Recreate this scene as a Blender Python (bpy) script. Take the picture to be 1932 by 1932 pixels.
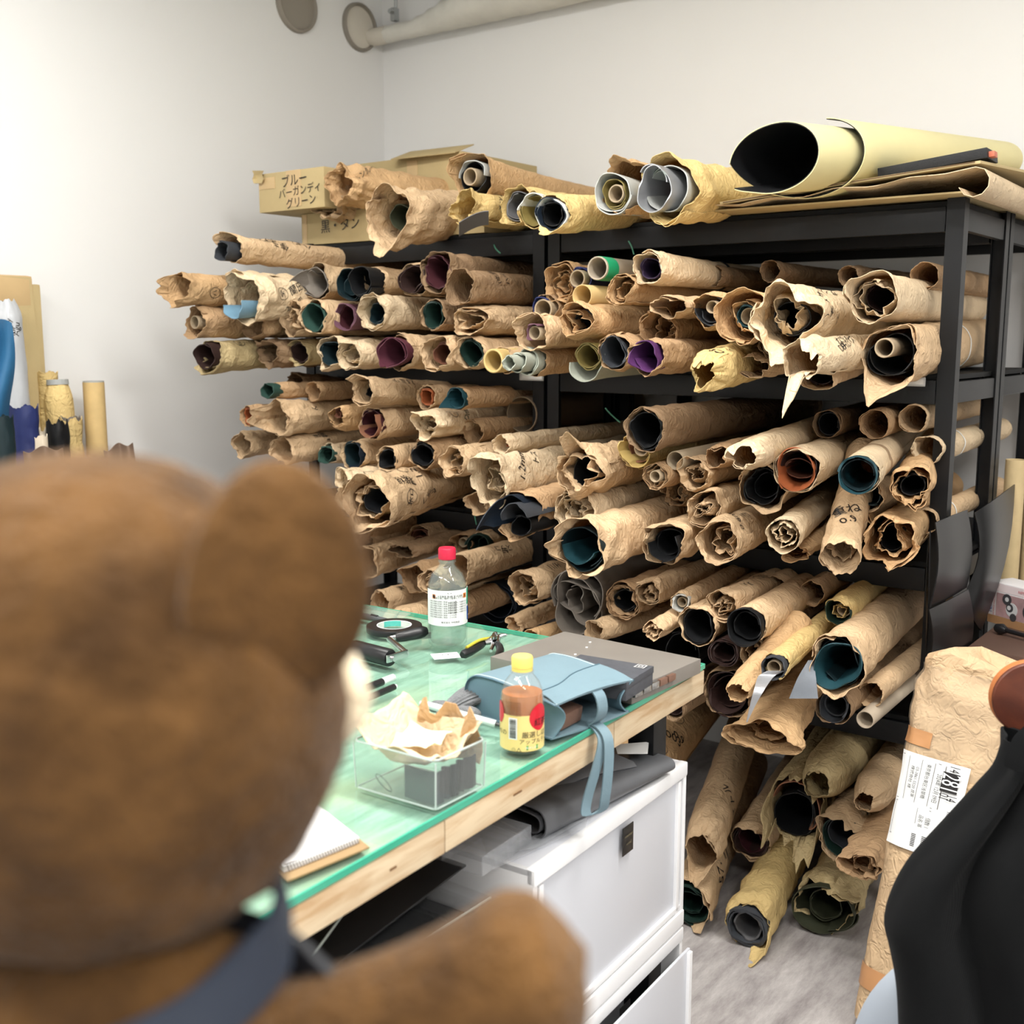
import bpy, bmesh, math, random
import numpy as np
from mathutils import Vector, Matrix, Euler
for o in list(bpy.data.objects): bpy.data.objects.remove(o)
S = bpy.context.scene; COL = S.collection
rng = np.random.default_rng(7); random.seed(7)
PI = math.pi; D2R = PI/180

# ---------------- camera ----------------
H = 1.45; PITCH = 8.87*D2R; YAW = 37.1*D2R; FPX = 2120.0
cam = bpy.data.cameras.new('camera'); cam.sensor_width = 36; cam.lens = 36*FPX/1932; cam.clip_start = 0.02
camo = bpy.data.objects.new('camera', cam); COL.objects.link(camo)
camo.location = (0, 0, H); camo.rotation_euler = (PI/2-PITCH, 0, YAW)
cam.dof.use_dof = True; cam.dof.focus_distance = 2.25; cam.dof.aperture_fstop = 5.6
S.camera = camo
# ---------------- world + exposure ----------------
w = bpy.data.worlds.new('world'); S.world = w; w.use_nodes = True
w.node_tree.nodes['Background'].inputs[0].default_value = (0.9, 0.95, 1.0, 1)
w.node_tree.nodes['Background'].inputs[1].default_value = 0.15
S.view_settings.view_transform = 'Standard'; S.view_settings.look = 'None'
S.view_settings.exposure = -0.18; S.view_settings.gamma = 1.0
try: S.view_settings.use_curve_mapping = False
except Exception: pass
S.cycles.max_bounces = 7; S.cycles.diffuse_bounces = 3; S.cycles.glossy_bounces = 3; S.cycles.transmission_bounces = 6; S.cycles.transparent_max_bounces = 12
S.cycles.use_adaptive_sampling = True; S.cycles.adaptive_threshold = 0.05; S.cycles.adaptive_min_samples = 10
S.cycles.sample_clamp_indirect = 6.0; S.cycles.caustics_reflective = False; S.cycles.caustics_refractive = False
# ceiling lamps (x, y, length x, length y, watts): area light inside each fixture built below
CEIL = 3.0
LAMPS = [(-0.3, 1.35, 1.2, 0.3, 52), (-1.9, 1.35, 1.2, 0.3, 38), (1.3, 1.35, 1.2, 0.3, 38),
         (-1.9, -0.5, 1.2, 0.3, 34), (-0.3, -0.5, 1.2, 0.3, 40), (1.3, -0.5, 1.2, 0.3, 34)]
for (lx, ly, sx, sy, W) in LAMPS:
    L = bpy.data.lights.new('ceiling_lamp_light', 'AREA'); L.shape = 'RECTANGLE'; L.size = sx; L.size_y = sy; L.energy = W
    L.color = (1.0, 0.975, 0.94)
    lo = bpy.data.objects.new('ceiling_lamp_light', L); COL.objects.link(lo); lo.location = (lx, ly, CEIL-0.075)

# ---------------- pixel rays -> world points (to place things at their real distance) ----------------
cp, sp_, cy_, sy_ = math.cos(PITCH), math.sin(PITCH), math.cos(YAW), math.sin(YAW)
def ray(px, py):
    x, y = px-966.0, py-966.0
    f = FPX*cp - y*sp_; u = -(y*cp + FPX*sp_)
    return np.array([x*cy_ - f*sy_, x*sy_ + f*cy_, u])
def at_y(px, py, Y): d = ray(px, py); k = Y/d[1]; return np.array([d[0]*k, Y, H+d[2]*k])
def at_x(px, py, X): d = ray(px, py); k = X/d[0]; return np.array([X, d[1]*k, H+d[2]*k])
def at_z(px, py, Z): d = ray(px, py); k = (Z-H)/d[2]; return np.array([d[0]*k, d[1]*k, Z])
def at_d(px, py, dist):
    d = ray(px, py)/FPX; return np.array([0, 0, H]) + d*dist
def depth(p):
    v = np.array(p)-np.array([0, 0, H]); return v[0]*(-sy_*cp)+v[1]*cy_*cp - v[2]*sp_
def mpp(p): return depth(p)/FPX     # metres per pixel at p

# ---------------- materials ----------------
MATS = {}
def lin(c): return tuple(((v/255)/12.92 if v/255 <= 0.04045 else ((v/255+0.055)/1.055)**2.4) for v in c)
def nd(nt, t, **kw):
    n = nt.nodes.new(t)
    for k, v in kw.items():
        if k in n.inputs: n.inputs[k].default_value = v
        else: setattr(n, k, v)
    return n
def mat(name, rgb, rough=0.6, var=0.0, vscale=8, bump=0.0, bscale=40, metal=0, spec=0.5, kind=None, sheen=0, coat=0, trans=0, ior=1.45, alpha=1, emit=0, rgb2=None, transl=0):
    if name in MATS: return MATS[name]
    m = bpy.data.materials.new(name); m.use_nodes = True; nt = m.node_tree; b = nt.nodes['Principled BSDF']
    c = lin(rgb) if max(rgb) > 1 else rgb
    b.inputs['Base Color'].default_value = (*c, 1); b.inputs['Roughness'].default_value = rough; b.inputs['Metallic'].default_value = metal
    b.inputs['Specular IOR Level'].default_value = spec; b.inputs['IOR'].default_value = ior
    b.inputs['Sheen Weight'].default_value = sheen; b.inputs['Coat Weight'].default_value = coat
    b.inputs['Transmission Weight'].default_value = trans; b.inputs['Alpha'].default_value = alpha
    if emit: b.inputs['Emission Color'].default_value = (*c, 1); b.inputs['Emission Strength'].default_value = emit
    tc = nd(nt, 'ShaderNodeTexCoord'); oi = nd(nt, 'ShaderNodeObjectInfo')
    add = nd(nt, 'ShaderNodeVectorMath', operation='MULTIPLY_ADD')
    nt.links.new(oi.outputs['Random'], add.inputs[0]); add.inputs[1].default_value = (17, 31, 23); nt.links.new(tc.outputs['Object'], add.inputs[2])
    vec = add.outputs[0]
    if var > 0 or rgb2:
        n = nd(nt, 'ShaderNodeTexNoise', Scale=vscale, Detail=3, Roughness=0.6); nt.links.new(vec, n.inputs['Vector'])
        r = nd(nt, 'ShaderNodeValToRGB'); r.color_ramp.elements[0].position = 0.32; r.color_ramp.elements[1].position = 0.68
        if rgb2:
            c2 = lin(rgb2) if max(rgb2) > 1 else rgb2
            r.color_ramp.elements[0].color = (*c2, 1); r.color_ramp.elements[1].color = (*c, 1)
        else:
            r.color_ramp.elements[0].color = (*[v*(1-var) for v in c], 1); r.color_ramp.elements[1].color = (*[min(1, v*(1+var)) for v in c], 1)
        nt.links.new(n.outputs[0], r.inputs[0])
        out = r.outputs[0]
        if kind == 'paper':   # each roll a little different in tone
            hs = nd(nt, 'ShaderNodeHueSaturation'); mp = nd(nt, 'ShaderNodeMapRange'); mp.inputs['To Min'].default_value = 0.86; mp.inputs['To Max'].default_value = 1.12
            nt.links.new(oi.outputs['Random'], mp.inputs['Value']); nt.links.new(mp.outputs[0], hs.inputs['Value']); nt.links.new(out, hs.inputs['Color']); out = hs.outputs[0]
        nt.links.new(out, b.inputs['Base Color'])
    if bump > 0:
        bp = nd(nt, 'ShaderNodeBump', Strength=bump, Distance=0.012 if kind == 'paper' else 0.004)
        if kind == 'paper':
            nz = nd(nt, 'ShaderNodeTexNoise', Scale=bscale, Detail=2, Roughness=0.55, Distortion=0.6); nt.links.new(vec, nz.inputs['Vector'])
            s1 = nd(nt, 'ShaderNodeMath', operation='SUBTRACT'); s1.inputs[1].default_value = 0.5; nt.links.new(nz.outputs[0], s1.inputs[0])
            ab = nd(nt, 'ShaderNodeMath', operation='ABSOLUTE'); nt.links.new(s1.outputs[0], ab.inputs[0]); nt.links.new(ab.outputs[0], bp.inputs['Height'])
        else:
            n2 = nd(nt, 'ShaderNodeTexNoise', Scale=bscale, Detail=2, Roughness=0.6); nt.links.new(vec, n2.inputs['Vector']); nt.links.new(n2.outputs[0], bp.inputs['Height'])
        nt.links.new(bp.outputs[0], b.inputs['Normal'])
    if transl:
        tr = nd(nt, 'ShaderNodeBsdfTranslucent'); tr.inputs[0].default_value = (c[0], c[1]*0.75, c[2]*0.45, 1)
        mx = nd(nt, 'ShaderNodeMixShader', Fac=transl); o = nt.nodes['Material Output']
        nt.links.new(b.outputs[0], mx.inputs[1]); nt.links.new(tr.outputs[0], mx.inputs[2]); nt.links.new(mx.outputs[0], o.inputs[0])
    MATS[name] = m; return m
def glassy(name, tint=(1, 1, 1), rough=0.02, fac=0.25, rgbd=(0.8, 0.85, 0.85)):
    """thin clear plastic: mostly see-through, with a gloss reflection and a little milky body"""
    if name in MATS: return MATS[name]
    m = bpy.data.materials.new(name); m.use_nodes = True; nt = m.node_tree; nt.nodes.remove(nt.nodes['Principled BSDF'])
    t = nd(nt, 'ShaderNodeBsdfTransparent'); t.inputs[0].default_value = (*tint, 1)
    g = nd(nt, 'ShaderNodeBsdfGlossy', Roughness=rough); fr = nd(nt, 'ShaderNodeFresnel', IOR=1.5)
    d = nd(nt, 'ShaderNodeBsdfDiffuse'); d.inputs[0].default_value = (*rgbd, 1)
    m1 = nd(nt, 'ShaderNodeMixShader', Fac=fac); m2 = nd(nt, 'ShaderNodeMixShader')
    nt.links.new(t.outputs[0], m1.inputs[1]); nt.links.new(d.outputs[0], m1.inputs[2])
    geo = nd(nt, 'ShaderNodeNewGeometry'); inv = nd(nt, 'ShaderNodeMath', operation='SUBTRACT'); inv.inputs[0].default_value = 1.0; nt.links.new(geo.outputs['Backfacing'], inv.inputs[1])
    mu = nd(nt, 'ShaderNodeMath', operation='MULTIPLY'); nt.links.new(fr.outputs[0], mu.inputs[0]); nt.links.new(inv.outputs[0], mu.inputs[1])
    nt.links.new(mu.outputs[0], m2.inputs[0]); nt.links.new(m1.outputs[0], m2.inputs[1]); nt.links.new(g.outputs[0], m2.inputs[2])
    nt.links.new(m2.outputs[0], nt.nodes['Material Output'].inputs[0]); MATS[name] = m; return m

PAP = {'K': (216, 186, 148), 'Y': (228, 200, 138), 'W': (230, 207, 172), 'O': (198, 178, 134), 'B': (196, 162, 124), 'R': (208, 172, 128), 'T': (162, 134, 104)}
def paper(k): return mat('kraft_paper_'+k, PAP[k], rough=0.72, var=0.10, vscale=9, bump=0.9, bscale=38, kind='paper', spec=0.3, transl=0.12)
LEA = {'black': (22, 23, 25), 'navy': (24, 34, 46), 'teal': (29, 64, 72), 'dteal': (22, 40, 45), 'green': (48, 76, 68), 'dgreen': (24, 46, 40), 'grey': (98, 98, 100), 'dgrey': (58, 61, 66),
       'maroon': (66, 32, 38), 'burg': (84, 42, 54), 'brown': (104, 66, 50), 'dbrown': (50, 34, 31), 'orange': (158, 88, 52), 'purple': (84, 46, 94), 'dpurple': (46, 34, 58), 'mauve': (112, 78, 92),
       'blue': (44, 98, 138), 'sky': (116, 152, 174), 'royal': (38, 48, 98), 'olive': (128, 114, 66), 'yellow': (206, 180, 114), 'taupe': (122, 115, 107), 'lgrey': (184, 186, 182), 'silver': (190, 192, 196),
       'tan': (154, 108, 84), 'white': (220, 220, 214), 'oliveg': (58, 61, 46), 'cream': (222, 212, 164), 'sage': (172, 177, 164), 'suede': (112, 118, 126)}
def leather(k):
    return mat('leather_'+k, LEA[k], rough=0.35 if k == 'silver' else 0.55, var=0.08, vscale=14, bump=0.12, bscale=300, metal=0.6 if k == 'silver' else 0, spec=0.4)
def cardboard(): return mat('grey_board', (168, 150, 124), rough=0.8, var=0.06, vscale=30, bump=0.1, bscale=150)

# ---------------- mesh helpers ----------------
def link(name, me, m=None, parent=None, loc=None, rot=None, label=None, cat=None, group=None, kind=None, smooth=None):
    if m is not None and not me.materials: me.materials.append(m)
    if smooth is not None: sharp(me, smooth)
    o = bpy.data.objects.new(name, me); COL.objects.link(o)
    if loc is not None: o.location = loc
    if rot is not None: o.rotation_euler = rot
    if parent is not None: o.parent = parent
    tag(o, label, cat, group, kind); return o
def tag(o, label=None, cat=None, group=None, kind=None):
    for k, v in (('label', label), ('category', cat), ('group', group), ('kind', kind)):
        if v: o[k] = v
    return o
def empty(name, loc=(0, 0, 0), rot=(0, 0, 0), label=None, cat=None, group=None, kind=None, parent=None):
    o = bpy.data.objects.new(name, None); COL.objects.link(o); o.location = loc; o.rotation_euler = rot; o.empty_display_size = 0.05
    if parent: o.parent = parent
    return tag(o, label, cat, group, kind)
def sharp(me, deg):
    me.polygons.foreach_set('use_smooth', np.ones(len(me.polygons), bool)); me.set_sharp_from_angle(angle=deg*D2R)
def mesh_np(name, V, Q):
    me = bpy.data.meshes.new(name); V = np.asarray(V, np.float32); Q = np.asarray(Q, np.int32); k = Q.shape[1]
    me.vertices.add(len(V)); me.vertices.foreach_set('co', V.ravel())
    me.loops.add(Q.size); me.loops.foreach_set('vertex_index', Q.ravel())
    me.polygons.add(len(Q)); me.polygons.foreach_set('loop_start', np.arange(0, Q.size, k, dtype=np.int32))
    me.update(calc_edges=True); me.validate(); return me
def grid_quads(nu, nv, off=0, cu=False, flip=False):
    i = np.arange(nu if cu else nu-1)[:, None]; j = np.arange(nv-1)[None, :]; i2 = (i+1) % nu
    q = np.stack([i*nv+j, i2*nv+j, i2*nv+j+1, i*nv+j+1], -1).reshape(-1, 4)+off
    return q[:, ::-1] if flip else q
def normals(P, cu=False):
    if cu: du = np.roll(P, -1, 0)-np.roll(P, 1, 0)
    else: du = np.gradient(P, axis=0)
    dv = np.gradient(P, axis=1); n = np.cross(du, dv); return n/(np.linalg.norm(n, axis=-1, keepdims=True)+1e-9)
def shell(P, th, cu=False, N=None):
    """a sheet with real thickness: P is a (nu, nv, 3) grid; returns a closed mesh's verts and quads"""
    nu, nv = P.shape[:2]; N = normals(P, cu) if N is None else N
    V = np.concatenate([(P+N*th/2).reshape(-1, 3), (P-N*th/2).reshape(-1, 3)]); o = nu*nv
    Q = [grid_quads(nu, nv, 0, cu), grid_quads(nu, nv, o, cu, True)]
    def strip(a, flip):
        a = np.asarray(a); q = np.stack([a[:-1], a[1:], a[1:]+o, a[:-1]+o], -1); return q[:, ::-1] if flip else q
    ui = np.arange(nu); ring = np.append(ui, 0) if cu else ui
    Q += [strip(ring*nv, True), strip(ring*nv+nv-1, False)]
    if not cu: Q += [strip(np.arange(nv), False), strip(np.arange(nv)+(nu-1)*nv, True)]
    return V, np.concatenate(Q)
def sheet(name, P, th, m, parent=None, cu=False, sm=40, **kw):
    V, Q = shell(np.asarray(P, float), th, cu); return link(name, mesh_np(name, V, Q), m, parent, smooth=sm, **kw)
def bm_mesh(name, bm, bevel=0, seg=2):
    if bevel: bmesh.ops.bevel(bm, geom=[e for e in bm.edges], offset=bevel, segments=seg, profile=0.7, affect='EDGES', clamp_overlap=True)
    bmesh.ops.recalc_face_normals(bm, faces=bm.faces[:]); me = bpy.data.meshes.new(name); bm.to_mesh(me); bm.free(); return me
def add_box(bm, c, s, R=None):
    r = bmesh.ops.create_cube(bm, size=1.0); M = Matrix.Translation(Vector(c)) @ ((R or Matrix.Identity(3)).to_4x4()) @ Matrix.Diagonal((*s, 1)); bmesh.ops.transform(bm, matrix=M, verts=r['verts']); return r['verts']
def box(name, c, s, m, parent=None, bevel=0.002, rot=None, **kw):
    bm = bmesh.new(); add_box(bm, (0, 0, 0), s); me = bm_mesh(name, bm, bevel)
    return link(name, me, m, parent, loc=c, rot=rot, smooth=35, **kw)
def lathe(name, prof, m, parent=None, n=32, **kw):
    """profile [(r, z)...] turned about z"""
    pr = np.array(prof, float); a = np.linspace(0, 2*PI, n, endpoint=False)
    P = np.stack([np.cos(a)[:, None]*pr[None, :, 0], np.sin(a)[:, None]*pr[None, :, 0], np.repeat(pr[None, :, 1], n, 0)], -1)
    return link(name, mesh_np(name, P.reshape(-1, 3), grid_quads(n, len(pr), 0, True)), m, parent, smooth=kw.pop('sm', 35), **kw)
def sweep(name, pts, rad, m, parent=None, n=8, closed=False, **kw):
    """a round tube along a polyline; rad a number or one per point"""
    V, Q = sweep_vq(pts, rad, n, closed); return link(name, mesh_np(name, V, Q), m, parent, smooth=60, **kw)
def sweep_vq(pts, rad, n=8, closed=False):
    P = np.array(pts, float); k = len(P); rad = np.broadcast_to(np.array(rad, float), (k,))
    T = np.roll(P, -1, 0)-np.roll(P, 1, 0) if closed else np.gradient(P, axis=0); T /= np.linalg.norm(T, axis=1, keepdims=True)+1e-12
    up = np.array([0, 0, 1.0]); u = np.cross(T[0], up)
    if np.linalg.norm(u) < 1e-3: u = np.array([1.0, 0, 0])
    U = []
    for i in range(k):
        u = u-T[i]*np.dot(u, T[i]); u /= np.linalg.norm(u)+1e-12; U.append(u)
    U = np.array(U); Wv = np.cross(T, U); a = np.linspace(0, 2*PI, n, endpoint=False)
    G = P[None]+rad[None, :, None]*(np.cos(a)[:, None, None]*U[None]+np.sin(a)[:, None, None]*Wv[None])
    if closed: G = np.concatenate([G, G[:, :1]], 1); k += 1
    else:
        G = np.concatenate([np.repeat(P[None, :1], n, 0), G, np.repeat(P[None, -1:], n, 0)], 1); k += 2
    return G.reshape(-1, 3), grid_quads(n, k, 0, True)
def smooth_path(pts, n=24, closed=False):
    """Catmull-Rom through the points"""
    P = [np.array(p, float) for p in pts]; out = []
    if closed: P = [P[-1]]+P+[P[0], P[1]]
    else: P = [2*P[0]-P[1]]+P+[2*P[-1]-P[-2]]
    m_ = len(P)-3
    for k in range(n+(0 if closed else 1)):
        s = k/n*m_; i = min(int(s), m_-1); t = s-i; a, b, c, d = P[i:i+4]
        out.append(0.5*((2*b)+(c-a)*t+(2*a-5*b+4*c-d)*t*t+(3*b-a-3*c+d)*t**3))
    return np.array(out)
def tri(x): return 2*np.abs(x/PI % 2-1)-1     # triangle wave: piecewise-flat creases
def crumple(a, b, amp, fr, seed, n=7):
    """faceted crease pattern on two surface coordinates (metres)"""
    g = np.random.default_rng(seed); z = 0
    for k in range(n):
        f = fr*(1.6**(k*0.45)); th = g.uniform(0, PI); z = z+tri(f*(a*math.cos(th)+b*math.sin(th))+g.uniform(0, 9)+0.8*tri(0.6*f*(b*math.cos(th)-a*math.sin(th))+g.uniform(0, 9)))/(1.25**k)
    return z*amp/2.2
_txt = {}
def text_mesh(body, size):
    """glyph outlines of a text as 2-D triangles (verts, tris), centred"""
    if body not in _txt:
        cu = bpy.data.curves.new('txt', 'FONT'); cu.body = body; cu.resolution_u = 2; cu.align_x = 'CENTER'; cu.align_y = 'CENTER'; cu.size = 1
        o = bpy.data.objects.new('txt', cu); COL.objects.link(o); dg = bpy.context.evaluated_depsgraph_get()
        me = bpy.data.meshes.new_from_object(o.evaluated_get(dg)); bpy.data.objects.remove(o)
        me.calc_loop_triangles(); V = np.array([v.co[:2] for v in me.vertices]).reshape(-1, 2); T = np.array([t.vertices[:] for t in me.loop_triangles], int).reshape(-1, 3); _txt[body] = (V, T)
    V, T = _txt[body]; return V*size, T
INK = lambda: mat('marker_ink', (28, 26, 26), rough=0.5)

# ================= the room =================
XL, YB, XR, YF = -3.35, 3.55, 2.6, -2.2
wallm = mat('white_wall_paint', (236, 236, 235), rough=0.85, spec=0.2)
def slab(name, lo, hi, m, **kw):
    lo, hi = np.array(lo, float), np.array(hi, float); return box(name, (lo+hi)/2, hi-lo, m, bevel=0, kind='structure', **kw)
def floor_mat():
    m = mat('grey_vinyl_floor', (168, 163, 160), rough=0.5, spec=0.4); nt = m.node_tree; b = nt.nodes['Principled BSDF']
    tc = nd(nt, 'ShaderNodeTexCoord'); mp = nd(nt, 'ShaderNodeMapping'); mp.inputs['Scale'].default_value = (9, 2.2, 1); nt.links.new(tc.outputs['Object'], mp.inputs[0])
    n1 = nd(nt, 'ShaderNodeTexNoise', Scale=2.4, Detail=9, Roughness=0.72); nt.links.new(mp.outputs[0], n1.inputs['Vector'])
    r = nd(nt, 'ShaderNodeValToRGB'); e = r.color_ramp.elements; e[0].position = 0.3; e[1].position = 0.72
    e[0].color = (*lin((128, 122, 122)), 1); e[1].color = (*lin((194, 190, 188)), 1); nt.links.new(n1.outputs[0], r.inputs[0])
    nt.links.new(r.outputs[0], b.inputs['Base Color']); return m
slab('floor', (XL-0.1, YF-0.1, -0.1), (XR+0.1, YB+0.1, 0), floor_mat())
slab('ceiling', (XL-0.1, YF-0.1, CEIL), (XR+0.1, YB+0.1, CEIL+0.1), wallm)
slab('wall_left', (XL-0.1, YF, 0), (XL, YB, CEIL), wallm)
slab('wall_back', (XL-0.1, YB, 0), (XR+0.1, YB+0.1, CEIL), wallm)
slab('wall_right', (XR, YF, 0), (XR+0.1, YB, CEIL), wallm)
slab('wall_front', (XL-0.1, YF-0.1, 0), (XR+0.1, YF, CEIL), wallm)
# ceiling lamps, out of the frame above
lampw = mat('lamp_housing_white', (235, 235, 232), rough=0.4); lampe = mat('lamp_diffuser', (255, 250, 240), emit=6)
for i, (lx, ly, sx, sy, W) in enumerate(LAMPS):
    e = empty('ceiling_lamp', (lx, ly, CEIL-0.05), label='white rectangular ceiling lamp with a flat bright diffuser', cat='lamp', group='ceiling lamps above the room')
    box('housing', (0, 0, 0.024), (sx+0.06, sy+0.06, 0.05), lampw, e, bevel=0.004); box('diffuser', (0, 0, -0.008), (sx, sy, 0.012), lampe, e, bevel=0.002)

# round wall openings and the insulated duct
capg = mat('vent_grey', (150, 143, 132), rough=0.6); ringg = mat('vent_ring_grey', (140, 134, 124), rough=0.5); platem = mat('vent_plate_cream', (214, 208, 196), rough=0.7)
def disc_on_wall(name, c, r, m, ringm, label, cat, plate=None):
    e = empty(name, c, (0, PI/2, 0), label=label, cat=cat)
    lathe('rim', [(r*0.86, 0.0), (r*0.86, 0.012), (r*0.9, 0.018), (r*0.98, 0.014), (r, 0.0)], ringm, e, 48)
    lathe('plate', [(0, 0.006), (r*0.6, 0.006), (r*0.87, 0.005), (r*0.87, 0.0), (0, 0.0)], m, e, 48); return e
cA, cB = at_x(677, 52, XL), at_x(558, 10, XL)
disc_on_wall('wall_vent', (XL, cB[1], cB[2]), 0.10, capg, capg, 'round grey vent cover cropped by the top edge of the left wall', 'vent')
disc_on_wall('pipe_collar', (XL, cA[1], cA[2]), 0.093, platem, ringg, 'pale round wall collar with a grey ring where the duct enters', 'collar')
ductm = mat('duct_insulation_white', (216, 214, 206), rough=0.6, var=0.06, vscale=10, bump=0.25, bscale=30)
dY = at_x(700, 72, XL)[1]; dZ = at_x(700, 72, XL)[2]
duct = empty('insulated_duct', (XL, dY, dZ), label='white wrapped insulated duct running out of the wall under the ceiling', cat='duct')
us = np.concatenate([np.linspace(0.012, 0.5, 24), np.linspace(0.52, 3.2, 70)]); a = np.linspace(0, 2*PI, 28, endpoint=False)
rr = 0.031+0.048*np.clip((us-0.22)/0.34, 0, 1)**1.2; rr = rr*(1+0.05*tri(us*95)*np.clip((us-0.1)*4, 0, 1)*np.clip(2.2-us, 0.3, 1))
P = np.stack([np.repeat(us[None], 28, 0), np.cos(a)[:, None]*rr[None], np.sin(a)[:, None]*rr[None]+(rr-0.031)[None]], -1); P += (crumple(us[None]*np.ones((28, 1)), a[:, None]*0.06*np.ones((1, len(us))), 0.0022, 60, 3))[..., None]*np.stack([0*P[..., 0], np.cos(a)[:, None]+0*P[..., 0], np.sin(a)[:, None]+0*P[..., 0]], -1)
sheet('jacket', P, 0.002, ductm, duct, cu=True, sm=50)
lathe('end_sleeve', [(0.034, 0.002), (0.034, 0.09), (0.031, 0.09), (0.031, 0.002)], platem, duct, 28, rot=(0, PI/2, 0))
hx = at_y(747, 10, dY)[0]-XL
sweep('hanger_rod', [(hx, 0, 0.075), (hx, 0, CEIL-dZ)], 0.007, mat('galvanised_steel', (176, 180, 182), rough=0.35, metal=0.7), duct, 10)
box('hanger_clamp', (hx, -0.008, 0.066), (0.022, 0.03, 0.05), MATS['galvanised_steel'], duct, bevel=0.004); lathe('bolt', [(0, 0), (0.009, 0), (0.009, 0.02), (0, 0.02)], MATS['galvanised_steel'], duct, 6, loc=(hx+0.01, -0.03, 0.07), rot=(PI/2, 0, 0))

# ================= black steel racks =================
steel = mat('black_steel', (17, 19, 22), rough=0.45, spec=0.38)
deckm = mat('black_deck_board', (20, 21, 22), rough=0.65, spec=0.25)
DECKS = [1.745, 1.352, 0.905, 0.515]; YR = 2.69; DR = 0.40
def rack(x0, x1, y0, y1, label, levels=DECKS):
    e = empty('storage_rack', (x0, y0, 0), label=label, cat='rack', group='black steel racks along the back wall'); W, Dp = x1-x0, y1-y0
    for px_, sx in ((0, 1), (W, -1)):
        for py_, sy in ((0, 1), (Dp, -1)):
            bm = bmesh.new(); add_box(bm, (sx*0.020, sy*0.0015, 0.88), (0.040, 0.003, 1.76)); add_box(bm, (sx*0.0015, sy*0.019, 0.88), (0.003, 0.032, 1.76)); add_box(bm, (sx*0.0385, sy*0.008, 0.88), (0.003, 0.010, 1.76))
            add_box(bm, (sx*0.02, sy*0.018, 0.004), (0.046, 0.04, 0.008))
            link('post', bm_mesh('post', bm), steel, e, loc=(px_, py_, 0))
    for z in levels:
        for yy in (0.012, Dp-0.012): box('beam', (W/2, yy, z-0.031), (W-0.085, 0.018, 0.056), steel, e, 0.003)
        for xx in (0.012, W-0.012): box('side_beam', (xx, Dp/2, z-0.031), (0.018, Dp-0.075, 0.05), steel, e, 0.003)
        box('deck', (W/2, Dp/2, z+0.004), (W-0.03, Dp-0.03, 0.012), deckm, e, 0.001)
    return e
rack(-2.925, -1.918, YR, YR+DR, 'black steel rack nearer the left wall holding the small close rolls')
rack(-1.905, -0.757, YR, YR+DR, 'front black steel rack on the right with the bare end posts')
rack(-1.905, -0.757, YR+DR+0.012, YR+2*DR+0.012, 'second black steel rack right behind the front right one')

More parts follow.
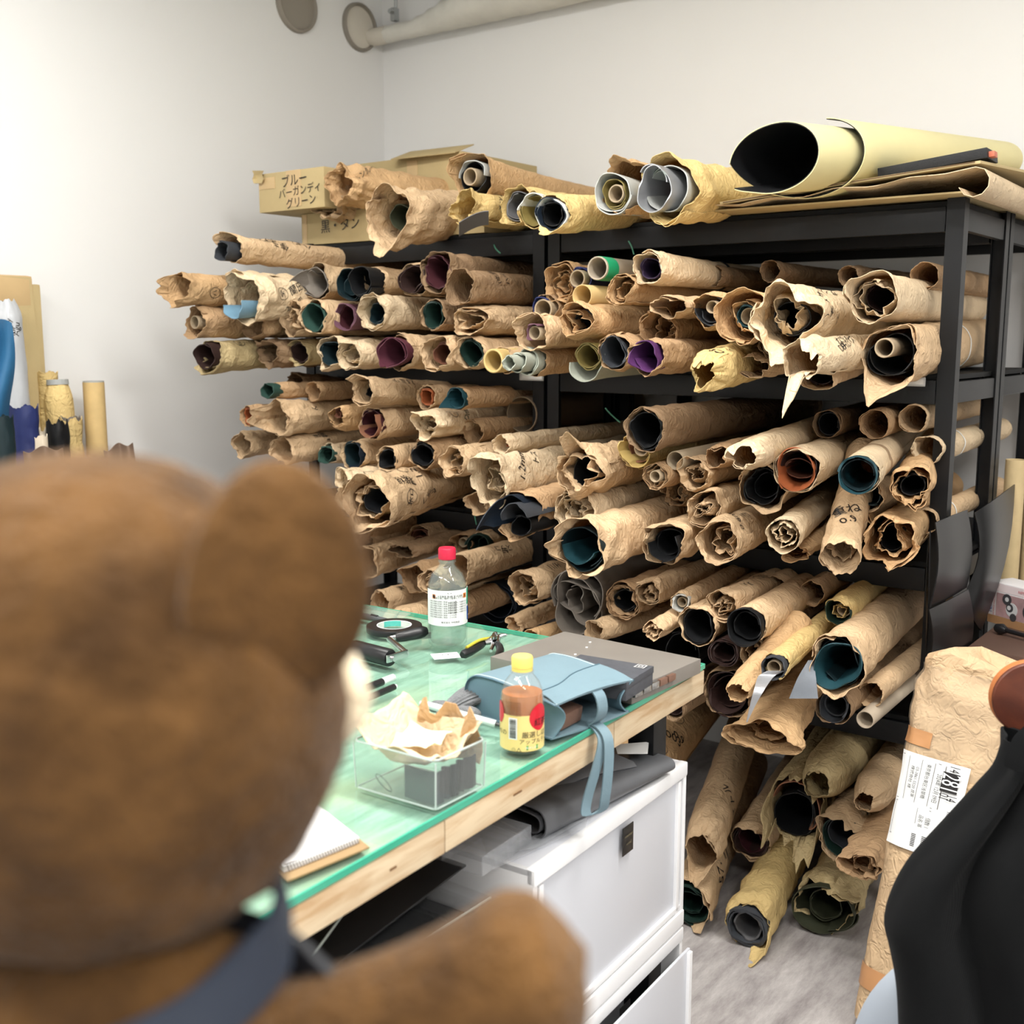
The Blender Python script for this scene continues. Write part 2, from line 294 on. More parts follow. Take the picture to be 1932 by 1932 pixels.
# resting place of each roll after packing them side by side: (mouth depth, yaw, pitch)
OV = [(2.057, 2.4, -2.4), (2.1, 3.3, -0), (2.221, 4, 1.1), (2.436, 3.7, -0.1), (2.42, 4, 0), (2.43, 4, 0), (2.467, 3.8, 0), (2.45, 4, 0), (2.418, 4, 0.1), (2.16, 2.4, -0.1), (2.308, 2.6, 0.1), (2.348, 4, 0), (2.341, 3.9, -0.1), (2.399, 3.8, -0.1), (2.37, 4, 0), (2.41, 4, 0), (2.417, 4.7, -0), (2.193, 3.9, 1), (2.331, 3.8, 0.7), (2.384, 3.9, 0), (2.351, 3.9, 0.6), (2.331, 4, 0.4), (2.358, 4, 0.1), (2.36, 4, 0), (2.411, 4.4, -0.1), (2.375, 1.8, 0.7), (2.365, 4.1, 1), (2.464, 4.1, 0.1), (2.436, 4, 0), (2.493, 3.9, 0.1), (2.408, 4, 0.1), (2.458, 4.1, -0.1), (2.32, 3.9, -0.1), (2.321, 3.1, 0.3), (2.37, 3.9, -0), (2.345, 4, 0), (2.292, 3.3, -0.1), (2.403, 4, 0), (2.389, 4, 0), (2.372, 4.1, -0), (2.425, 4.2, 0.1), (2.411, 4.5, 0.6), (2.353, 4, 0), (2.303, 4.7, 0.7), (2.403, 3.8, 0.1), (2.264, 6.2, 3.5), (2.381, 4.7, 1), (2.189, 3.5, 1.3), (2.4, 6.2, 3.7), (2.431, 4.1, 0.1), (2.461, 3.9, 1.6), (2.75, -2, 0), (2.339, 3.7, -1), (2.477, 7.6, -5.9), (2.438, 3.8, -1.1), (2.305, 2, -3.5), (2.441, 4.3, -1.2), (2.441, 4.3, -1), (2.269, 3.6, -0.2), (2.31, 4, -0), (2.37, 4, 0), (2.382, 4.2, -0), (2.377, 4.3, 0), (2.51, 4.6, -0.1), (2.681, 3.5, 0.2), (2.299, 3.9, -0.1), (2.33, 4, 0), (2.39, 4, 0), (2.38, 4, 0), (2.358, 4, 0.3), (2.382, 4, -0), (2.35, 4, 0), (2.139, 16.4, -0.2), (2.285, 10.6, 0), (2.403, 0.7, 0), (2.19, 6.6, 0), (2.418, 5.1, 0.1), (2.314, 3.2, -0.1), (2.263, 3.9, -0.1), (2.287, 3.8, 0), (2.37, 4, -0.1), (2.365, 4.4, 0.1), (2.328, 4.5, 0.2), (2.368, 4.6, -0.1), (2.471, 4.3, -0.3), (2.381, 5.1, 0), (2.248, 8.7, 0.9), (2.364, 10, -0.5), (2.366, 10.4, -0.1), (2.32, 11.9, 1.2), (2.458, 14.2, 0.8), (2.483, 8.8, -1.4), (2.334, 8, 0), (2.282, 13, 0.2), (2.424, 8, -0.1), (2.48, 9.9, 0), (2.425, 9.5, 0), (2.28, 7.7, 0), (2.281, 8.1, -0.1), (2.278, 4, 0), (2.137, 4.4, 0.8), (2.24, 4, 0), (2.339, 13.2, 27.9), (2.437, 14.3, 0), (2.588, 7.7, -2.4), (2.611, 8.8, -0.6), (2.63, 7.8, -1.4), (2.34, 13.6, -0.6), (2.406, 8.5, -0.2), (2.326, 7.9, -1.1), (2.294, 7.2, -0.3), (2.338, 6, -0.3), (2.273, 4, -0.2), (2.554, 5.8, -0), (2.338, 4.3, -0.8), (2.325, 6, -0.1), (2.329, 5.6, -1.7), (2.32, 7.2, 0), (2.278, 7.4, 0.3), (2.304, 5.8, -2.5), (2.216, 6.3, 0.3), (2.269, -6.5, 0.3), (2.3, 4, 0), (2.267, -2.1, -0.5), (2.254, 6.3, -0.4), (2.284, 7.9, -0.1), (2.303, 8.1, -0.1), (2.281, 8.1, -0.1), (2.461, 6.6, -0.9), (2.265, 6, 0), (2.348, 1.9, -0.1), (2.312, 4, 0), (2.396, 2.2, -0), (2.359, 7.3, -1.6), (2.306, 8, 0), (2.117, 1.5, 14.1), (2.33, 4, -0), (2.186, 8, 6), (2.349, 16, 2), (2.38, 17, 8), (2.587, 8.6, 4.2), (2.56, 8.5, 3.9), (2.518, 8.7, 1.9), (2.347, 5.9, -0.2), (2.345, 9.5, 3.8), (2.517, 8, 0), (2.521, 14.8, 1.1), (2.58, 2.8, 2.4), (2.58, 3.7, 1.8), (2.625, 2.3, 0.9), (2.573, 1.6, 0.1), (2.451, 2, 6.2), (2.548, 2.1, 0), (2.466, 0, 0.5), (2.519, 1, 0.8), (2.475, 0.6, 3.7), (2.361, 1, 6.1), (2.459, 0.9, 0.7), (2.44, 1, 3.6)]

# ================= paper and leather rolls =================
def spiral_grid(r, L, turns, nth, nt, th0, gap, t0=0.0, tpow=1.7):
    s = np.linspace(0, 1, nth); u = np.linspace(0, 1, nt)**tpow; TH = th0+s*2*PI*turns
    R = r*(1-gap*turns*(1-s)); return s, TH, R, t0+u*(L-t0)
def fold_prof(g, th):
    """uneven inward folds: straight runs between random knots round the mouth"""
    k = int(g.integers(9, 15)); a = np.sort(g.uniform(0, 2*PI, k)); v = g.uniform(0, 1.15, k)**1.4
    return np.interp(th % (2*PI), np.concatenate([[a[-1]-2*PI], a, [a[0]+2*PI]]), np.concatenate([[v[-1]], v, [v[0]]]))
def roll_paper(r, L, seed, turns=1.2, nth=72, nt=40, sx=1.0, sz=1.0, flare=0.0, lips=(), jag=0.007, cr=1.0, fold=0.0, taper=0.06, droop=0.0, th0=None, pinch=0.0, body=None, skew=0.0):
    """open paper wrapping: grid (theta, t) with y along the roll, mouth at y=0 facing -y"""
    g = np.random.default_rng(seed); th0 = g.uniform(0, 2*PI) if th0 is None else th0*D2R
    s, TH, R, t = spiral_grid(r, L, turns, nth, nt, th0, 0.035)
    TH2, T = TH[:, None]+0*t[None], t[None]+0*TH[:, None]; R2 = R[:, None]+0*t[None]
    near = np.exp(-T/max(0.11, 1.8*r))
    k1, k2 = g.integers(3, 5), g.integers(5, 8)
    prof = 0.05*tri(k1*TH2+g.uniform(0, 6))+0.035*tri(k2*TH2+g.uniform(0, 6)+2*T)
    R2 = R2*(1+flare*near-taper*(1-np.exp(-T/0.25))+prof*(0.35+0.9*near)*cr)
    R2 = R2*(1-fold*np.exp(-T/(2.2*r))*fold_prof(g, TH2+3*T))*(1-pinch*np.exp(-T/(0.9*r)))
    R2 = R2+crumple(TH2*r, T, 0.0066*cr*(0.30+0.70*near), 52, seed+1, 9)*min(1.4, r/0.045)
    if body is not None: sxx = 1+(sx-1)*np.exp(-T/body); szz = 1+(sz-1)*np.exp(-T/body)
    else: sxx, szz = sx, sz
    X, Z = R2*np.cos(TH2)*sxx, R2*np.sin(TH2)*szz
    ext = jag*(0.6*tri(3*TH+g.uniform(0, 6))+0.5*tri(7*TH+g.uniform(0, 6))+0.35*tri(17*TH+g.uniform(0, 6)))
    for (ang, ln, wd) in lips:
        dd = np.abs((TH-ang*D2R+PI) % (2*PI)-PI)/(wd*D2R); ext = ext+min(ln, 0.055)*np.clip((1-dd)*1.7, 0, 1)*(1+0.18*tri(9*TH+g.uniform(0, 6)))
    fade = np.clip(1-T/0.16, 0, 1)**1.5; Y = T-ext[:, None]*fade+skew*Z*fade
    out = np.clip(-Y, 0, None); Z = Z-droop*out-5*droop*out**2
    return np.stack([X, Y, Z], -1), dict(TH=TH, t=t)
def roll_leather(r, L, seed, turns=1.8, nth=64, nt=6, wob=0.06, sx=1.0, sz=1.0, gap=0.10, th0=None, jag=0.004, tongue=0.0, tang=270, tw=45):
    g = np.random.default_rng(seed); th0 = g.uniform(0, 2*PI) if th0 is None else th0*D2R
    s, TH, R, t = spiral_grid(r, L, turns, nth, nt, th0, gap, tpow=1.4)
    R = R*(1+wob*np.sin(2*TH+g.uniform(0, 6))+0.6*wob*np.sin(3*TH*0.9+g.uniform(0, 6)))
    TH2, T = TH[:, None]+0*t[None], t[None]+0*TH[:, None]; K = (1-0.13*np.clip(T/0.12, 0, 1.4)); X, Z = R[:, None]*K*np.cos(TH2)*sx, R[:, None]*K*np.sin(TH2)*sz
    ext = jag*(np.sin(3*TH+g.uniform(0, 6))+0.5*np.sin(7*TH))
    if tongue:
        dd = np.abs((TH-tang*D2R+PI) % (2*PI)-PI)/(tw*D2R); ext = ext+tongue*np.clip(1-dd, 0, 1)*(s > 0.45)
    Y = T-ext[:, None]*np.clip(1-T/0.1, 0, 1); Z = Z-6*np.clip(-Y-0.01, 0, None)**2
    return np.stack([X, Y, Z], -1)
def tube_vq(r, wall, L, n=28, y0=0.0):
    a = np.linspace(0, 2*PI, n, endpoint=False); pr = np.array([(r-wall, L), (r-wall, 0.001), (r-wall*0.75, 0), (r-wall*0.25, 0), (r, 0.001), (r, L), (r-wall, L)])
    P = np.stack([np.cos(a)[:, None]*pr[None, :, 0], np.repeat(pr[None, :, 1], n, 0)+y0, np.sin(a)[:, None]*pr[None, :, 0]], -1)
    return P.reshape(-1, 3), grid_quads(n, len(pr), 0, True, True)
def surf(P, info, th, t):
    """point and outward normal of the paper surface at angle th (rad) and length t"""
    TH, tt = info['TH'], info['t']; k = np.floor((TH[-1]-th)/(2*PI)); th = th+2*PI*k
    fi = np.interp(th, TH, np.arange(len(TH))); fj = np.interp(t, tt, np.arange(len(tt)))
    i, j = np.minimum(fi.astype(int), len(TH)-2), np.minimum(fj.astype(int), len(tt)-2); a, b = (fi-i)[:, None], (fj-j)[:, None]
    p = P[i, j]*(1-a)*(1-b)+P[i+1, j]*a*(1-b)+P[i, j+1]*(1-a)*b+P[i+1, j+1]*a*b
    n = np.stack([np.cos(th), 0*th, np.sin(th)], -1); return p, n
def ink_on(P, info, parent, r, items):
    """marker handwriting lying on the paper; item = (text or 'O', theta deg, t, size, turn deg)"""
    Vs, Ts, off = [], [], 0
    for (txt, ang, t0, size, turn) in items:
        if txt == 'O':
            k = 26; a = np.linspace(0, 2*PI*1.04, k); V = np.concatenate([np.stack([np.cos(a)*size, np.sin(a)*size*0.8], -1), np.stack([np.cos(a)*(size-0.0016), np.sin(a)*(size*0.8-0.0016)], -1)])
            T = np.array([[i, i+1, k+i+1] for i in range(k-1)]+[[i, k+i+1, k+i] for i in range(k-1)])
        else: V, T = text_mesh(txt, size)
        if len(V) == 0: continue
        c, s_ = math.cos(turn*D2R), math.sin(turn*D2R); U = np.stack([V[:, 0]*c-V[:, 1]*s_, V[:, 0]*s_+V[:, 1]*c], -1)
        p, n = surf(P, info, ang*D2R+U[:, 1]/r, t0+U[:, 0]); Vs.append(p+n*0.0024); Ts.append(T+off); off += len(V)
    if Vs: link('handwriting', mesh_np('handwriting', np.concatenate(Vs), np.concatenate(Ts)), INK(), parent, label='black marker handwriting')
NR = [0]
ROLLS = []
def roll(px, py, rp, Y, label, c='K', yaw=4, pit=0, L=None, inn=(), ink=(), cat='roll', name=None, strap=None, fix=None, **kw):
    """a roll whose mouth centre shows at pixel (px, py) and stands at depth Y; rp = mouth radius in pixels; inn = contents"""
    Y, yaw, pit = fix or OV[NR[0]]; NR[0] += 1; seed = NR[0]*101
    p = at_y(px, py, Y); r = rp*mpp(p); L = L or min(1.1, 3.43-Y); L = max(0.3, L)
    e = empty(name or ('paper_roll' if c else 'leather_roll'), p, (pit*D2R, 0, yaw*D2R), label=label, cat=cat); ROLLS.append((e, p, r, L, yaw, label))
    if c:
        kw.setdefault('nth', 66 if rp < 30 else 84); P, info = roll_paper(r, L, seed, **kw)
        V, Q = shell(P, 0.0011); me = mesh_np('wrapping_paper', V, Q); o = link('wrapping_paper', me, paper(c), e, smooth=28)
        if ink: ink_on(P, info, e, r, ink)
    else:
        sxx = kw.get('sx', 1); szz = kw.get('sz', 1)
    for k, it in enumerate(inn):
        kind = it[0]; d = it[-1] if isinstance(it[-1], dict) else {}; dx, dz = d.get('dx', 0)*r, d.get('dz', 0)*r; sd = seed+13*k+5
        if kind == 'l':      # leather: ('l', colour, ratio, recess, turns)
            _, colr, ratio, rec, turns = it[:5]; q = {a: b for a, b in d.items() if a not in ('dx', 'dz', 'len', 'th')}
            q.setdefault('sx', kw.get('sx', 1)); q.setdefault('sz', kw.get('sz', 1))
            ratio = min(ratio, 0.88) if (c and rec >= 0) else ratio
            G = roll_leather(r*ratio, d.get('len', min(L-rec, 0.22) if c else L-rec), sd, turns, **q); G = G+np.array([0, rec, 0])
            if c:   # keep the leather inside its paper
                rho = np.hypot(G[..., 0]/q['sx'], G[..., 2]/q['sz']).max(); lim = np.interp(G[..., 1], [-0.004, 0.012], [9.0, 0.86*r/rho]); kk = np.minimum(1, lim)[..., None]; G = np.concatenate([G[..., :1]*kk, G[..., 1:2], G[..., 2:]*kk], -1)
            G = G+np.array([dx, 0, dz])
            sheet('leather', G, d.get('th', 0.0024), leather(colr), e, sm=50)
        elif kind == 'c':    # hollow core: ('c', ratio, recess)
            ratio, rec = it[1], it[2]; V, Q = tube_vq(r*ratio, max(0.003, r*ratio*0.17), d.get('len', 0.35), 28, rec); V = V+np.array([dx, 0, dz])
            link('core_tube', mesh_np('core_tube', V, Q), d.get('m') or cardboard(), e, smooth=40)
        elif kind == 'p':    # crumpled inner paper: ('p', ratio, recess, fold)
            ratio, rec, fo = it[1], it[2], it[3]; G, _ = roll_paper(r*ratio, 0.28, sd, turns=1.4, nth=48, nt=12, cr=1.6, fold=fo*1.15, jag=0.012, sx=kw.get('sx', 1), sz=kw.get('sz', 1)); G = G+np.array([dx, rec, dz])
            sheet('inner_paper', G, 0.0011, paper(c or 'K'), e, sm=28)
    if strap:   # bands round the roll: (t, width, colour rgb, radius factor)
        for (t, wd, rgb, fac) in strap:
            a = np.linspace(0, 2*PI, 40, endpoint=False); pp, nn = surf(P, info, a, np.full(40, t)); p2, _ = surf(P, info, a, np.full(40, t+wd))
            G = np.stack([pp+nn*fac, p2+nn*fac], 1); V, Q = shell(G, 0.001, True); link('band', mesh_np('band', V, Q), mat('band_%d_%d_%d' % rgb, rgb, rough=0.45), e, smooth=40)
    return e
def tube(px, py, rp, Y, label, rgb=(190, 170, 140), yaw=4, pit=0, L=None, wall=0.13, band=None, name='cardboard_tube', inside=()):
    Y, yaw, pit = OV[NR[0]]; NR[0] += 1; p = at_y(px, py, Y); r = rp*mpp(p); L = L or min(1.0, 3.43-Y)
    e = empty(name, p, (pit*D2R, 0, yaw*D2R), label=label, cat='tube'); ROLLS.append((e, p, r, L, yaw, label))
    V, Q = tube_vq(r, r*wall, L, 36); link('tube_wall', mesh_np('tube_wall', V, Q), mat('board_%d_%d_%d' % rgb, rgb, rough=0.75, var=0.05, vscale=25, bump=0.08, bscale=120), e, smooth=40)
    if band:
        V, Q = tube_vq(r*1.03, r*0.03, band[1], 36, band[0]); link('tape_band', mesh_np('tape_band', V, Q), mat('tape_%d_%d_%d' % band[2], band[2], rough=0.4), e, smooth=40, label='coloured tape band')
    for (_, ratio, rec) in inside:
        V, Q = tube_vq(r*ratio, r*ratio*0.15, 0.3, 24, rec); link('core_tube', mesh_np('core_tube', V, Q), cardboard(), e, smooth=40)
    return e

# ---- upper shelf, left rack: top row ----
roll(439, 470, 26, 2.30, 'handwritten paper roll topmost at the left with a grey leather strip poking out', 'K', fix=(2.24, 3, -0.8), lips=((120, 0.05, 60),), cr=1.3, inn=(('l', 'dgrey', 0.72, -0.035, 1.3, dict(dx=-0.25, dz=-0.2)), ('p', 0.85, 0.03, 0.3)), ink=(('小判', 62, 0.13, 0.03, 180), ('使う', 40, 0.16, 0.035, 170), ('ハギレ', 66, 0.26, 0.03, 150)))
roll(340, 545, 31, 2.14, 'leftmost paper roll, wide open mouth and a circled note on its side', 'R', lips=((185, 0.05, 70), (-80, 0.03, 50)), cr=1.2, sx=0.8, inn=(('p', 0.75, 0.05, 0.5),), ink=(('O', -12, 0.10, 0.022, 0), ('ハ', -12, 0.10, 0.022, 90), ('5', -5, 0.17, 0.025, 90), ('メルト', -2, 0.24, 0.026, 90)))
roll(458, 560, 42, 2.20, 'big pale crumpled paper roll with a sky blue leather flap hanging out', 'W', flare=0.12, cr=1.5, lips=((100, 0.03, 50),), inn=(('p', 0.8, 0.03, 0.5), ('l', 'sky', 0.62, -0.03, 0.55, dict(th0=180, dz=-0.35, dx=-0.2, wob=0.02))), ink=(('O', 8, 0.10, 0.024, 0), ('全', 8, 0.10, 0.024, 90), ('蘭田', 20, 0.16, 0.03, 20), ('童', 28, 0.205, 0.034, 10), ('2.1mm', -18, 0.15, 0.024, 40), ('1/2', 24, 0.26, 0.03, 10)))
roll(597, 533, 33, 2.40, 'paper roll lined with taupe grey leather, its grey tongue lying to the left', 'K', inn=(('l', 'taupe', 0.93, -0.005, 1.5, dict(tongue=0.09, tang=175, tw=55)),))
roll(659, 536, 33, 2.39, 'dark green black leather roll showing its spiral, between grey and black rolls', None, inn=(('l', 'dteal', 1.0, 0, 1.6, {}), ('l', 'dteal', 0.62, 0.012, 1.3, {})))
roll(705, 531, 27, 2.40, 'paper roll with glossy black leather curling out like a cuff', 'K', inn=(('l', 'black', 1.0, -0.06, 1.2, dict(sx=1.1)),))
roll(781, 527, 31, 2.42, 'paper roll holding wavy dark brown leather beside the large maroon one', 'K', inn=(('l', 'dbrown', 0.93, -0.012, 1.7, dict(wob=0.12)),))
roll(822, 513, 38, 2.42, 'large upper paper roll with dark maroon leather inside', 'T', L=0.95, inn=(('l', 'maroon', 0.9, 0.01, 1.8, dict(wob=0.08)),))
roll(866, 541, 34, 2.36, 'empty mouthed paper roll with four small words written on its top', 'T', turns=1.35, lips=((50, 0.02, 30),), ink=(('ハイブル', 62, 0.17, 0.022, 100), ('(水滴)', 48, 0.13, 0.022, 100)))
# middle row
roll(369, 608, 30, 2.18, 'low left paper roll with a thin cardboard core inside', 'B', sx=0.85, lips=((-95, 0.03, 60),), inn=(('c', 0.42, 0.0, dict(dx=-0.1)),), ink=(('O', 70, 0.1, 0.02, 0),))
roll(474, 610, 26, 2.24, 'crumpled paper roll just below the sky blue flap', 'B', cr=1.4, sx=1.2, flare=0.1)
roll(553, 602, 33, 2.32, 'paper roll stuffed with crumpled paper strips left of the green one', 'K', cr=1.4, inn=(('p', 0.8, 0.0, 0.6), ('p', 0.5, 0.02, 0.6)))
roll(591, 598, 32, 2.36, 'paper roll filled with sea green leather', 'K', inn=(('l', 'green', 0.92, 0.0, 1.15, dict(wob=0.03)),))
roll(654, 598, 27, 2.38, 'mauve leather roll with loose wraps, right of the sea green one', None, inn=(('l', 'mauve', 1.0, -0.01, 1.2, dict(wob=0.05)), ('l', 'maroon', 0.95, 0.01, 2.0, {})))
roll(700, 590, 33, 2.34, 'thick rimmed paper roll with a dark square of teal leather deep inside', 'W', turns=1.9, inn=(('l', 'dteal', 0.62, 0.03, 1.3, dict(wob=0.1)),))
roll(816, 594, 29, 2.38, 'thin edged paper roll with very dark green leather inside', 'T', inn=(('l', 'dgreen', 0.92, 0.004, 1.6, {}),))
roll(884, 604, 37, 2.34, 'wide flattened paper roll with its end folded inward', 'K', sx=1.25, sz=0.85, cr=1.2, fold=0.35, inn=(('p', 0.7, 0.01, 0.6),), lips=((-90, 0.025, 70),))
# bottom row
roll(399, 671, 29, 2.20, 'left paper roll with a blackish maroon leather flap and yellowed lip', 'O', lips=((-95, 0.045, 60),), inn=(('l', 'dbrown', 0.9, -0.03, 1.1, dict(th0=40)),), cr=1.3, ink=(('O', 55, 0.09, 0.02, 0), ('65ds', 55, 0.09, 0.018, 70)))
roll(505, 667, 29, 2.30, 'crushed paper roll, third row, in front of the left post', 'T', cr=1.6, fold=0.4, lips=((100, 0.03, 60),))
roll(562, 665, 25, 2.36, 'small paper roll with reddish brown leather, bottom row', 'O', inn=(('l', 'dbrown', 0.9, 0.01, 1.6, {}),))
roll(625, 667, 31, 2.34, 'paper roll with deep teal leather next to the pale crumpled mouth', 'W', cr=1.3, inn=(('l', 'dteal', 0.85, 0.0, 1.3, dict(wob=0.1)),), lips=((-80, 0.035, 60),))
roll(658, 670, 28, 2.31, 'paper roll with a pale pleated mouth and a torn lip, note circled on its side', 'W', turns=1.7, cr=1.2, inn=(('p', 0.8, 0.02, 0.35),), lips=((95, 0.04, 25),), ink=(('O', 10, 0.09, 0.014, 0), ('2mm', 10, 0.16, 0.02, 90)))
roll(752, 665, 33, 2.33, 'burgundy leather roll flaring out of its paper', 'K', inn=(('l', 'burg', 1.0, -0.03, 1.7, dict(wob=0.10, tongue=0.03, tang=250)),))
roll(822, 667, 31, 2.33, 'crumpled paper roll with brown leather far in, right of the burgundy one', 'K', cr=1.4, flare=0.1, inn=(('l', 'brown', 0.7, 0.02, 1.4, dict(dx=0.2)),))
roll(888, 666, 30, 2.33, 'paper roll with bottle green leather inside and a yellowish fold', 'K', inn=(('l', 'dgreen', 0.9, 0.004, 1.7, {}),), lips=((170, 0.03, 60),))
roll(949, 680, 25, 2.30, 'paper roll with a yellow cardboard tube standing out of it', 'K', turns=1.5, inn=(('c', 0.9, -0.045, dict(m=mat('board_yellow', (205, 178, 118), rough=0.7))),), yaw=2)
roll(1006, 682, 27, 2.28, 'brown paper roll with pale sage leather coiled out of its end', 'B', inn=(('l', 'sage', 0.95, -0.03, 1.5, {}), ('l', 'sage', 0.7, -0.075, 1.4, {}), ('l', 'sage', 0.5, -0.11, 1.2, dict(dx=-0.1))))
# ---- upper shelf, right rack ----
roll(1055, 533, 38, 2.36, 'paper roll of many layered sheets just right of the middle posts', 'R', turns=1.8, sx=0.9, inn=(('p', 0.75, 0.02, 0.3), ('p', 0.5, 0.03, 0.3)))
tube(1127, 506, 22, 2.30, 'grey cardboard tube ringed with bright green tape', (178, 166, 148), band=(0.006, 0.055, (36, 158, 108)))
roll(1107, 527, 19, 2.40, 'royal blue leather rolled on a tube under the green taped one', None, inn=(('l', 'royal', 1.15, -0.03, 1.2, {}), ('c', 0.85, -0.05)))
tube(1098, 558, 21, 2.26, 'plain yellowish cardboard tube in front of the blue leather', (206, 178, 124), wall=0.10)
roll(1028, 584, 27, 2.30, 'paper roll with a grey core and a scrap of royal blue leather on top', 'T', inn=(('l', 'royal', 0.85, -0.012, 0.45, dict(th0=60)), ('c', 0.72, -0.01)))
roll(1084, 607, 37, 2.22, 'orange brown paper roll folding over itself above the mauve lined one', 'R', turns=1.5, fold=0.25, sx=1.15, inn=(('p', 0.75, 0.02, 0.45), ('l', 'dgrey', 0.6, 0.05, 1.2, {})), lips=((-60, 0.04, 60),))
roll(1003, 628, 32, 2.26, 'creased paper roll with a small core and a strip of mauve leather', 'K', sx=1.1, cr=1.3, lips=((140, 0.03, 50),), inn=(('c', 0.42, 0.0, dict(dx=0.2)), ('l', 'mauve', 0.5, -0.01, 0.5, dict(dx=0.3, th0=60))))
roll(1113, 672, 27, 2.24, 'olive yellow leather coil with a grey sheet spread below it', None, inn=(('l', 'olive', 1.0, -0.01, 2.4, {}), ('l', 'sage', 1.5, -0.02, 0.55, dict(th0=190, dz=-0.2))))
roll(1158, 664, 34, 2.20, 'paper roll with charcoal grey leather, beside the purple one', 'B', cr=1.2, inn=(('l', 'dgrey', 0.85, -0.004, 1.25, dict(wob=0.1)),))
roll(1225, 672, 34, 2.18, 'paper roll with bright purple leather folding out', 'B', cr=1.3, lips=((160, 0.03, 60), (-60, 0.035, 50)), inn=(('l', 'purple', 0.85, -0.02, 1.3, dict(wob=0.14, tongue=0.03, tang=200)),))
roll(1221, 506, 31, 2.24, 'smooth topmost paper roll with dark purple leather and a black band', 'W', turns=1.8, L=1.15, inn=(('l', 'dpurple', 0.68, 0.02, 1.3, {}),), strap=((0.42, 0.02, (26, 26, 28), 0.002),))
roll(1172, 546, 29, 2.24, 'small loose paper coil below the green taped tube', 'R', turns=1.7, cr=1.2, inn=(('p', 0.7, 0.02, 0.3),), lips=((-40, 0.03, 60),))
roll(1262, 578, 27, 2.20, 'flattened paper roll with a dark slit mouth under the smooth topmost one', 'K', sx=1.5, sz=0.75, cr=1.4, fold=0.2, lips=((60, 0.03, 70),))
roll(1240, 621, 37, 2.20, 'open brown paper roll, empty, above the purple leather', 'B', cr=1.1, lips=((90, 0.03, 40),), inn=(('p', 0.75, 0.04, 0.4),))
roll(1342, 586, 32, 2.20, 'paper roll with slate grey leather sheets and a narrow core', 'R', cr=1.3, sx=1.1, inn=(('l', 'dgrey', 0.9, -0.005, 0.7, dict(th0=170)), ('l', 'dgrey', 0.65, 0.0, 0.7, dict(th0=180)), ('c', 0.38, -0.02, dict(dx=0.25, dz=0.2))), lips=((100, 0.04, 60),))
roll(1397, 596, 46, 2.14, 'wide orange tinted paper mouth with a teal leather ring deep inside', 'R', flare=0.15, cr=1.2, lips=((-50, 0.035, 50),), inn=(('p', 0.75, 0.03, 0.3), ('l', 'teal', 0.48, 0.04, 1.3, {}), ('c', 0.36, 0.05)))
roll(1478, 600, 58, 2.12, 'largest crumpled paper roll of the upper shelf, covered in scribbles, hanging lip', 'W', flare=0.1, cr=1.5, lips=((-75, 0.10, 40), (80, 0.02, 60)), droop=0.35, inn=(('p', 0.75, 0.03, 0.5), ('l', 'black', 0.6, 0.06, 1.3, {})), ink=(('O', 25, 0.11, 0.026, 0), ('みな', 22, 0.11, 0.026, 70), ('メサ', 45, 0.14, 0.026, 60), ('ん', 0, 0.16, 0.03, 60), ('O', -5, 0.07, 0.016, 0), ('サンプル', 70, 0.22, 0.026, 170)))
roll(1455, 652, 24, 2.26, 'dark brown tube half hidden under the scribbled roll', 'T', inn=(('c', 0.85, 0.01),))
roll(1329, 700, 42, 2.10, 'boxy yellowish paper end folded shut, jutting over the shelf edge', 'Y', sx=1.1, sz=1.05, pinch=0.45, cr=1.2, fold=0.1, lips=((110, 0.02, 60), (-90, 0.05, 40)), droop=0.3, ink=(('CB', 75, 0.05, 0.03, 90), ('ミニ', 70, 0.09, 0.024, 90)))
roll(1420, 690, 30, 2.18, 'small folded paper roll right of the boxy yellowish end', 'K', sx=1.2, sz=0.8, cr=1.3, fold=0.35)
roll(1512, 676, 38, 2.12, 'pale torn paper roll with a long strip dangling below the shelf', 'W', cr=1.5, fold=0.2, sx=1.1, lips=((-100, 0.13, 22), (60, 0.02, 40)), droop=0.9, ink=(('なや んス', 60, 0.2, 0.026, 10), ('DEHだいズ', 38, 0.19, 0.024, 10)))
roll(1540, 712, 26, 2.20, 'dark mouthed paper roll under the pale torn one', 'K', sx=1.3, sz=0.9, cr=1.1, inn=(('l', 'dbrown', 0.75, 0.04, 1.2, {}),))
roll(1648, 561, 47, 2.14, 'clean wide paper roll with a star shaped crumpled inner sheet', 'W', turns=1.35, th0=130, cr=0.7, lips=((150, 0.045, 60),), inn=(('p', 0.86, 0.012, 0.35), ('l', 'dbrown', 0.6, 0.06, 1.1, {})), strap=((0.60, 0.006, (230, 214, 40), 0.003),))
roll(1676, 671, 58, 2.10, 'paper roll with black leather around a thin core, pointed lip hanging down', 'K', cr=1.1, sx=0.95, lips=((-110, 0.12, 45),), droop=0.5, inn=(('l', 'black', 0.9, 0.03, 1.4, dict(wob=0.1)), ('c', 0.32, -0.01, dict(dx=-0.1, dz=0.25))), strap=((0.55, 0.008, (236, 236, 232), 0.002),))
# rolls lying at the back of the upper shelf
roll(1600, 520, 20, 2.72, 'brown roll lying behind the clean wide one at the back of the shelf', 'T', yaw=-2, cr=0.8)
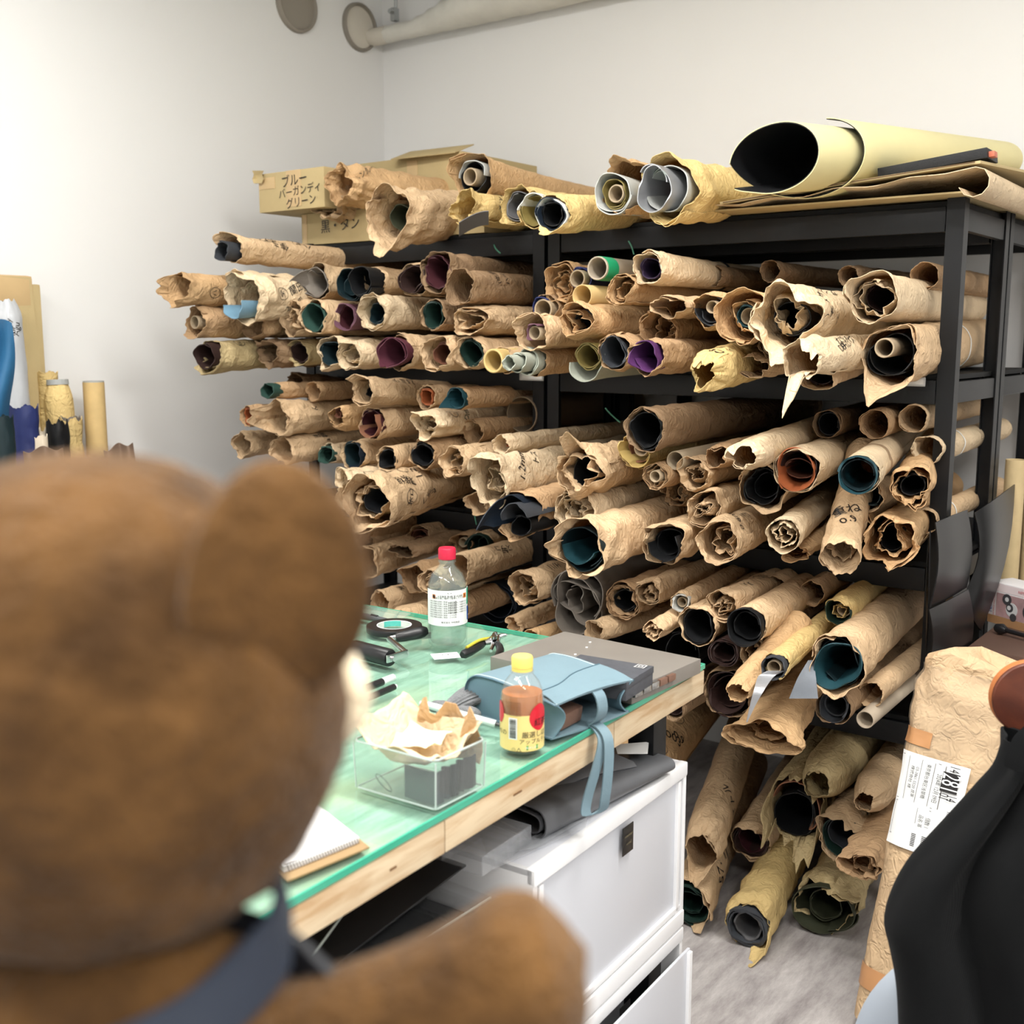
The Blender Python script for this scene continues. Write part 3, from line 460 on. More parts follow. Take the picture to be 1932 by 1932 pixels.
# ---- middle shelf, left rack ----
roll(517, 737, 16, 2.36, 'small roll with a green leather end, top of the middle shelf', 'B', inn=(('l', 'green', 0.98, -0.03, 1.2, {}),), cr=1.3)
roll(556, 718, 21, 2.46, 'crumpled brown paper wad above the small green ended roll', 'T', cr=1.8, fold=0.4, sx=1.3, sz=0.8)
roll(590, 738, 18, 2.40, 'narrow empty paper roll on the middle shelf', 'B', cr=0.9)
roll(682, 737, 26, 2.38, 'paper roll with black writing on its top, middle shelf', 'K', turns=1.6, cr=1.2, inn=(('l', 'black', 0.45, 0.04, 1.2, {}),), lips=((110, 0.03, 40),), ink=(('2.5ミリ', 60, 0.16, 0.026, 170), ('ハラコ', 78, 0.26, 0.02, 180)))
roll(805, 749, 22, 2.38, 'paper roll with orange leather coiled tight', 'K', turns=1.8, inn=(('l', 'orange', 0.72, 0.0, 2.0, {}),))
roll(866, 751, 21, 2.38, 'long smooth roll with a teal leather end and a pale green tongue', 'B', L=1.05, cr=0.5, inn=(('l', 'teal', 0.98, -0.015, 1.6, dict(tongue=0.05, tang=215)),))
roll(467, 785, 20, 2.26, 'small paper roll with rust coloured leather at the far left', 'B', cr=0.8, inn=(('l', 'orange', 0.8, 0.01, 1.6, {}),))
roll(520, 790, 33, 2.28, 'paper roll with a big yellowish lip and a torn strip on top', 'K', turns=1.5, cr=1.4, lips=((170, 0.06, 50),), inn=(('l', 'black', 0.5, 0.06, 1.2, dict(dx=0.25)),), ink=(('OK', 20, 0.13, 0.026, 90),))
roll(634, 788, 27, 2.34, 'paper roll with its end twisted into a swirl', 'R', cr=1.1, pinch=0.35, turns=1.5, inn=(('l', 'brown', 0.3, 0.01, 1.3, dict(dz=0.3)),))
roll(702, 799, 30, 2.34, 'paper roll with tan and maroon leather folded inside', 'K', turns=1.5, inn=(('l', 'maroon', 0.9, 0.0, 1.2, {}), ('l', 'tan', 0.85, -0.02, 0.6, dict(th0=190))))
roll(802, 802, 28, 2.34, 'squarish paper roll with a pale standing flap and a circled note', 'W', cr=1.5, fold=0.25, sx=1.15, lips=((95, 0.04, 50),), inn=(('p', 0.7, 0.02, 0.5),), ink=(('O', 45, 0.09, 0.018, 0), ('DmA', 42, 0.15, 0.026, 60)))
roll(890, 814, 23, 2.36, 'clean narrow paper roll in front of the big round pipe', 'B', cr=0.8, turns=1.4)
tube(984, 782, 34, 2.60, 'big thin walled cardboard pipe lying behind the narrow roll', (128, 112, 92), wall=0.07, L=0.7)
roll(456, 840, 24, 2.28, 'creased paper roll peeking just above the brown ear', 'K', cr=1.4, turns=1.5, ink=(('O', 70, 0.11, 0.018, 0),))
roll(531, 850, 27, 2.30, 'paper roll with shallow folds, above the right half of the brown ear', 'K', cr=1.3, turns=1.4, ink=(('蘭田', 62, 0.15, 0.026, 170), ('3.1', 38, 0.17, 0.02, 90)))
roll(619, 858, 19, 2.36, 'narrow paper roll with grass green leather coil', 'W', inn=(('l', 'green', 0.95, -0.012, 1.4, {}), ('l', 'dgreen', 0.75, 0.005, 1.4, {})))
roll(666, 858, 28, 2.35, 'paper roll with overlapping navy and petrol leather sheets', 'K', inn=(('l', 'dteal', 0.95, 0.0, 1.2, {}), ('l', 'navy', 0.85, -0.01, 0.5, dict(th0=250, dx=0.1))))
roll(729, 866, 24, 2.35, 'paper roll with a wavy sheet of black leather, right of the navy one', 'K', inn=(('l', 'black', 0.85, 0.005, 1.2, dict(wob=0.15)),))
roll(797, 858, 28, 2.35, 'paper roll with a round black leather mouth, ahead of the crumpled tan one', 'B', inn=(('l', 'black', 0.93, 0.0, 1.6, {}),))
roll(853, 873, 29, 2.32, 'tan paper roll with a deep crumpled mouth', 'K', cr=1.3, turns=1.5, inn=(('p', 0.7, 0.03, 0.4),))
roll(692, 950, 50, 2.12, 'big long paper roll covered in handwriting with grey leather deep inside', 'K', yaw=17, L=0.85, cr=1.4, flare=0.05, lips=((-90, 0.04, 40),), inn=(('p', 0.85, 0.03, 0.45), ('l', 'dgrey', 0.55, 0.06, 1.2, {})), ink=(('薄紫根', 48, 0.14, 0.034, 170), ('O', 78, 0.19, 0.02, 0), ('1.2', 60, 0.24, 0.04, 80), ('O', 5, 0.13, 0.026, 0), ('米ロ', 5, 0.13, 0.026, 70), ('レザ=a', -6, 0.25, 0.03, 20)))
roll(655, 925, 36, 2.22, 'pale crumpled paper roll behind the long handwritten one', 'W', yaw=10, cr=1.7, fold=0.3, L=0.8, ink=(('O', 60, 0.08, 0.02, 0), ('みけ', 60, 0.17, 0.024, 160)))
# ---- middle shelf, right rack ----
roll(945, 838, 18, 2.42, 'paper roll with an orange shadowed mouth, right of the tan crumpled one', 'W', cr=1.2, inn=(('l', 'orange', 0.4, 0.04, 1.2, {}),))
roll(922, 908, 44, 2.14, 'pale crumpled roll marked 1.2mm with a curled open end', 'W', sx=0.75, cr=1.6, flare=0.1, yaw=8, lips=((120, 0.05, 50),), inn=(('p', 0.7, 0.03, 0.5),), ink=(('1.2mm', 38, 0.11, 0.036, 60), ('トス', 52, 0.19, 0.03, 60)))
roll(899, 950, 22, 2.26, 'thin creased paper roll left of the one with a grey liner', 'K', cr=1.3, lips=((170, 0.02, 50),))
roll(936, 951, 21, 2.24, 'short paper roll with a pale grey leather liner', 'K', inn=(('l', 'lgrey', 0.8, 0.01, 1.2, {}),), cr=1.1)
roll(1092, 890, 44, 2.14, 'large torn paper roll gathered into a knot at its top, black inside', 'K', cr=1.6, flare=0.1, lips=((105, 0.09, 28), (-60, 0.03, 60)), droop=-0.5, inn=(('p', 0.85, 0.0, 0.4), ('l', 'black', 0.72, 0.03, 1.2, dict(dx=0.1)),))
roll(1215, 811, 42, 2.16, 'clean long paper roll with a jet black mouth on the middle shelf', 'T', cr=0.8, th0=60, L=1.15, inn=(('l', 'black', 0.93, 0.012, 1.5, {}),), lips=((60, 0.02, 40),))
roll(1199, 849, 33, 2.20, 'yellow leather folded round a thin core below the black mouthed roll', 'Y', inn=(('l', 'yellow', 0.97, -0.012, 0.9, dict(th0=150, wob=0.1)), ('l', 'tan', 0.7, 0.02, 0.9, dict(th0=60)), ('c', 0.45, 0.0, dict(dx=0.35, dz=0.1))), cr=0.6)
tube(1274, 869, 18, 2.18, 'bare grey cardboard tube among the small paper rolls', (170, 154, 130), wall=0.12)
roll(1237, 898, 24, 2.20, 'paper coil of many thin layers round a grey core', 'B', turns=2.4, inn=(('c', 0.48, -0.01, dict(dx=0.1)), ('p', 0.8, 0.01, 0.2)))
roll(1308, 895, 30, 2.18, 'crumpled paper roll just below the bare grey tube', 'K', cr=1.5, turns=1.5, inn=(('p', 0.7, 0.02, 0.5),))
roll(1273, 928, 28, 2.16, 'frilly edged paper roll with a dark core at its right side', 'K', cr=1.6, jag=0.02, inn=(('p', 0.8, 0.01, 0.4), ('c', 0.4, 0.02, dict(dx=0.35)),))
roll(1350, 862, 27, 2.18, 'crushed paper roll left of the pinched one', 'B', cr=1.5, fold=0.35)
roll(1402, 862, 34, 2.12, 'long smooth roll pinched shut into a paper beak', 'W', yaw=12, cr=1.0, pinch=0.3, fold=0.45, sx=1.15, L=1.1, lips=((150, 0.03, 60),))
roll(1436, 920, 42, 2.12, 'paper roll with a big round black leather mouth and frayed rim', 'K', yaw=11, cr=1.2, flare=0.05, lips=((110, 0.03, 60),), inn=(('l', 'black', 0.85, 0.01, 1.3, {}), ('l', 'black', 0.6, 0.05, 1.2, {})))
roll(1503, 887, 43, 2.14, 'paper roll with thick rust brown leather folded in its mouth', 'W', yaw=11, cr=0.7, turns=1.5, lips=((80, 0.03, 60),), inn=(('l', 'dbrown', 0.95, 0.005, 1.0, dict(th0=60)), ('l', 'orange', 0.93, -0.01, 1.1, dict(th0=200, wob=0.1)), ('l', 'brown', 0.66, 0.03, 1.2, dict(sz=0.7))))
roll(1622, 893, 37, 2.16, 'neat roll with a bright teal leather tube end', 'W', yaw=11, cr=0.6, turns=1.5, inn=(('l', 'teal', 0.97, -0.035, 1.2, dict(wob=0.015, gap=0.05)), ('l', 'dteal', 0.86, -0.02, 1.2, dict(wob=0.02))), lips=((110, 0.0, 40),), strap=((0.19, 0.02, (150, 126, 100), 0.0015),))
roll(1720, 918, 40, 2.14, 'paper roll against the end post with black leather in a crushed mouth', 'R', yaw=8, cr=1.3, fold=0.15, inn=(('p', 0.85, 0.01, 0.4), ('l', 'black', 0.55, 0.03, 1.2, {})), ink=(('O', 70, 0.06, 0.02, 0), ('伊', 70, 0.06, 0.022, 90)))
roll(1640, 938, 26, 2.22, 'dark mouthed roll tucked under the teal tube end', 'K', yaw=8, cr=1.2, inn=(('l', 'dteal', 0.7, 0.02, 1.2, {}),))
roll(1328, 960, 33, 2.14, 'paper roll with a flower of crumpled paper in its mouth', 'K', yaw=8, turns=1.7, cr=1.2, inn=(('p', 0.75, 0.0, 0.6), ('p', 0.5, 0.0, 0.6), ('p', 0.3, 0.01, 0.6)))
roll(1478, 1010, 32, 2.08, 'bright pale paper roll with a crumpled core, slanting toward the table', 'W', yaw=14, cr=0.8, inn=(('p', 0.85, 0.005, 0.45), ('p', 0.55, 0.01, 0.6)), turns=1.4)
roll(1494, 1040, 26, 2.16, 'folded brown paper end peeking out under the bright pale roll', 'R', yaw=8, cr=1.4, fold=0.4, sx=1.3, sz=0.8)
roll(1606, 990, 33, 2.14, 'loose paper roll with inner folds under the teal tube', 'R', yaw=10, turns=1.6, cr=1.2, sx=1.15, inn=(('p', 0.7, 0.015, 0.5),))
roll(1676, 1022, 46, 2.10, 'paper roll with a ragged wide mouth nearest the end post', 'R', yaw=8, cr=1.2, sx=1.05, jag=0.02, inn=(('p', 0.8, 0.02, 0.4), ('l', 'black', 0.55, 0.06, 1.2, {})), lips=((-60, 0.06, 40),))
roll(1254, 1026, 39, 2.12, 'paper roll with a black leather triangle hanging from its mouth', 'K', yaw=8, cr=1.4, lips=((150, 0.03, 50),), inn=(('l', 'black', 0.82, -0.012, 0.6, dict(th0=180, tongue=0.04, tang=260)), ('l', 'black', 0.7, 0.03, 1.2, {})))
roll(1354, 1023, 42, 2.08, 'paper roll with a flattened square mouth marked 0.6', 'K', yaw=8, cr=1.0, sx=1.0, lips=((-80, 0.03, 60),), inn=(('p', 0.7, 0.03, 0.6),), ink=(('0.6m', 62, 0.07, 0.03, 70), ('山羊', 72, 0.13, 0.024, 160)))
roll(1082, 963, 38, 2.14, 'paper roll packed with a zigzag folded sheet, above the teal lined one', 'W', cr=1.1, turns=1.4, sx=1.1, inn=(('p', 0.85, 0.01, 0.35), ('p', 0.6, 0.02, 0.45)))
roll(1094, 1036, 54, 2.06, 'large creased paper roll with petrol and pale teal leather folded inside', 'K', cr=1.3, sx=0.95, lips=((150, 0.05, 60), (-80, 0.02, 60)), inn=(('l', 'dteal', 0.85, 0.012, 1.1, dict(th0=-60)), ('l', 'teal', 0.6, 0.0, 0.5, dict(th0=170, dx=-0.1))))
e = roll(985, 966, 42, 2.14, 'brown paper sheath with slabs of black suede leather sliding out', 'B', cr=1.3, lips=((80, 0.03, 60), (-110, 0.05, 50)), inn=(('l', 'navy', 0.85, -0.05, 0.5, dict(th0=40, tongue=0.09, tang=170, tw=60)), ('l', 'dgrey', 0.7, -0.075, 0.5, dict(th0=10, dx=0.5, dz=-0.1)), ('l', 'black', 0.5, -0.04, 1.1, dict(dx=0.4, dz=-0.5))))
# the paper bag hanging off the edge, marked 0.9
roll(1584, 1052, 38, 2.04, 'paper bag drooping over the shelf edge with 0.9 written on it', 'K', yaw=8, pit=28, L=0.42, cr=1.2, sx=0.95, inn=(('p', 0.8, 0.03, 0.4),), ink=(('0.9', 78, 0.08, 0.034, -60), ('重ね', 92, 0.12, 0.036, -60)), droop=0.4)
# ---- lower shelf ----
roll(690, 1028, 19, 2.30, 'slim paper roll under the long handwritten one', 'K', yaw=14, cr=1.2)
roll(790, 1016, 26, 2.36, 'paper roll with reddish brown leather curled inside, above the red bottle cap', 'K', yaw=8, inn=(('l', 'brown', 0.75, 0.012, 1.6, dict(wob=0.1)), ('l', 'brown', 0.4, 0.0, 1.3, dict(dz=-0.2))), ink=(('ヌメ', 55, 0.12, 0.02, 170), ('0.7', 40, 0.16, 0.02, 170)))
roll(872, 1024, 19, 2.36, 'small paper roll with a grey core left of the bottle green leather', 'B', yaw=8, turns=1.6, inn=(('c', 0.5, 0.005),), lips=((140, 0.03, 50),))
roll(907, 1027, 23, 2.32, 'bottle green leather rolled with a pointed lower edge', 'K', yaw=8, inn=(('l', 'dgreen', 1.0, -0.02, 1.3, dict(tongue=0.02, tang=210)), ('l', 'dgreen', 0.6, 0.02, 1.2, {})), L=0.9)
roll(686, 1064, 32, 2.22, 'wide open paper roll at the shoulder of the brown ear', 'K', yaw=12, cr=1.2, turns=1.3)
roll(760, 1040, 22, 2.42, 'flat paper fold lying behind the curled brown leather roll', 'T', yaw=10, cr=1.5, fold=0.4, sx=1.4, sz=0.6)
roll(780, 1092, 29, 2.24, 'paper roll with an empty arched mouth left of the clear bottle', 'B', yaw=8, cr=1.1, turns=1.4, lips=((130, 0.03, 40),))
roll(812, 1098, 25, 2.22, 'layered paper roll half behind the clear bottle', 'K', yaw=8, turns=2.0, cr=1.2, inn=(('p', 0.7, 0.01, 0.4),))
roll(862, 1075, 30, 2.30, 'paper roll seen through and behind the clear bottle neck', 'K', yaw=6, cr=0.9, ink=(('スラコ', 52, 0.2, 0.026, 170), ('8/3', 40, 0.2, 0.024, 170)))
roll(988, 1110, 34, 2.16, 'paper roll with a folded tongue in its mouth above the navy leather', 'K', cr=1.2, pinch=0.1, inn=(('p', 0.75, 0.02, 0.45),), lips=((100, 0.03, 50),), ink=(('H川', 64, 0.12, 0.024, 170),))
roll(935, 1137, 42, 2.20, 'big open roll of navy black leather behind the clear bottle', None, inn=(('l', 'navy', 1.0, 0, 1.4, {}), ('l', 'navy', 0.8, 0.012, 1.4, {})))
roll(1092, 1134, 60, 2.10, 'huge taupe leather roll with rippling folds and no paper', None, sx=1.05, inn=(('l', 'taupe', 1.0, -0.01, 1.3, dict(wob=0.16)), ('l', 'taupe', 0.72, 0.0, 1.4, dict(wob=0.24)), ('l', 'taupe', 0.36, 0.01, 1.0, dict(wob=0.2, dx=-0.2))))
roll(1176, 1134, 34, 2.10, 'paper roll with crinkled rim and black centre right of the taupe leather', 'B', yaw=6, turns=1.6, cr=1.2, inn=(('p', 0.85, 0.0, 0.2), ('l', 'black', 0.68, 0.015, 1.3, {})))
roll(1222, 1119, 27, 2.10, 'tight paper coil with a curl of paper on top', 'K', yaw=6, turns=2.4, cr=1.1, fold=0.15, lips=((100, 0.05, 25),), inn=(('p', 0.6, 0.0, 0.5),))
roll(1285, 1137, 20, 2.14, 'paper roll with white leather curled round a grey core', 'K', yaw=7, inn=(('l', 'lgrey', 0.85, -0.006, 1.1, {}), ('c', 0.5, 0.006)))
roll(1315, 1182, 38, 2.06, 'paper roll with a large black leather mouth, front of the lower shelf', 'K', yaw=8, cr=0.8, inn=(('l', 'black', 0.93, 0.006, 1.4, {}),))
roll(1363, 1141, 29, 2.08, 'paper coil with a crumpled inner sheet and writing on its back', 'K', yaw=8, turns=1.8, cr=1.3, inn=(('p', 0.7, 0.0, 0.6), ('p', 0.4, 0.01, 0.5)), ink=(('ヌメ', 70, 0.13, 0.022, 170), ('なめし', 76, 0.24, 0.024, 170)), lips=((70, 0.02, 40),))
roll(1230, 1190, 18, 2.08, 'small squarish paper bundle above the steel slab', 'K', yaw=6, cr=1.2, sx=1.2, fold=0.2, inn=(('p', 0.6, 0.0, 0.4),))
roll(1120, 1192, 22, 2.12, 'paper roll lying low just behind the steel slab', 'K', yaw=-8, cr=1.0)
roll(968, 1178, 19, 2.20, 'crumpled paper end low behind the pliers', 'K', cr=1.8, fold=0.4)
roll(1000, 1202, 15, 2.14, 'slim brown roll low behind the pliers', 'R', cr=0.5, yaw=-2)
roll(1410, 1180, 37, 2.06, 'thick black leather tube in its paper on the lower shelf', 'K', yaw=8, cr=0.5, inn=(('l', 'black', 0.97, -0.02, 1.3, dict(wob=0.02, gap=0.05)), ('l', 'black', 0.75, 0.0, 1.2, {})))
roll(1364, 1232, 29, 2.08, 'dark chocolate leather coil under the black leather rolls', None, yaw=8, inn=(('l', 'dbrown', 1.0, 0, 1.9, {}), ('l', 'dbrown', 0.72, 0.01, 1.4, {})))
roll(1418, 1226, 30, 2.02, 'long paper roll with a narrow puckered mouth, left of the grey leather tube', 'K', yaw=8, sx=0.8, turns=1.8, cr=1.0, inn=(('p', 0.7, 0.01, 0.4),))
roll(1464, 1256, 24, 2.00, fix=(2.17, 8, 0), label='grey leather tube round a pale core with a silver strap below', c='Y', cr=0.8, lips=((-40, 0.02, 40),), inn=(('l', 'dgrey', 0.97, -0.022, 1.6, dict(wob=0.02, gap=0.06)), ('c', 0.58, -0.015)))
roll(1582, 1153, 27, 2.06, 'paper roll with dark green leather, inner core and a folded paper lip', 'Y', yaw=6, cr=0.9, lips=((70, 0.04, 60),), inn=(('l', 'dgreen', 0.93, -0.005, 1.3, {}), ('c', 0.5, 0.01, dict(dx=0.3, dz=0.1)), ('p', 0.55, 0.0, 0.4)))
roll(1577, 1256, 58, 2.00, 'large paper roll with thick teal leather bent like a kidney', 'K', yaw=6, cr=0.7, sx=0.85, lips=((-90, 0.02, 60),), inn=(('l', 'teal', 0.93, 0.0, 1.05, dict(wob=0.12, th0=80)), ('l', 'dteal', 0.8, 0.03, 1.1, dict(wob=0.1))))
tube(1632, 1358, 17, 2.04, 'pale grey cardboard tube lying low beside the end post', (186, 172, 152), yaw=2, wall=0.14)
roll(1572, 1334, 34, 2.04, 'dark grey leather roll with a grey core under the kidney shaped one', 'T', yaw=4, cr=0.5, inn=(('l', 'dgrey', 0.95, 0.0, 1.3, {}), ('c', 0.7, 0.02, dict(m=leather('dgrey')))))
roll(1642, 1310, 24, 2.12, 'plain kraft roll just above the pale grey tube', 'K', yaw=2, cr=0.4)
roll(1286, 1230, 36, 2.10, 'open black leather roll under the large black mouth', None, yaw=8, inn=(('l', 'black', 1.0, 0, 1.3, {}),))
roll(1372, 1308, 48, 2.10, 'wide dark brown leather roll in the shade of the lower shelf', 'T', yaw=8, cr=0.6, inn=(('l', 'dbrown', 0.93, 0.0, 1.3, {}), ('l', 'dbrown', 0.7, 0.02, 1.2, {})))
roll(1390, 1306, 24, 1.98, 'little paper pouch pinched at its mouth in front of the dark brown leather', 'R', yaw=2, pit=14, cr=1.1, sx=1.2, pinch=0.1, fold=0.25, L=0.35)
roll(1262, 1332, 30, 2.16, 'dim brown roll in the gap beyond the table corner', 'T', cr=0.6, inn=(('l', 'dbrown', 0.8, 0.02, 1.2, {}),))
roll(1440, 1392, 40, 1.96, 'broad flattened paper bag with a wide slack mouth', 'R', yaw=8, pit=6, sx=1.75, sz=0.82, body=0.3, cr=1.2, L=0.6, lips=((40, 0.02, 60),), inn=(('p', 0.8, 0.05, 0.3),))
# silver strap and suede triangle hanging out of the lower shelf
def hang(name, pts, w, m, label, cat, th=0.002, wdir=(0.8, 0.6, 0)):
    C = smooth_path(pts, 20); wd = np.array(wdir, float); wd /= np.linalg.norm(wd); ww = np.interp(np.linspace(0, 1, len(C)), np.linspace(0, 1, len(w)), w)
    Pg = np.stack([C-wd*ww[:, None]/2, C, C+wd*ww[:, None]/2], 0); return sheet(name, Pg, th, m, sm=60, label=label, cat=cat)
def roll_Y(start): return [p[1] for (_, p, _, _, _, lb) in ROLLS if lb.startswith(start)][0]
ys = roll_Y('little paper pouch')-0.015; yt = roll_Y('grey leather tube round')
hang('silver_strap', [at_y(1464, 1266, yt-0.018), at_y(1446, 1276, yt-0.03), at_y(1433, 1300, ys-0.01), at_y(1421, 1328, ys-0.02), at_y(1409, 1362, ys-0.02)], [0.034, 0.034, 0.022, 0.012, 0.002], leather('silver'), 'shiny silver strap tapering down in front of the broad paper bag', 'strap')
ys = roll_Y('grey leather tube round')+0.05; hang('suede_offcut', [at_y(1530, 1246, ys+0.06), at_y(1522, 1280, ys+0.02), at_y(1516, 1318, ys)], [0.012, 0.04, 0.062], leather('suede'), 'blue grey suede triangle hanging between the grey tube and the teal roll', 'offcut')
# ---- on the floor ----
roll(1303, 1702, 44, 2.22, 'dark green leather coil in paper on the floor beside the drawers', 'K', yaw=16, pit=2, L=0.9, cr=0.8, lips=((20, 0.05, 60), (-60, 0.05, 30)), turns=1.3, inn=(('l', 'dgreen', 0.95, -0.012, 2.2, {}), ('l', 'dgreen', 0.55, 0.0, 1.4, {})), ink=(('57.', 25, 0.13, 0.045, 60), ('ニ|||', 48, 0.22, 0.04, 60)))
roll(1322, 1610, 50, 2.16, 'long crumpled kraft sheet roll leaning out from under the shelf beside the drawers', 'K', yaw=17, pit=8, L=0.8, cr=0.9, sx=0.8, pinch=0.25, lips=((-90, 0.05, 50),), ink=(('アストル', 20, 0.2, 0.036, 60),))
roll(1415, 1588, 38, 2.20, 'paper roll with thick maroon brown leather on the floor pile', 'K', yaw=8, pit=4, cr=1.0, turns=1.5, lips=((100, 0.03, 60),), inn=(('l', 'dbrown', 0.9, 0.0, 2.2, {}), ('l', 'maroon', 0.7, 0.01, 1.5, {})))
roll(1500, 1528, 68, 2.16, 'big yellow paper roll torn open in strips around black leather', 'O', yaw=8, pit=4, cr=1.2, sx=0.75, jag=0.03, lips=((190, 0.05, 40), (-40, 0.10, 22), (-75, 0.06, 16)), droop=0.6, inn=(('l', 'tan', 0.85, 0.01, 0.6, dict(th0=-50)), ('l', 'black', 0.75, 0.015, 1.3, dict(dx=-0.05, dz=-0.2))))
roll(1590, 1580, 47, 2.16, 'paper roll with dark forest leather and katakana on its side', 'K', yaw=8, pit=2, cr=1.2, lips=((60, 0.05, 25), (100, 0.03, 40)), inn=(('l', 'dgreen', 0.93, 0.0, 1.4, {}), ('l', 'dgrey', 0.7, 0.02, 1.5, {})), ink=(('ブテーロ', 50, 0.14, 0.032, 20), ('蘭田', 72, 0.26, 0.032, 20)))
roll(1619, 1636, 31, 2.16, 'crumpled paper roll squeezed between the forest leather and the tall parcel', 'B', yaw=8, cr=1.6, fold=0.3, sx=1.35, sz=0.85, turns=1.5, inn=(('p', 0.7, 0.02, 0.5),))
roll(1411, 1746, 46, 2.13, 'golden paper roll on the floor with thick charcoal leather coils', 'Y', yaw=10, pit=4, L=0.95, cr=1.2, turns=1.3, lips=((-30, 0.10, 40), (-60, 0.06, 25)), inn=(('l', 'dgrey', 0.86, -0.012, 2.6, dict(gap=0.075, th=0.004)), ('l', 'grey', 0.60, 0.0, 1.2, dict(th=0.004))))
roll(1556, 1710, 50, 2.18, 'olive green leather roll flat on the floor in crumpled paper', 'O', yaw=8, L=0.9, cr=1.5, jag=0.02, sx=1.15, lips=((60, 0.04, 40),), inn=(('l', 'oliveg', 0.98, -0.02, 1.2, dict(sx=1.25)), ('l', 'oliveg', 0.6, 0.01, 1.5, {})))
roll(1175, 1490, 64, 2.28, fix=(2.30, 13, 1), label='smooth kraft roll marked 81003 and 0.9 behind the white drawers', c='R', cr=0.4, ink=(('81003', 56, 0.24, 0.045, -60), ('O', 50, 0.16, 0.026, 0), ('不', 50, 0.16, 0.028, 30), ('0.9', 36, 0.28, 0.04, -60), ('O', 62, 0.36, 0.026, 0)))
roll(1540, 1480, 52, 2.34, 'smooth beige kraft roll above the torn yellow one', 'O', cr=0.4, pinch=0.5, fix=(2.52, 3, 2.4))
roll(1632, 1512, 42, 2.32, 'pale kraft roll in the shade between the beige roll and the tall parcel', 'K', cr=0.6, pinch=0.6, fix=(2.52, 3.7, 1.8))
# ---- on top of the racks ----
roll(617, 378, 34, 2.48, 'crumpled paper roll on top with faint script, beside the boxes', 'K', yaw=2, pit=1, cr=1.7, sx=1.1, flare=0.05, L=0.75, inn=(('p', 0.8, 0.02, 0.4),), ink=(('ひんがら', 45, 0.2, 0.03, 170), ('O', 22, 0.16, 0.03, 0), ('H=K', 24, 0.16, 0.03, 20), ('マスマイ', -4, 0.14, 0.034, 165)))
roll(640, 345, 40, 2.62, 'puffed up paper wrapping standing above the faint script roll', 'R', yaw=2, cr=1.6, fold=0.2, L=0.7, ink=(('レングレーカーバン', 62, 0.12, 0.024, 30),))
roll(729, 412, 50, 2.36, 'large glossy crumpled roll on top with a golden mouth and loose lower lip', 'K', yaw=2, pit=2, cr=1.5, flare=0.12, L=0.8, lips=((-70, 0.07, 60),), droop=0.3, inn=(('l', 'oliveg', 0.55, 0.05, 1.2, dict(dx=0.2)),))
roll(893, 334, 39, 2.42, 'roll with silver grey leather round a core, top shelf, pointing right', 'R', yaw=2, cr=0.7, taper=0.35, flare=0.1, lips=((140, 0.04, 60),), inn=(('l', 'black', 0.75, 0.0, 1.2, {}), ('l', 'lgrey', 0.8, -0.008, 0.5, dict(th0=0)), ('c', 0.42, -0.012, dict(dx=-0.05)),))
roll(872, 392, 31, 2.36, 'creased yellow paper roll with a word on it, top shelf', 'Y', yaw=0, cr=1.5, fold=0.25, sx=1.2, ink=(('ガンギ', 40, 0.13, 0.03, 60),))
roll(975, 388, 36, 2.34, 'yellow paper roll with mouse grey leather, leftmost of the three', 'Y', yaw=1, cr=1.0, lips=((-100, 0.04, 50),), inn=(('l', 'grey', 0.8, 0.01, 1.6, {}),))
roll(1009, 398, 35, 2.30, 'yellow paper roll with olive leather lined in white, middle of the three', 'Y', yaw=1, cr=0.8, inn=(('l', 'olive', 0.9, 0.0, 1.2, {}), ('l', 'white', 0.95, -0.012, 0.4, dict(th0=30)),))
roll(1044, 404, 36, 2.26, 'yellow paper roll with navy leather edged white, rightmost of the three', 'Y', yaw=1, cr=0.8, lips=((-90, 0.05, 60),), inn=(('l', 'white', 0.93, -0.012, 1.05, dict(wob=0.08)), ('l', 'navy', 0.88, -0.014, 1.1, dict(wob=0.08)), ('l', 'black', 0.66, -0.004, 1.2, {})))
roll(1182, 352, 52, 2.30, 'brown paper roll on top round off white leather coiled on a core', 'R', yaw=1, cr=1.2, jag=0.02, lips=((90, 0.02, 60), (-80, 0.05, 40)), inn=(('l', 'lgrey', 0.78, -0.05, 1.4, dict(dz=-0.28, dx=-0.15)), ('l', 'olive', 0.52, -0.04, 1.2, dict(dz=-0.28, dx=-0.15)), ('c', 0.32, -0.045, dict(dz=-0.3, dx=-0.05))))
roll(1262, 358, 56, 2.24, 'golden paper roll on top with crinkled silver leather bursting out', 'Y', yaw=1, cr=1.1, flare=0.08, lips=((100, 0.03, 60), (-90, 0.03, 60)), inn=(('l', 'silver', 0.72, -0.05, 1.3, dict(wob=0.14, dx=-0.2)), ('l', 'lgrey', 0.8, -0.01, 1.1, {})))
# low rolls just beyond the far table edge
roll(716, 1140, 23, 2.2, 'paper roll with a faint written line low beyond the far table edge', 'K', cr=1.1, fix=(2.26, 8, 0), ink=(('なめし革', 62, 0.12, 0.022, 170),))
roll(770, 1130, 18, 2.2, 'narrow navy leather roll low beyond the far table edge', None, fix=(2.42, 6, 0), inn=(('l', 'navy', 1.0, 0, 1.5, {}),))
roll(752, 1172, 24, 2.2, 'paper roll with a slate leather scrap low between the tape and the bottle', 'K', cr=1.2, fix=(2.22, 6, 0), inn=(('l', 'dteal', 0.7, 0.0, 1.2, {}),))
roll(860, 1150, 26, 2.2, 'plain dim paper roll low behind the clear bottle label', 'B', cr=0.8, fix=(2.36, 5, 0))
roll(640, 1010, 30, 2.2, 'shaded paper roll beside the brown ear, low on the left rack', 'B', cr=1.2, fix=(2.34, 8, 0))
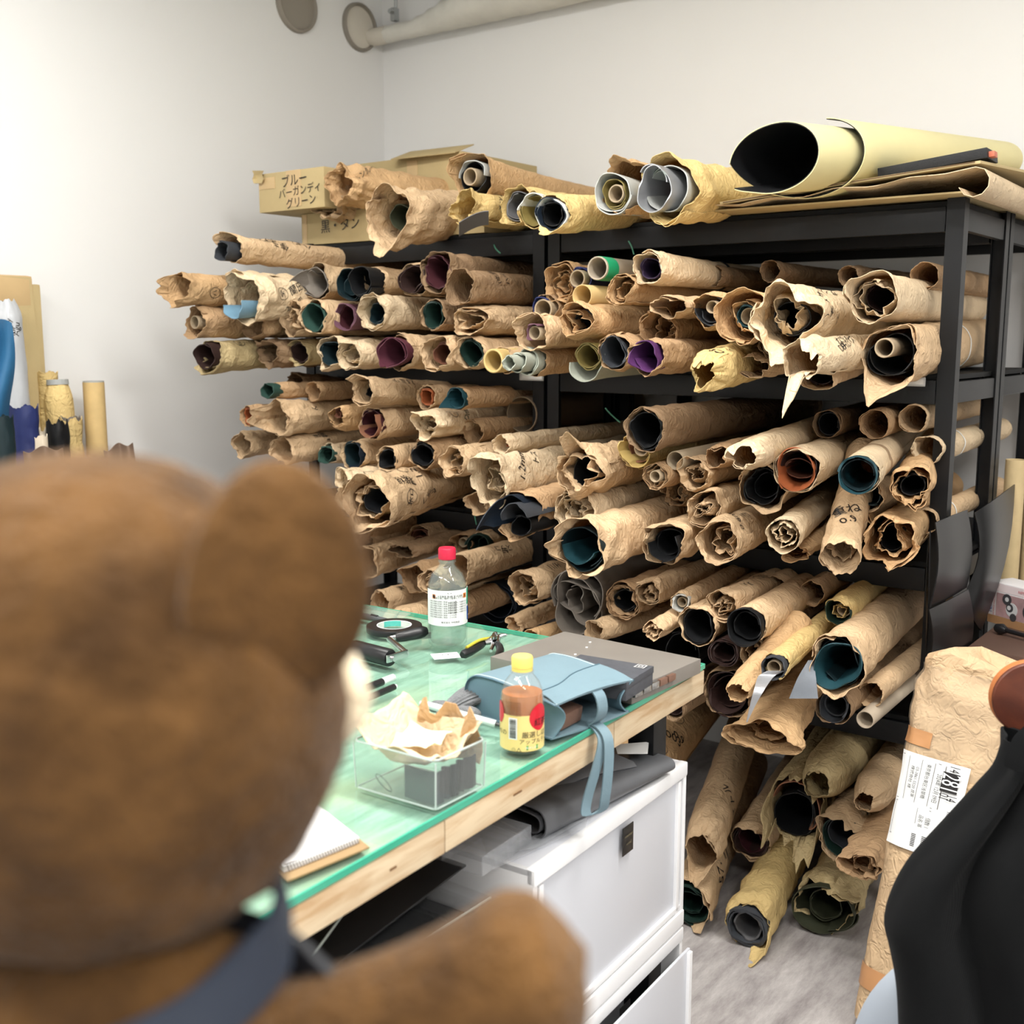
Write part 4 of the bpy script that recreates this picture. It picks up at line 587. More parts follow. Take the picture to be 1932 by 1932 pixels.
# rolls farther back on the right rack, partly seen between the others and through the end frame
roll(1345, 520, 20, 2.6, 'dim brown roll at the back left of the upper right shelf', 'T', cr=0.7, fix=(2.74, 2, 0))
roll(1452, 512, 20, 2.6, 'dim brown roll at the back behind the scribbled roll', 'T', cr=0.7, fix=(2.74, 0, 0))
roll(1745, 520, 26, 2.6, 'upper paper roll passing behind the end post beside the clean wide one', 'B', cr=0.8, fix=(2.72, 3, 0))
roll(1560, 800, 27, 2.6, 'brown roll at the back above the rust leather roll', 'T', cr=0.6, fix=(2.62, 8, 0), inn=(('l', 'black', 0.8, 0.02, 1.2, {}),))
roll(1650, 800, 28, 2.6, 'brown roll at the back above the teal tube end', 'B', cr=0.6, fix=(2.62, 6, 0))
roll(1722, 790, 26, 2.6, 'paper roll at the back just behind the end post', 'K', cr=0.7, fix=(2.68, 3, 0))
roll(1748, 850, 27, 2.6, 'paper roll with a white tie seen through the end frame', 'W', cr=0.8, fix=(2.66, 2, 0), strap=((0.22, 0.006, (236, 236, 232), 0.002),))
roll(1742, 985, 24, 2.6, 'low paper roll with a white tie seen through the end frame', 'K', cr=0.8, fix=(2.66, 2, 0), strap=((0.18, 0.006, (236, 236, 232), 0.002),))
roll(1460, 1110, 24, 2.6, 'shaded kraft roll behind the thick black leather tube', 'K', cr=0.6, fix=(2.58, 5, 0))
roll(1530, 1120, 24, 2.6, 'shaded kraft roll left of the dark green leather one', 'B', cr=0.6, fix=(2.56, 5, 0))
roll(1655, 1180, 26, 2.6, 'shaded kraft roll above the kidney shaped teal leather', 'K', cr=0.6, fix=(2.60, 3, 0))

# ================= on top of the racks: boxes, big sheet roll, flat sheets =================
card = mat('corrugated_card', (186, 166, 122), rough=0.8, var=0.06, vscale=7, bump=0.15, bscale=90); card2 = mat('packing_tape_brown', (198, 170, 126), rough=0.4, var=0.05)
def flat_ink(parent, items, org, ux, uz, nrm, m=None, name='handwriting', lab='black marker handwriting'):
    """writing on a flat face: item = (text, a, b, size, turn) in the face's own axes"""
    Vs, Ts, off = [], [], 0; org, ux, uz, nrm = (np.array(v, float) for v in (org, ux, uz, nrm))
    for (txt, a, b, size, turn) in items:
        V, T = text_mesh(txt, size)
        if not len(V): continue
        c, s_ = math.cos(turn*D2R), math.sin(turn*D2R); U = np.stack([V[:, 0]*c-V[:, 1]*s_+a, V[:, 0]*s_+V[:, 1]*c+b], -1)
        Vs.append(org+U[:, :1]*ux+U[:, 1:]*uz+nrm*0.0012); Ts.append(T+off); off += len(V)
    return link(name, mesh_np(name, np.concatenate(Vs), np.concatenate(Ts)), m or INK(), parent, label=lab)
def carton(x0, x1, y0, y1, z0, z1, label, rz=0, flap=None, tapes=(), ink=()):
    e = empty('cardboard_box', ((x0+x1)/2, (y0+y1)/2, z0), (0, 0, rz*D2R), label=label, cat='box', group='cardboard boxes on the rack'); W, Dp, Hh = x1-x0, y1-y0, z1-z0
    bm = bmesh.new(); add_box(bm, (0, 0, Hh/2), (W, Dp, Hh)); me = bm_mesh('body', bm, 0.003); link('body', me, card, e, smooth=35)
    box('lid_seam', (0, 0, Hh+0.0005), (W*0.98, 0.045, 0.0016), card2, e, 0.0004)
    for (a0, a1, b0, b1) in tapes: box('tape_strip', ((a0+a1)/2, -Dp/2-0.0006, (b0+b1)/2), (a1-a0, 0.0016, b1-b0), card2, e, 0.0003)
    if flap:
        for (fx, fw, fh, ang) in flap: box('flap', (fx, Dp*0.0-Dp/2+0.02, Hh+0.012), (fw, fh, 0.004), card, e, 0.001, rot=(ang*D2R, 0, 0.06))
    if ink: flat_ink(e, ink, (0, -Dp/2-0.0016, 0), (1, 0, 0), (0, 0, 1), (0, -1, 0))
    return e
carton(-3.035, -2.72, 2.60, 3.0, 1.862, 1.988, 'upper left cardboard box with katakana colour names written on it', tapes=((-0.155, -0.075, 0.075, 0.112), (-0.02, 0.05, 0.01, 0.126)), ink=(('ブルー', 0.02, 0.092, 0.042, 4), ('バーガンディ', 0.045, 0.058, 0.034, 4), ('グリーン', 0.05, 0.022, 0.036, 4)))
carton(-3.13, -2.53, 3.06, 3.5, 1.862, 2.075, 'larger cardboard box at the back with a torn flap standing up', flap=((0.15, 0.28, 0.12, 20),), tapes=((-0.29, -0.24, 0.0, 0.21), (0.05, 0.1, 0.0, 0.2)))
carton(-2.945, -2.15, 2.705, 3.48, 1.758, 1.861, 'lowest cardboard box, marked with a kanji and katakana, under the others', tapes=((-0.39, -0.37, 0.0, 0.1),), ink=(('黒・タン', -0.21, 0.055, 0.046, 2),))
# crushed corner paper on the upper box
sheet('crushed_corner', np.array([[at_y(476+6*i+(3 if (i+j) % 2 else 0), 322+8*j, 2.59+0.006*((i*j) % 3)) for j in range(4)] for i in range(4)]), 0.002, card, label='crumpled scrap of card at the corner of the upper left box', cat='scrap')

# ---- big roll: black face inside, cream backing outside
p0, p1 = at_y(1462, 302, 2.43), at_y(1872, 318, 3.42); ax = p1-p0; Lr = np.linalg.norm(ax); ax /= Lr
ux = np.cross(ax, [0, 0, 1.0]); ux /= np.linalg.norm(ux); uz = np.cross(ux, ax)
br = empty('sheet_roll', (0, 0, 0), label='very large loose roll of black sheet with cream backing on top of the rack', cat='roll')
nth, nt = 110, 30; s = np.linspace(0, 1, nth); TH = -150*D2R+s*2*PI*1.62; u = np.linspace(0, 1, nt)
rad0 = 0.104*(0.80+0.34*s); start = 0.0+0.15*np.clip((s-0.56)/0.12, 0, 1)     # outer wrap starts farther back
T = start[:, None]+(Lr-start[:, None])*u[None]; k = T/Lr
Rr = rad0[:, None]*(1-0.40*k)*(1+0.10*np.cos(2*(TH[:, None]-0.2)))
pt = np.exp(-((np.abs((TH+165*D2R+PI) % (2*PI)-PI))/0.45)**2)*0.42*(s < 0.35)     # the loose inner edge runs out to a point
Rr = Rr*(1+pt[:, None]*np.exp(-T/0.3))
Gb = p0+ax*T[..., None]+ux*(Rr*np.cos(TH)[:, None]*1.12)[..., None]+uz*(Rr*np.sin(TH)[:, None]*0.88+0.012*k)[..., None]
Nn = normals(Gb); outw = (Gb-(p0+ax*T[..., None])); sg = np.sign((Nn*outw).sum(-1).mean()); Nn = Nn*sg
for nm, off, m in (('black_face', -0.0010, leather('black')), ('cream_backing', 0.0012, mat('cream_backing', (226, 216, 164), rough=0.6, var=0.03, vscale=6))):
    V, Q = shell(Gb+Nn*off, 0.002); link(nm, mesh_np(nm, V, Q), m, br, smooth=50)
# ---- flat sheets under it
def quad_sheet(name, c, th, m, nu=14, nv=6, wave=0.0, **kw):
    c = [np.array(v, float) for v in c]; a = np.linspace(0, 1, nu)[:, None, None]; b = np.linspace(0, 1, nv)[None, :, None]
    P = (c[0]*(1-a)+c[1]*a)*(1-b)+(c[3]*(1-a)+c[2]*a)*b
    if wave: P = P+np.array([0, 0, 1])*(wave*np.sin(a*9+b*5)+wave*0.6*tri(a*17+b*7))
    return sheet(name, P, th, m, **kw)
cs = empty('cardboard_sheet', (0, 0, 0), label='corrugated cardboard sheet bent up to the right under the big black roll', cat='sheet')
quad_sheet('board', [(-1.30, 2.56, 1.772), (-0.70, 2.58, 1.818), (-0.63, 3.46, 1.85), (-1.24, 3.46, 1.80)], 0.006, card, parent=cs)
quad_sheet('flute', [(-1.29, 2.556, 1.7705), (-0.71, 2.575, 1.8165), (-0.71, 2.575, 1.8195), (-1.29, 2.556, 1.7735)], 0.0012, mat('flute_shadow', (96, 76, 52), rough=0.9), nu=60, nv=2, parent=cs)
quad_sheet('cardboard_sheet', [(-1.42, 2.60, 1.759), (-0.74, 2.62, 1.763), (-0.70, 3.46, 1.764), (-1.40, 3.46, 1.760)], 0.004, card, label='flat lower cardboard sheet lying right on the top deck', cat='sheet')
a = np.linspace(0, 1, 40)[:, None]; b = np.linspace(0, 1, 10)[None, :]
xs = -1.33+0.62*np.clip(a/0.82, 0, 1)+0*b; zs = 1.768+0.038*np.clip(a/0.82, 0, 1)**1.4+0.004*tri(a*30+b*6)*(a < 0.85)+0*b
cur = np.clip((a-0.82)/0.18, 0, 1)*4.4; xs = xs+0.030*np.sin(cur); zs = zs-0.030*(1-np.cos(cur)); ys = 2.575+0.85*b+0.012*tri(a*22)*(b < 0.05)+0.03*np.clip(a-0.8, 0, 1)
sheet('kraft_sheet', np.stack([xs, ys, zs], -1), 0.0015, paper('W'), label='pale kraft paper sheet curling down over the rack end under the cardboard', cat='sheet')
fb = empty('flat_black_case', (-0.815, 2.66, 1.829), (0, -6.0*D2R, 0.03), label='flat black bar shaped case lying on the cardboard sheet', cat='case')
box('body', (0, 0, 0), (0.235, 0.10, 0.022), leather('black'), fb, 0.002); box('red_tag', (0.122, -0.02, -0.002), (0.014, 0.03, 0.012), mat('red_tag', (198, 110, 84), rough=0.5), fb, 0.002)
# grey sheet lying below the roll with a core, green string ends
sheet('grey_leather_sheet', np.array([[at_y(866+56*i/7, 420-22*math.sin(i/7*1.6)+26*j/4-9*i/7*0, 2.40+0.05*j/4+0.02*i/7) for j in range(5)] for i in range(8)]), 0.002, leather('grey'), label='grey leather offcut tucked under the creased yellow roll', cat='offcut')
grs = mat('green_string', (60, 118, 96), rough=0.5)
for i, (q, lb) in enumerate([([(932, 462), (936, 470), (944, 478)], 'green string end on the left rack top beam'), ([(1186, 455), (1192, 466), (1196, 480)], 'green string end hanging below the brown paper roll'), ([(1142, 770), (1155, 784), (1170, 797)], 'green string end on the dark middle shelf'), ([(893, 960), (896, 976), (899, 990)], 'green string end below the long handwritten roll')]):
    sweep('string_end', smooth_path([at_y(x, y, 2.60-0.004*k) for k, (x, y) in enumerate(q)], 8), 0.0022, grs, n=6, label=lb, cat='string')
tagm = glassy('tag_clear', fac=0.35, rgbd=(0.9, 0.9, 0.88)); tagp = mat('tag_print', (120, 118, 116), rough=0.6)
for (x0, x1, yy, lb) in ((981, 1025, 711, 'clear shelf label tag under the sage leather roll'), (1690, 1746, 720, 'clear shelf label tag near the end post')):
    q0, q1 = at_y(x0, yy, 2.675), at_y(x1, yy, 2.675); e = empty('shelf_tag', (q0+q1)/2, label=lb, cat='tag'); box('holder', (0, 0, 0), (abs(q1[0]-q0[0]), 0.008, 0.022), tagm, e, 0.003); box('paper_slip', (0, 0.001, 0), (abs(q1[0]-q0[0])*0.86, 0.002, 0.013), mat('slip_white', (232, 230, 224), rough=0.7), e, 0.0003)

# ================= the work table =================
TZ = 0.874; TA = np.array([-0.895, 1.752]); ta = 3.1*D2R
EX = np.array([-math.cos(ta), -math.sin(ta)]); EY = np.array([math.sin(ta), -math.cos(ta)])
def tw(u, v, z): q = TA+EX*u+EY*v; return np.array([q[0], q[1], z])     # u across, v along toward the viewer
TW, TLn = 1.05, 1.45
pine = mat('pine_edge', (214, 186, 140), rough=0.6)
def wood_nodes(m, c1, c2, scale, axis_scale):
    nt = m.node_tree; b = nt.nodes['Principled BSDF']; tc = nd(nt, 'ShaderNodeTexCoord'); mp = nd(nt, 'ShaderNodeMapping'); mp.inputs['Scale'].default_value = axis_scale; nt.links.new(tc.outputs['Object'], mp.inputs[0])
    n = nd(nt, 'ShaderNodeTexNoise', Scale=scale, Detail=4, Distortion=0.8); nt.links.new(mp.outputs[0], n.inputs['Vector']); r = nd(nt, 'ShaderNodeValToRGB'); r.color_ramp.elements[0].position = 0.35; r.color_ramp.elements[1].position = 0.62
    r.color_ramp.elements[0].color = (*lin(c1), 1); r.color_ramp.elements[1].color = (*lin(c2), 1); nt.links.new(n.outputs[0], r.inputs[0]); nt.links.new(r.outputs[0], b.inputs['Base Color']); return m
wood_nodes(pine, (190, 158, 120), (218, 198, 166), 6, (6, 1.2, 9))
table = empty('work_table', (*TA, 0), (0, 0, PI+ta), label='work table with a pine edge and a glass top over a green cutting mat', cat='table')
# local: +x = across (EX), +y = along toward the viewer (EY)
for k, (v0, v1) in enumerate(((0, 0.33), (0.332, 0.76), (0.762, 1.12), (1.122, TLn))):     # edge of glued pine blocks
    box('pine_plank', (TW/2, (v0+v1)/2, TZ-0.012-0.021), (TW, v1-v0, 0.042), pine, table, 0.0012)
gm = mat('cutting_mat_green', (150, 206, 170), rough=0.45)
nt = gm.node_tree; b_ = nt.nodes['Principled BSDF']; tc = nd(nt, 'ShaderNodeTexCoord'); mp = nd(nt, 'ShaderNodeMapping'); mp.inputs['Scale'].default_value = (26, 3.2, 1); mp.inputs['Rotation'].default_value = (0, 0, 0.18); nt.links.new(tc.outputs['Object'], mp.inputs[0])
n1 = nd(nt, 'ShaderNodeTexNoise', Scale=2.2, Detail=5, Roughness=0.7); nt.links.new(mp.outputs[0], n1.inputs['Vector']); n2 = nd(nt, 'ShaderNodeTexNoise', Scale=3.2, Detail=3); nt.links.new(tc.outputs['Object'], n2.inputs['Vector'])
r1 = nd(nt, 'ShaderNodeValToRGB'); r1.color_ramp.elements[0].position = 0.36; r1.color_ramp.elements[1].position = 0.60; r1.color_ramp.elements[0].color = (*lin((122, 158, 139)), 1); r1.color_ramp.elements[1].color = (*lin((156, 190, 172)), 1); nt.links.new(n1.outputs[0], r1.inputs[0])
r2 = nd(nt, 'ShaderNodeValToRGB'); r2.color_ramp.elements[0].position = 0.48; r2.color_ramp.elements[1].position = 0.72; nt.links.new(n2.outputs[0], r2.inputs[0])
mx = nd(nt, 'ShaderNodeMix', data_type='RGBA'); nt.links.new(r2.outputs[0], mx.inputs[0]); nt.links.new(r1.outputs[0], mx.inputs[6]); mx.inputs[7].default_value = (*lin((186, 196, 156)), 1); nt.links.new(mx.outputs[2], b_.inputs['Base Color'])
box('cutting_mat', (TW/2, TLn/2, TZ-0.0105), (TW-0.004, TLn-0.004, 0.003), gm, table, 0)
gl = glassy('table_glass', tint=(0.955, 0.985, 0.97), rough=0.04, fac=0.03, rgbd=(0.6, 0.9, 0.8))
box('glass_sheet', (TW/2, TLn/2, TZ-0.0042), (TW, TLn, 0.0078), gl, table, 0)
ge = mat('glass_edge_green', (70, 172, 142), rough=0.15, spec=0.7)
box('glass_edge', (0.0, TLn/2, TZ-0.0042), (0.003, TLn, 0.0084), ge, table, 0, label='bright green polished glass edge'); box('glass_edge', (TW/2, 0.0, TZ-0.0042), (TW, 0.003, 0.0084), ge, table, 0)
for (u, v) in ((0.06, 0.10), (TW-0.06, 0.10), (0.10, TLn-0.08), (TW-0.06, TLn-0.08)): box('leg', (u, v, (TZ-0.054)/2), (0.05, 0.05, TZ-0.056), steel, table, 0.003)
for (q, ln) in (((0.0, 0.86), 0.012), ((0.0, 0.60), 0.02), ((0.0, 0.38), 0.005)): box('knot', (-0.0001, q[1], TZ-0.03-q[1]*0.004), (0.0008, ln, 0.003), mat('wood_knot', (120, 86, 54), rough=0.7), table, 0.0002)

def G(px, py, h=0.0): return at_z(px, py, TZ+h)
def frame3(o, x): x = np.array(x, float); x[2] = 0; x /= np.linalg.norm(x); return math.atan2(x[1], x[0])
def cyl_patch(name, r, a0, a1, z0, z1, m, parent, n=24, off=0.0004, **kw):
    a = np.linspace(a0, a1, n); P = np.stack([np.stack([np.cos(a)*(r+off), np.sin(a)*(r+off), 0*a+z], -1) for z in np.linspace(z0, z1, 2)], 1)
    return sheet(name, P, 0.0003, m, parent, **kw)
def cyl_ink(name, r, items, m, parent, off=0.0009, lab='printed lettering'):
    Vs, Ts, o_ = [], [], 0
    for (txt, a, z, size) in items:
        V, T = text_mesh(txt, size)
        if not len(V): continue
        th = a+V[:, 0]/r; Vs.append(np.stack([np.cos(th)*(r+off), np.sin(th)*(r+off), z+V[:, 1]], -1)); Ts.append(T+o_); o_ += len(V)
    return link(name, mesh_np(name, np.concatenate(Vs), np.concatenate(Ts)), m, parent, label=lab)
def cyl_rects(name, r, rects, m, parent, off=0.0009, lab=None):
    Vs, Qs = [], []
    for (a, z, w, h) in rects:
        k = len(Vs); a0, a1 = a-w/2/r, a+w/2/r; Vs += [(math.cos(x)*(r+off), math.sin(x)*(r+off), y) for x, y in ((a0, z-h/2), (a1, z-h/2), (a1, z+h/2), (a0, z+h/2))]; Qs.append((k, k+1, k+2, k+3))
    return link(name, mesh_np(name, Vs, Qs), m, parent, label=lab)
wht = mat('label_white', (236, 238, 238), rough=0.5); org = mat('hazard_orange', (226, 128, 50), rough=0.5); grn = mat('label_green', (40, 164, 128), rough=0.5); blu = mat('label_blue', (30, 92, 176), rough=0.5)
# ---- clear bottle of solvent with a red cap
gb = glassy('bottle_glass', tint=(0.94, 0.97, 0.96), rough=0.02, fac=0.05); liq = glassy('clear_liquid', tint=(0.90, 0.94, 0.92), rough=0.01, fac=0.02)
p = G(845, 1217); e = empty('solvent_bottle', p, label='tall clear glass bottle with a red cap and a printed white label', cat='bottle'); fa = math.atan2(-p[1], -p[0])
R_ = 0.037
lathe('glass_body', [(0, 0.001), (R_*0.8, 0.0), (R_*0.96, 0.006), (R_, 0.014), (R_, 0.110), (R_*0.97, 0.122), (R_*0.8, 0.138), (0.0185, 0.150), (0.0148, 0.156), (0.0148, 0.167), (0.0125, 0.167), (0.0125, 0.156), (0.016, 0.149), (R_*0.74, 0.137), (R_*0.91, 0.121), (R_*0.94, 0.11), (R_*0.94, 0.016), (R_*0.8, 0.007), (0, 0.006)], gb, e, 40)
lathe('liquid', [(0, 0.0075), (R_*0.78, 0.008), (R_*0.925, 0.018), (R_*0.925, 0.117), (0, 0.117)], liq, e, 36)
lathe('thread_ring', [(0.0148, 0.160), (0.0168, 0.161), (0.0168, 0.164), (0.0148, 0.165)], gb, e, 32)
pr = [(0.0155, 0.166), (0.0165, 0.167), (0.0165, 0.185), (0.0150, 0.1875), (0, 0.188)]; lathe('cap', pr, mat('red_cap', (196, 28, 62), rough=0.35), e, 40)
cyl_patch('paper_label', R_, fa-1.35, fa+1.75, 0.046, 0.113, wht, e)
cyl_patch('label_stripe', R_, fa+1.22, fa+1.5, 0.082, 0.113, grn, e, 8, 0.0008, label='green curve printed on the label'); cyl_patch('label_stripe', R_, fa+1.25, fa+1.5, 0.052, 0.078, blu, e, 8, 0.0008, label='blue curve printed on the label')
cyl_rects('hazard_mark', R_, [(fa-0.72, 0.101, 0.007, 0.008)], org, e, lab='orange flammable hazard square'); cyl_rects('hazard_mark', R_, [(fa+1.0, 0.101, 0.009, 0.009)], org, e, lab='orange hazard square with a black cross')
cyl_ink('label_print', R_, [('×', fa+1.0, 0.101, 0.012), ('♦', fa-0.72, 0.101, 0.008), ('N  X', fa+0.1, 0.108, 0.004), ('火気厳禁 第4類 第1石油類', fa+0.15, 0.102, 0.0042), ('換気の良い場所で使用してください', fa+0.18, 0.0985, 0.0042), ('株式会社 中村商店', fa+0.15, 0.053, 0.0042)]+[('人体に有害な性質と取扱い上の注意', fa-0.28, 0.092-0.0042*i, 0.0034) for i in range(8)]+[('容器を密閉して保管すること', fa+0.62, 0.090-0.0046*i, 0.0034) for i in range(5)], INK(), e, 0.0011)
# ---- bottle of apple tea
p = G(985, 1411); e = empty('tea_bottle', p, label='small plastic bottle of apple tea with a yellow cap and fruit label', cat='bottle'); fa = math.atan2(-p[1], -p[0]); R_ = 0.0308
pet = glassy('pet_plastic', tint=(0.97, 0.96, 0.94), rough=0.06, fac=0.06); tea = mat('apple_tea', (240, 152, 84), rough=0.08, trans=0.55)
body = [(0, 0.004), (0.020, 0.001), (0.027, 0.0005), (R_*0.97, 0.006), (R_, 0.012), (R_, 0.074), (R_*0.95, 0.086), (R_*0.78, 0.099), (0.0165, 0.108), (0.0132, 0.113), (0.0132, 0.118)]
lathe('plastic_body', body, pet, e, 40)
lathe('tea', [(0, 0.004), (0.019, 0.0025), (0.026, 0.003), (R_*0.93, 0.008), (R_*0.96, 0.013), (R_*0.96, 0.073), (R_*0.92, 0.0835), (0, 0.0835)], tea, e, 36)
lathe('neck_ring', [(0.0132, 0.111), (0.0168, 0.112), (0.0168, 0.1135), (0.0132, 0.114)], pet, e, 32)
capy = mat('yellow_cap', (240, 216, 112), rough=0.45)
lathe('tamper_band', [(0.0148, 0.1145), (0.0148, 0.1185), (0.0140, 0.119)], capy, e, 40); lathe('cap', [(0.0142, 0.1192), (0.0152, 0.1196), (0.0152, 0.1325), (0.0138, 0.1350), (0, 0.1352)], capy, e, 40)
cyl_patch('sleeve_label', R_, fa-PI, fa+PI-0.01, 0.006, 0.0575, mat('label_cream', (240, 214, 138), rough=0.4), e, 48)
red = mat('apple_red', (206, 34, 50), rough=0.35)
def cyl_blob(name, a, z, rx, rz, m, off, sq=1.0):
    t = np.linspace(0, 2*PI, 30, endpoint=False); V = [(math.cos(a)*(R_+off), math.sin(a)*(R_+off), z)]; 
    for x in t:
        th = a+rx*math.cos(x)/R_; V.append((math.cos(th)*(R_+off), math.sin(th)*(R_+off), z+rz*math.sin(x)*(1-0.12*abs(math.cos(x)))))
    # rings keep the print on the curve
    V2, Q2 = [], []
    for k, f in enumerate((0.02, 0.35, 0.7, 1.0)):
        for x in t: th = a+f*rx*math.cos(x)/R_; V2.append((math.cos(th)*(R_+off), math.sin(th)*(R_+off), z+f*rz*math.sin(x)*(1-0.12*abs(math.cos(x)))))
    for k in range(3):
        for i in range(30): Q2.append((k*30+i, k*30+(i+1) % 30, (k+1)*30+(i+1) % 30, (k+1)*30+i))
    return link(name, mesh_np(name, V2, Q2), m, e, label='red apple printed on the label')
cyl_blob('printed_apple', fa+0.86, 0.0535, 0.0165, 0.0195, red, 0.0010); cyl_blob('printed_apple', fa-1.25, 0.058, 0.010, 0.016, red, 0.0010)
cyl_rects('barcode_panel', R_, [(fa-0.42, 0.0385, 0.0125, 0.031)], wht, e, 0.0012, 'white barcode panel')
g5 = np.random.default_rng(5); cyl_rects('barcode', R_, [(fa-0.42, 0.0255+0.0011*i, 0.009, g5.choice([0.0004, 0.0007])) for i in range(25)], INK(), e, 0.0016, 'black barcode lines')
cyl_rects('green_badge', R_, [(fa+0.48, 0.0115, 0.0175, 0.0065)], mat('badge_green', (96, 168, 60), rough=0.4), e, 0.0012, 'green rounded badge')
cyl_ink('label_print', R_, [('紅茶', fa+0.92, 0.046, 0.0115), ('厳選しぼ', fa+0.62, 0.0295, 0.0098), ('アップルティ', fa+0.64, 0.020, 0.0080), ('♲△', fa-0.25, 0.0085, 0.0075)]+[('名称紅茶飲料品名原材料', fa-0.42, 0.0760-0.0030*i, 0.0021) for i in range(7)]+[('のの', fa-1.0, 0.031, 0.009)], INK(), e, 0.0018)
cyl_ink('badge_print', R_, [('純水しぼり', fa+0.48, 0.0115, 0.0040)], wht, e, 0.0020)
# ---- steel slab with magnets, small dark box on it
slabm = mat('dark_steel_slab', (132, 127, 121), rough=0.42, metal=0.15, var=0.12, vscale=5, bump=0.08, bscale=14)
c0, c1, c2 = np.array([-0.874, 1.688]), np.array([-0.881, 1.470]), np.array([-1.165, 1.714]); cc = (c1+c2)/2; ang = frame3(0, [*(c1-c0), 0])
e = empty('steel_slab', (*cc, TZ), (0, 0, ang), label='heavy dark steel slab lying on the far corner of the table', cat='slab')
box('plate', (0, 0, 0.013), (np.linalg.norm(c1-c0), np.linalg.norm(c2-c0), 0.0255), slabm, e, 0.0015)
sgn = 1 if (np.array([math.cos(ang+PI/2), math.sin(ang+PI/2)]) @ (c0-c2)) > 0 else -1; hy = np.linalg.norm(c2-c0)/2*sgn
mg = mat('chrome_magnet', (190, 190, 188), rough=0.2, metal=0.9); mg2 = mat('copper_magnet', (150, 116, 100), rough=0.3, metal=0.6)
for k, (xx, m) in enumerate(((0.098, mg), (0.072, mg), (0.048, mg), (0.022, mg2), (-0.004, mg2))): box('magnet', (xx, hy+0.003*sgn, 0.018), (0.022, 0.007, 0.011), m, e, 0.001)
for k in range(7): sp = np.random.default_rng(k).uniform(-1, 1, 2); box('chip', (sp[0]*0.09, sp[1]*0.12, 0.0265), (0.004, 0.003, 0.0016), wht, e, 0.0004, rot=(0, 0, k), label='pale fleck on the slab')
q = [np.array(v) for v in ((-0.856, 1.418), (-0.867, 1.520), (-0.980, 1.592))]; ang = frame3(0, [*(q[1]-q[0]), 0]); nrm = np.array([math.cos(ang+PI/2), math.sin(ang+PI/2)]); bc = q[1]-np.array([math.cos(ang), math.sin(ang)])*0.05+nrm*0.065
e = empty('dark_gift_box', (*bc, TZ+0.026), (0, 0, ang), label='small charcoal box with a square white emblem, on the steel slab', cat='box')
dk = mat('charcoal_card', (74, 76, 82), rough=0.6, var=0.12, vscale=60)
box('body', (0, 0, 0.010), (0.10, 0.13, 0.020), dk, e, 0.0012); box('lid', (0, 0, 0.0245), (0.102, 0.132, 0.011), dk, e, 0.0012)
flat_ink(e, [('回', 0.034, -0.05, 0.020, -90)], (0, 0, 0.0302), (1, 0, 0), (0, 1, 0), (0, 0, 1), mat('emblem_white', (214, 214, 212), rough=0.5), 'emblem', 'square white emblem')

# ---- blue leather bag lying on its side, mouth toward the table edge
bl = mat('ice_blue_leather', (114, 138, 149), rough=0.5, var=0.03, vscale=20, bump=0.10, bscale=420); bl2 = mat('blue_leather_lining', (104, 134, 148), rough=0.6, var=0.04, vscale=20); stitch = mat('pale_thread', (212, 226, 228), rough=0.6); pipm = mat('dark_blue_edge', (70, 98, 112), rough=0.5)
OL, ORr = np.array([-0.892, 1.268]), np.array([-0.866, 1.440]); wv = ORr-OL; Wb = np.linalg.norm(wv); wv /= Wb; av = np.array([-wv[1], wv[0]]); 
e = empty('leather_bag', (*OL, TZ), (0, 0, math.atan2(-av[1], -av[0])), label='ice blue leather bag lying open on its side with a wrist strap', cat='bag')
# local: +x toward the mouth, +y across the width (check handedness below)
lx = -av; ly = np.array([-lx[1], lx[0]]); sy = 1 if ly @ wv > 0 else -1
Lb, Tb = 0.176, 0.062
def uprof(n=40):
    pts = [(0.004, 0.004), (-0.06, 0.002), (-Lb+0.04, 0.002)]
    for k in range(13): t = -PI/2-PI*k/12; pts.append((-Lb+0.030+0.034*math.cos(t), 0.033+0.031*math.sin(t)))
    pts += [(-Lb+0.06, Tb+0.0035), (-0.07, Tb+0.001), (-0.01, Tb-0.004), (0.012, Tb-0.007)]
    return smooth_path([(x, 0, z) for x, z in pts], n)
U = uprof(44); wd = np.linspace(0, Wb, 9)*sy
P = np.stack([U+np.array([0, y, 0])+np.array([0, 0, 1])[None]*(0.005*math.sin(abs(y)/Wb*PI))*np.clip((U[:, 0:1]+0.06)/0.06, 0, 1)*np.where(U[:, 2:3] > 0.03, 1, -0.6) for y in wd], 1)
sheet('outer_panel', P, 0.003, bl, e, sm=50)
for y, nm in ((0.0, 'gusset'), (Wb*sy, 'gusset')):   # side walls, folded in at the mouth
    m_ = len(U)//2; lo = U[:m_]; hi = U[::-1][:m_]; rows = []
    for t in np.linspace(0, 1, 9):
        f = np.clip((lo[:, 0]+0.05)/0.05, 0, 1); inn_ = 0.004+0.022*f*math.sin(t*PI); q_ = lo*(1-t)+hi*t; q_ = q_+np.array([0, 1, 0])*((inn_ if y == 0 else -inn_)*sy)[:, None]+np.array([0, y, 0]); rows.append(q_)
    sheet(nm, np.stack(rows, 1), 0.002, bl2, e, sm=50)
    sweep('piping', U+np.array([0, y, 0]), 0.0016, pipm, e, 6)
    sweep('stitching', (U+np.array([0, y+(0.004 if y == 0 else -0.004)*sy, 0]))[24:]+np.array([0, 0, 0.0018]), 0.0005, stitch, e, 5)
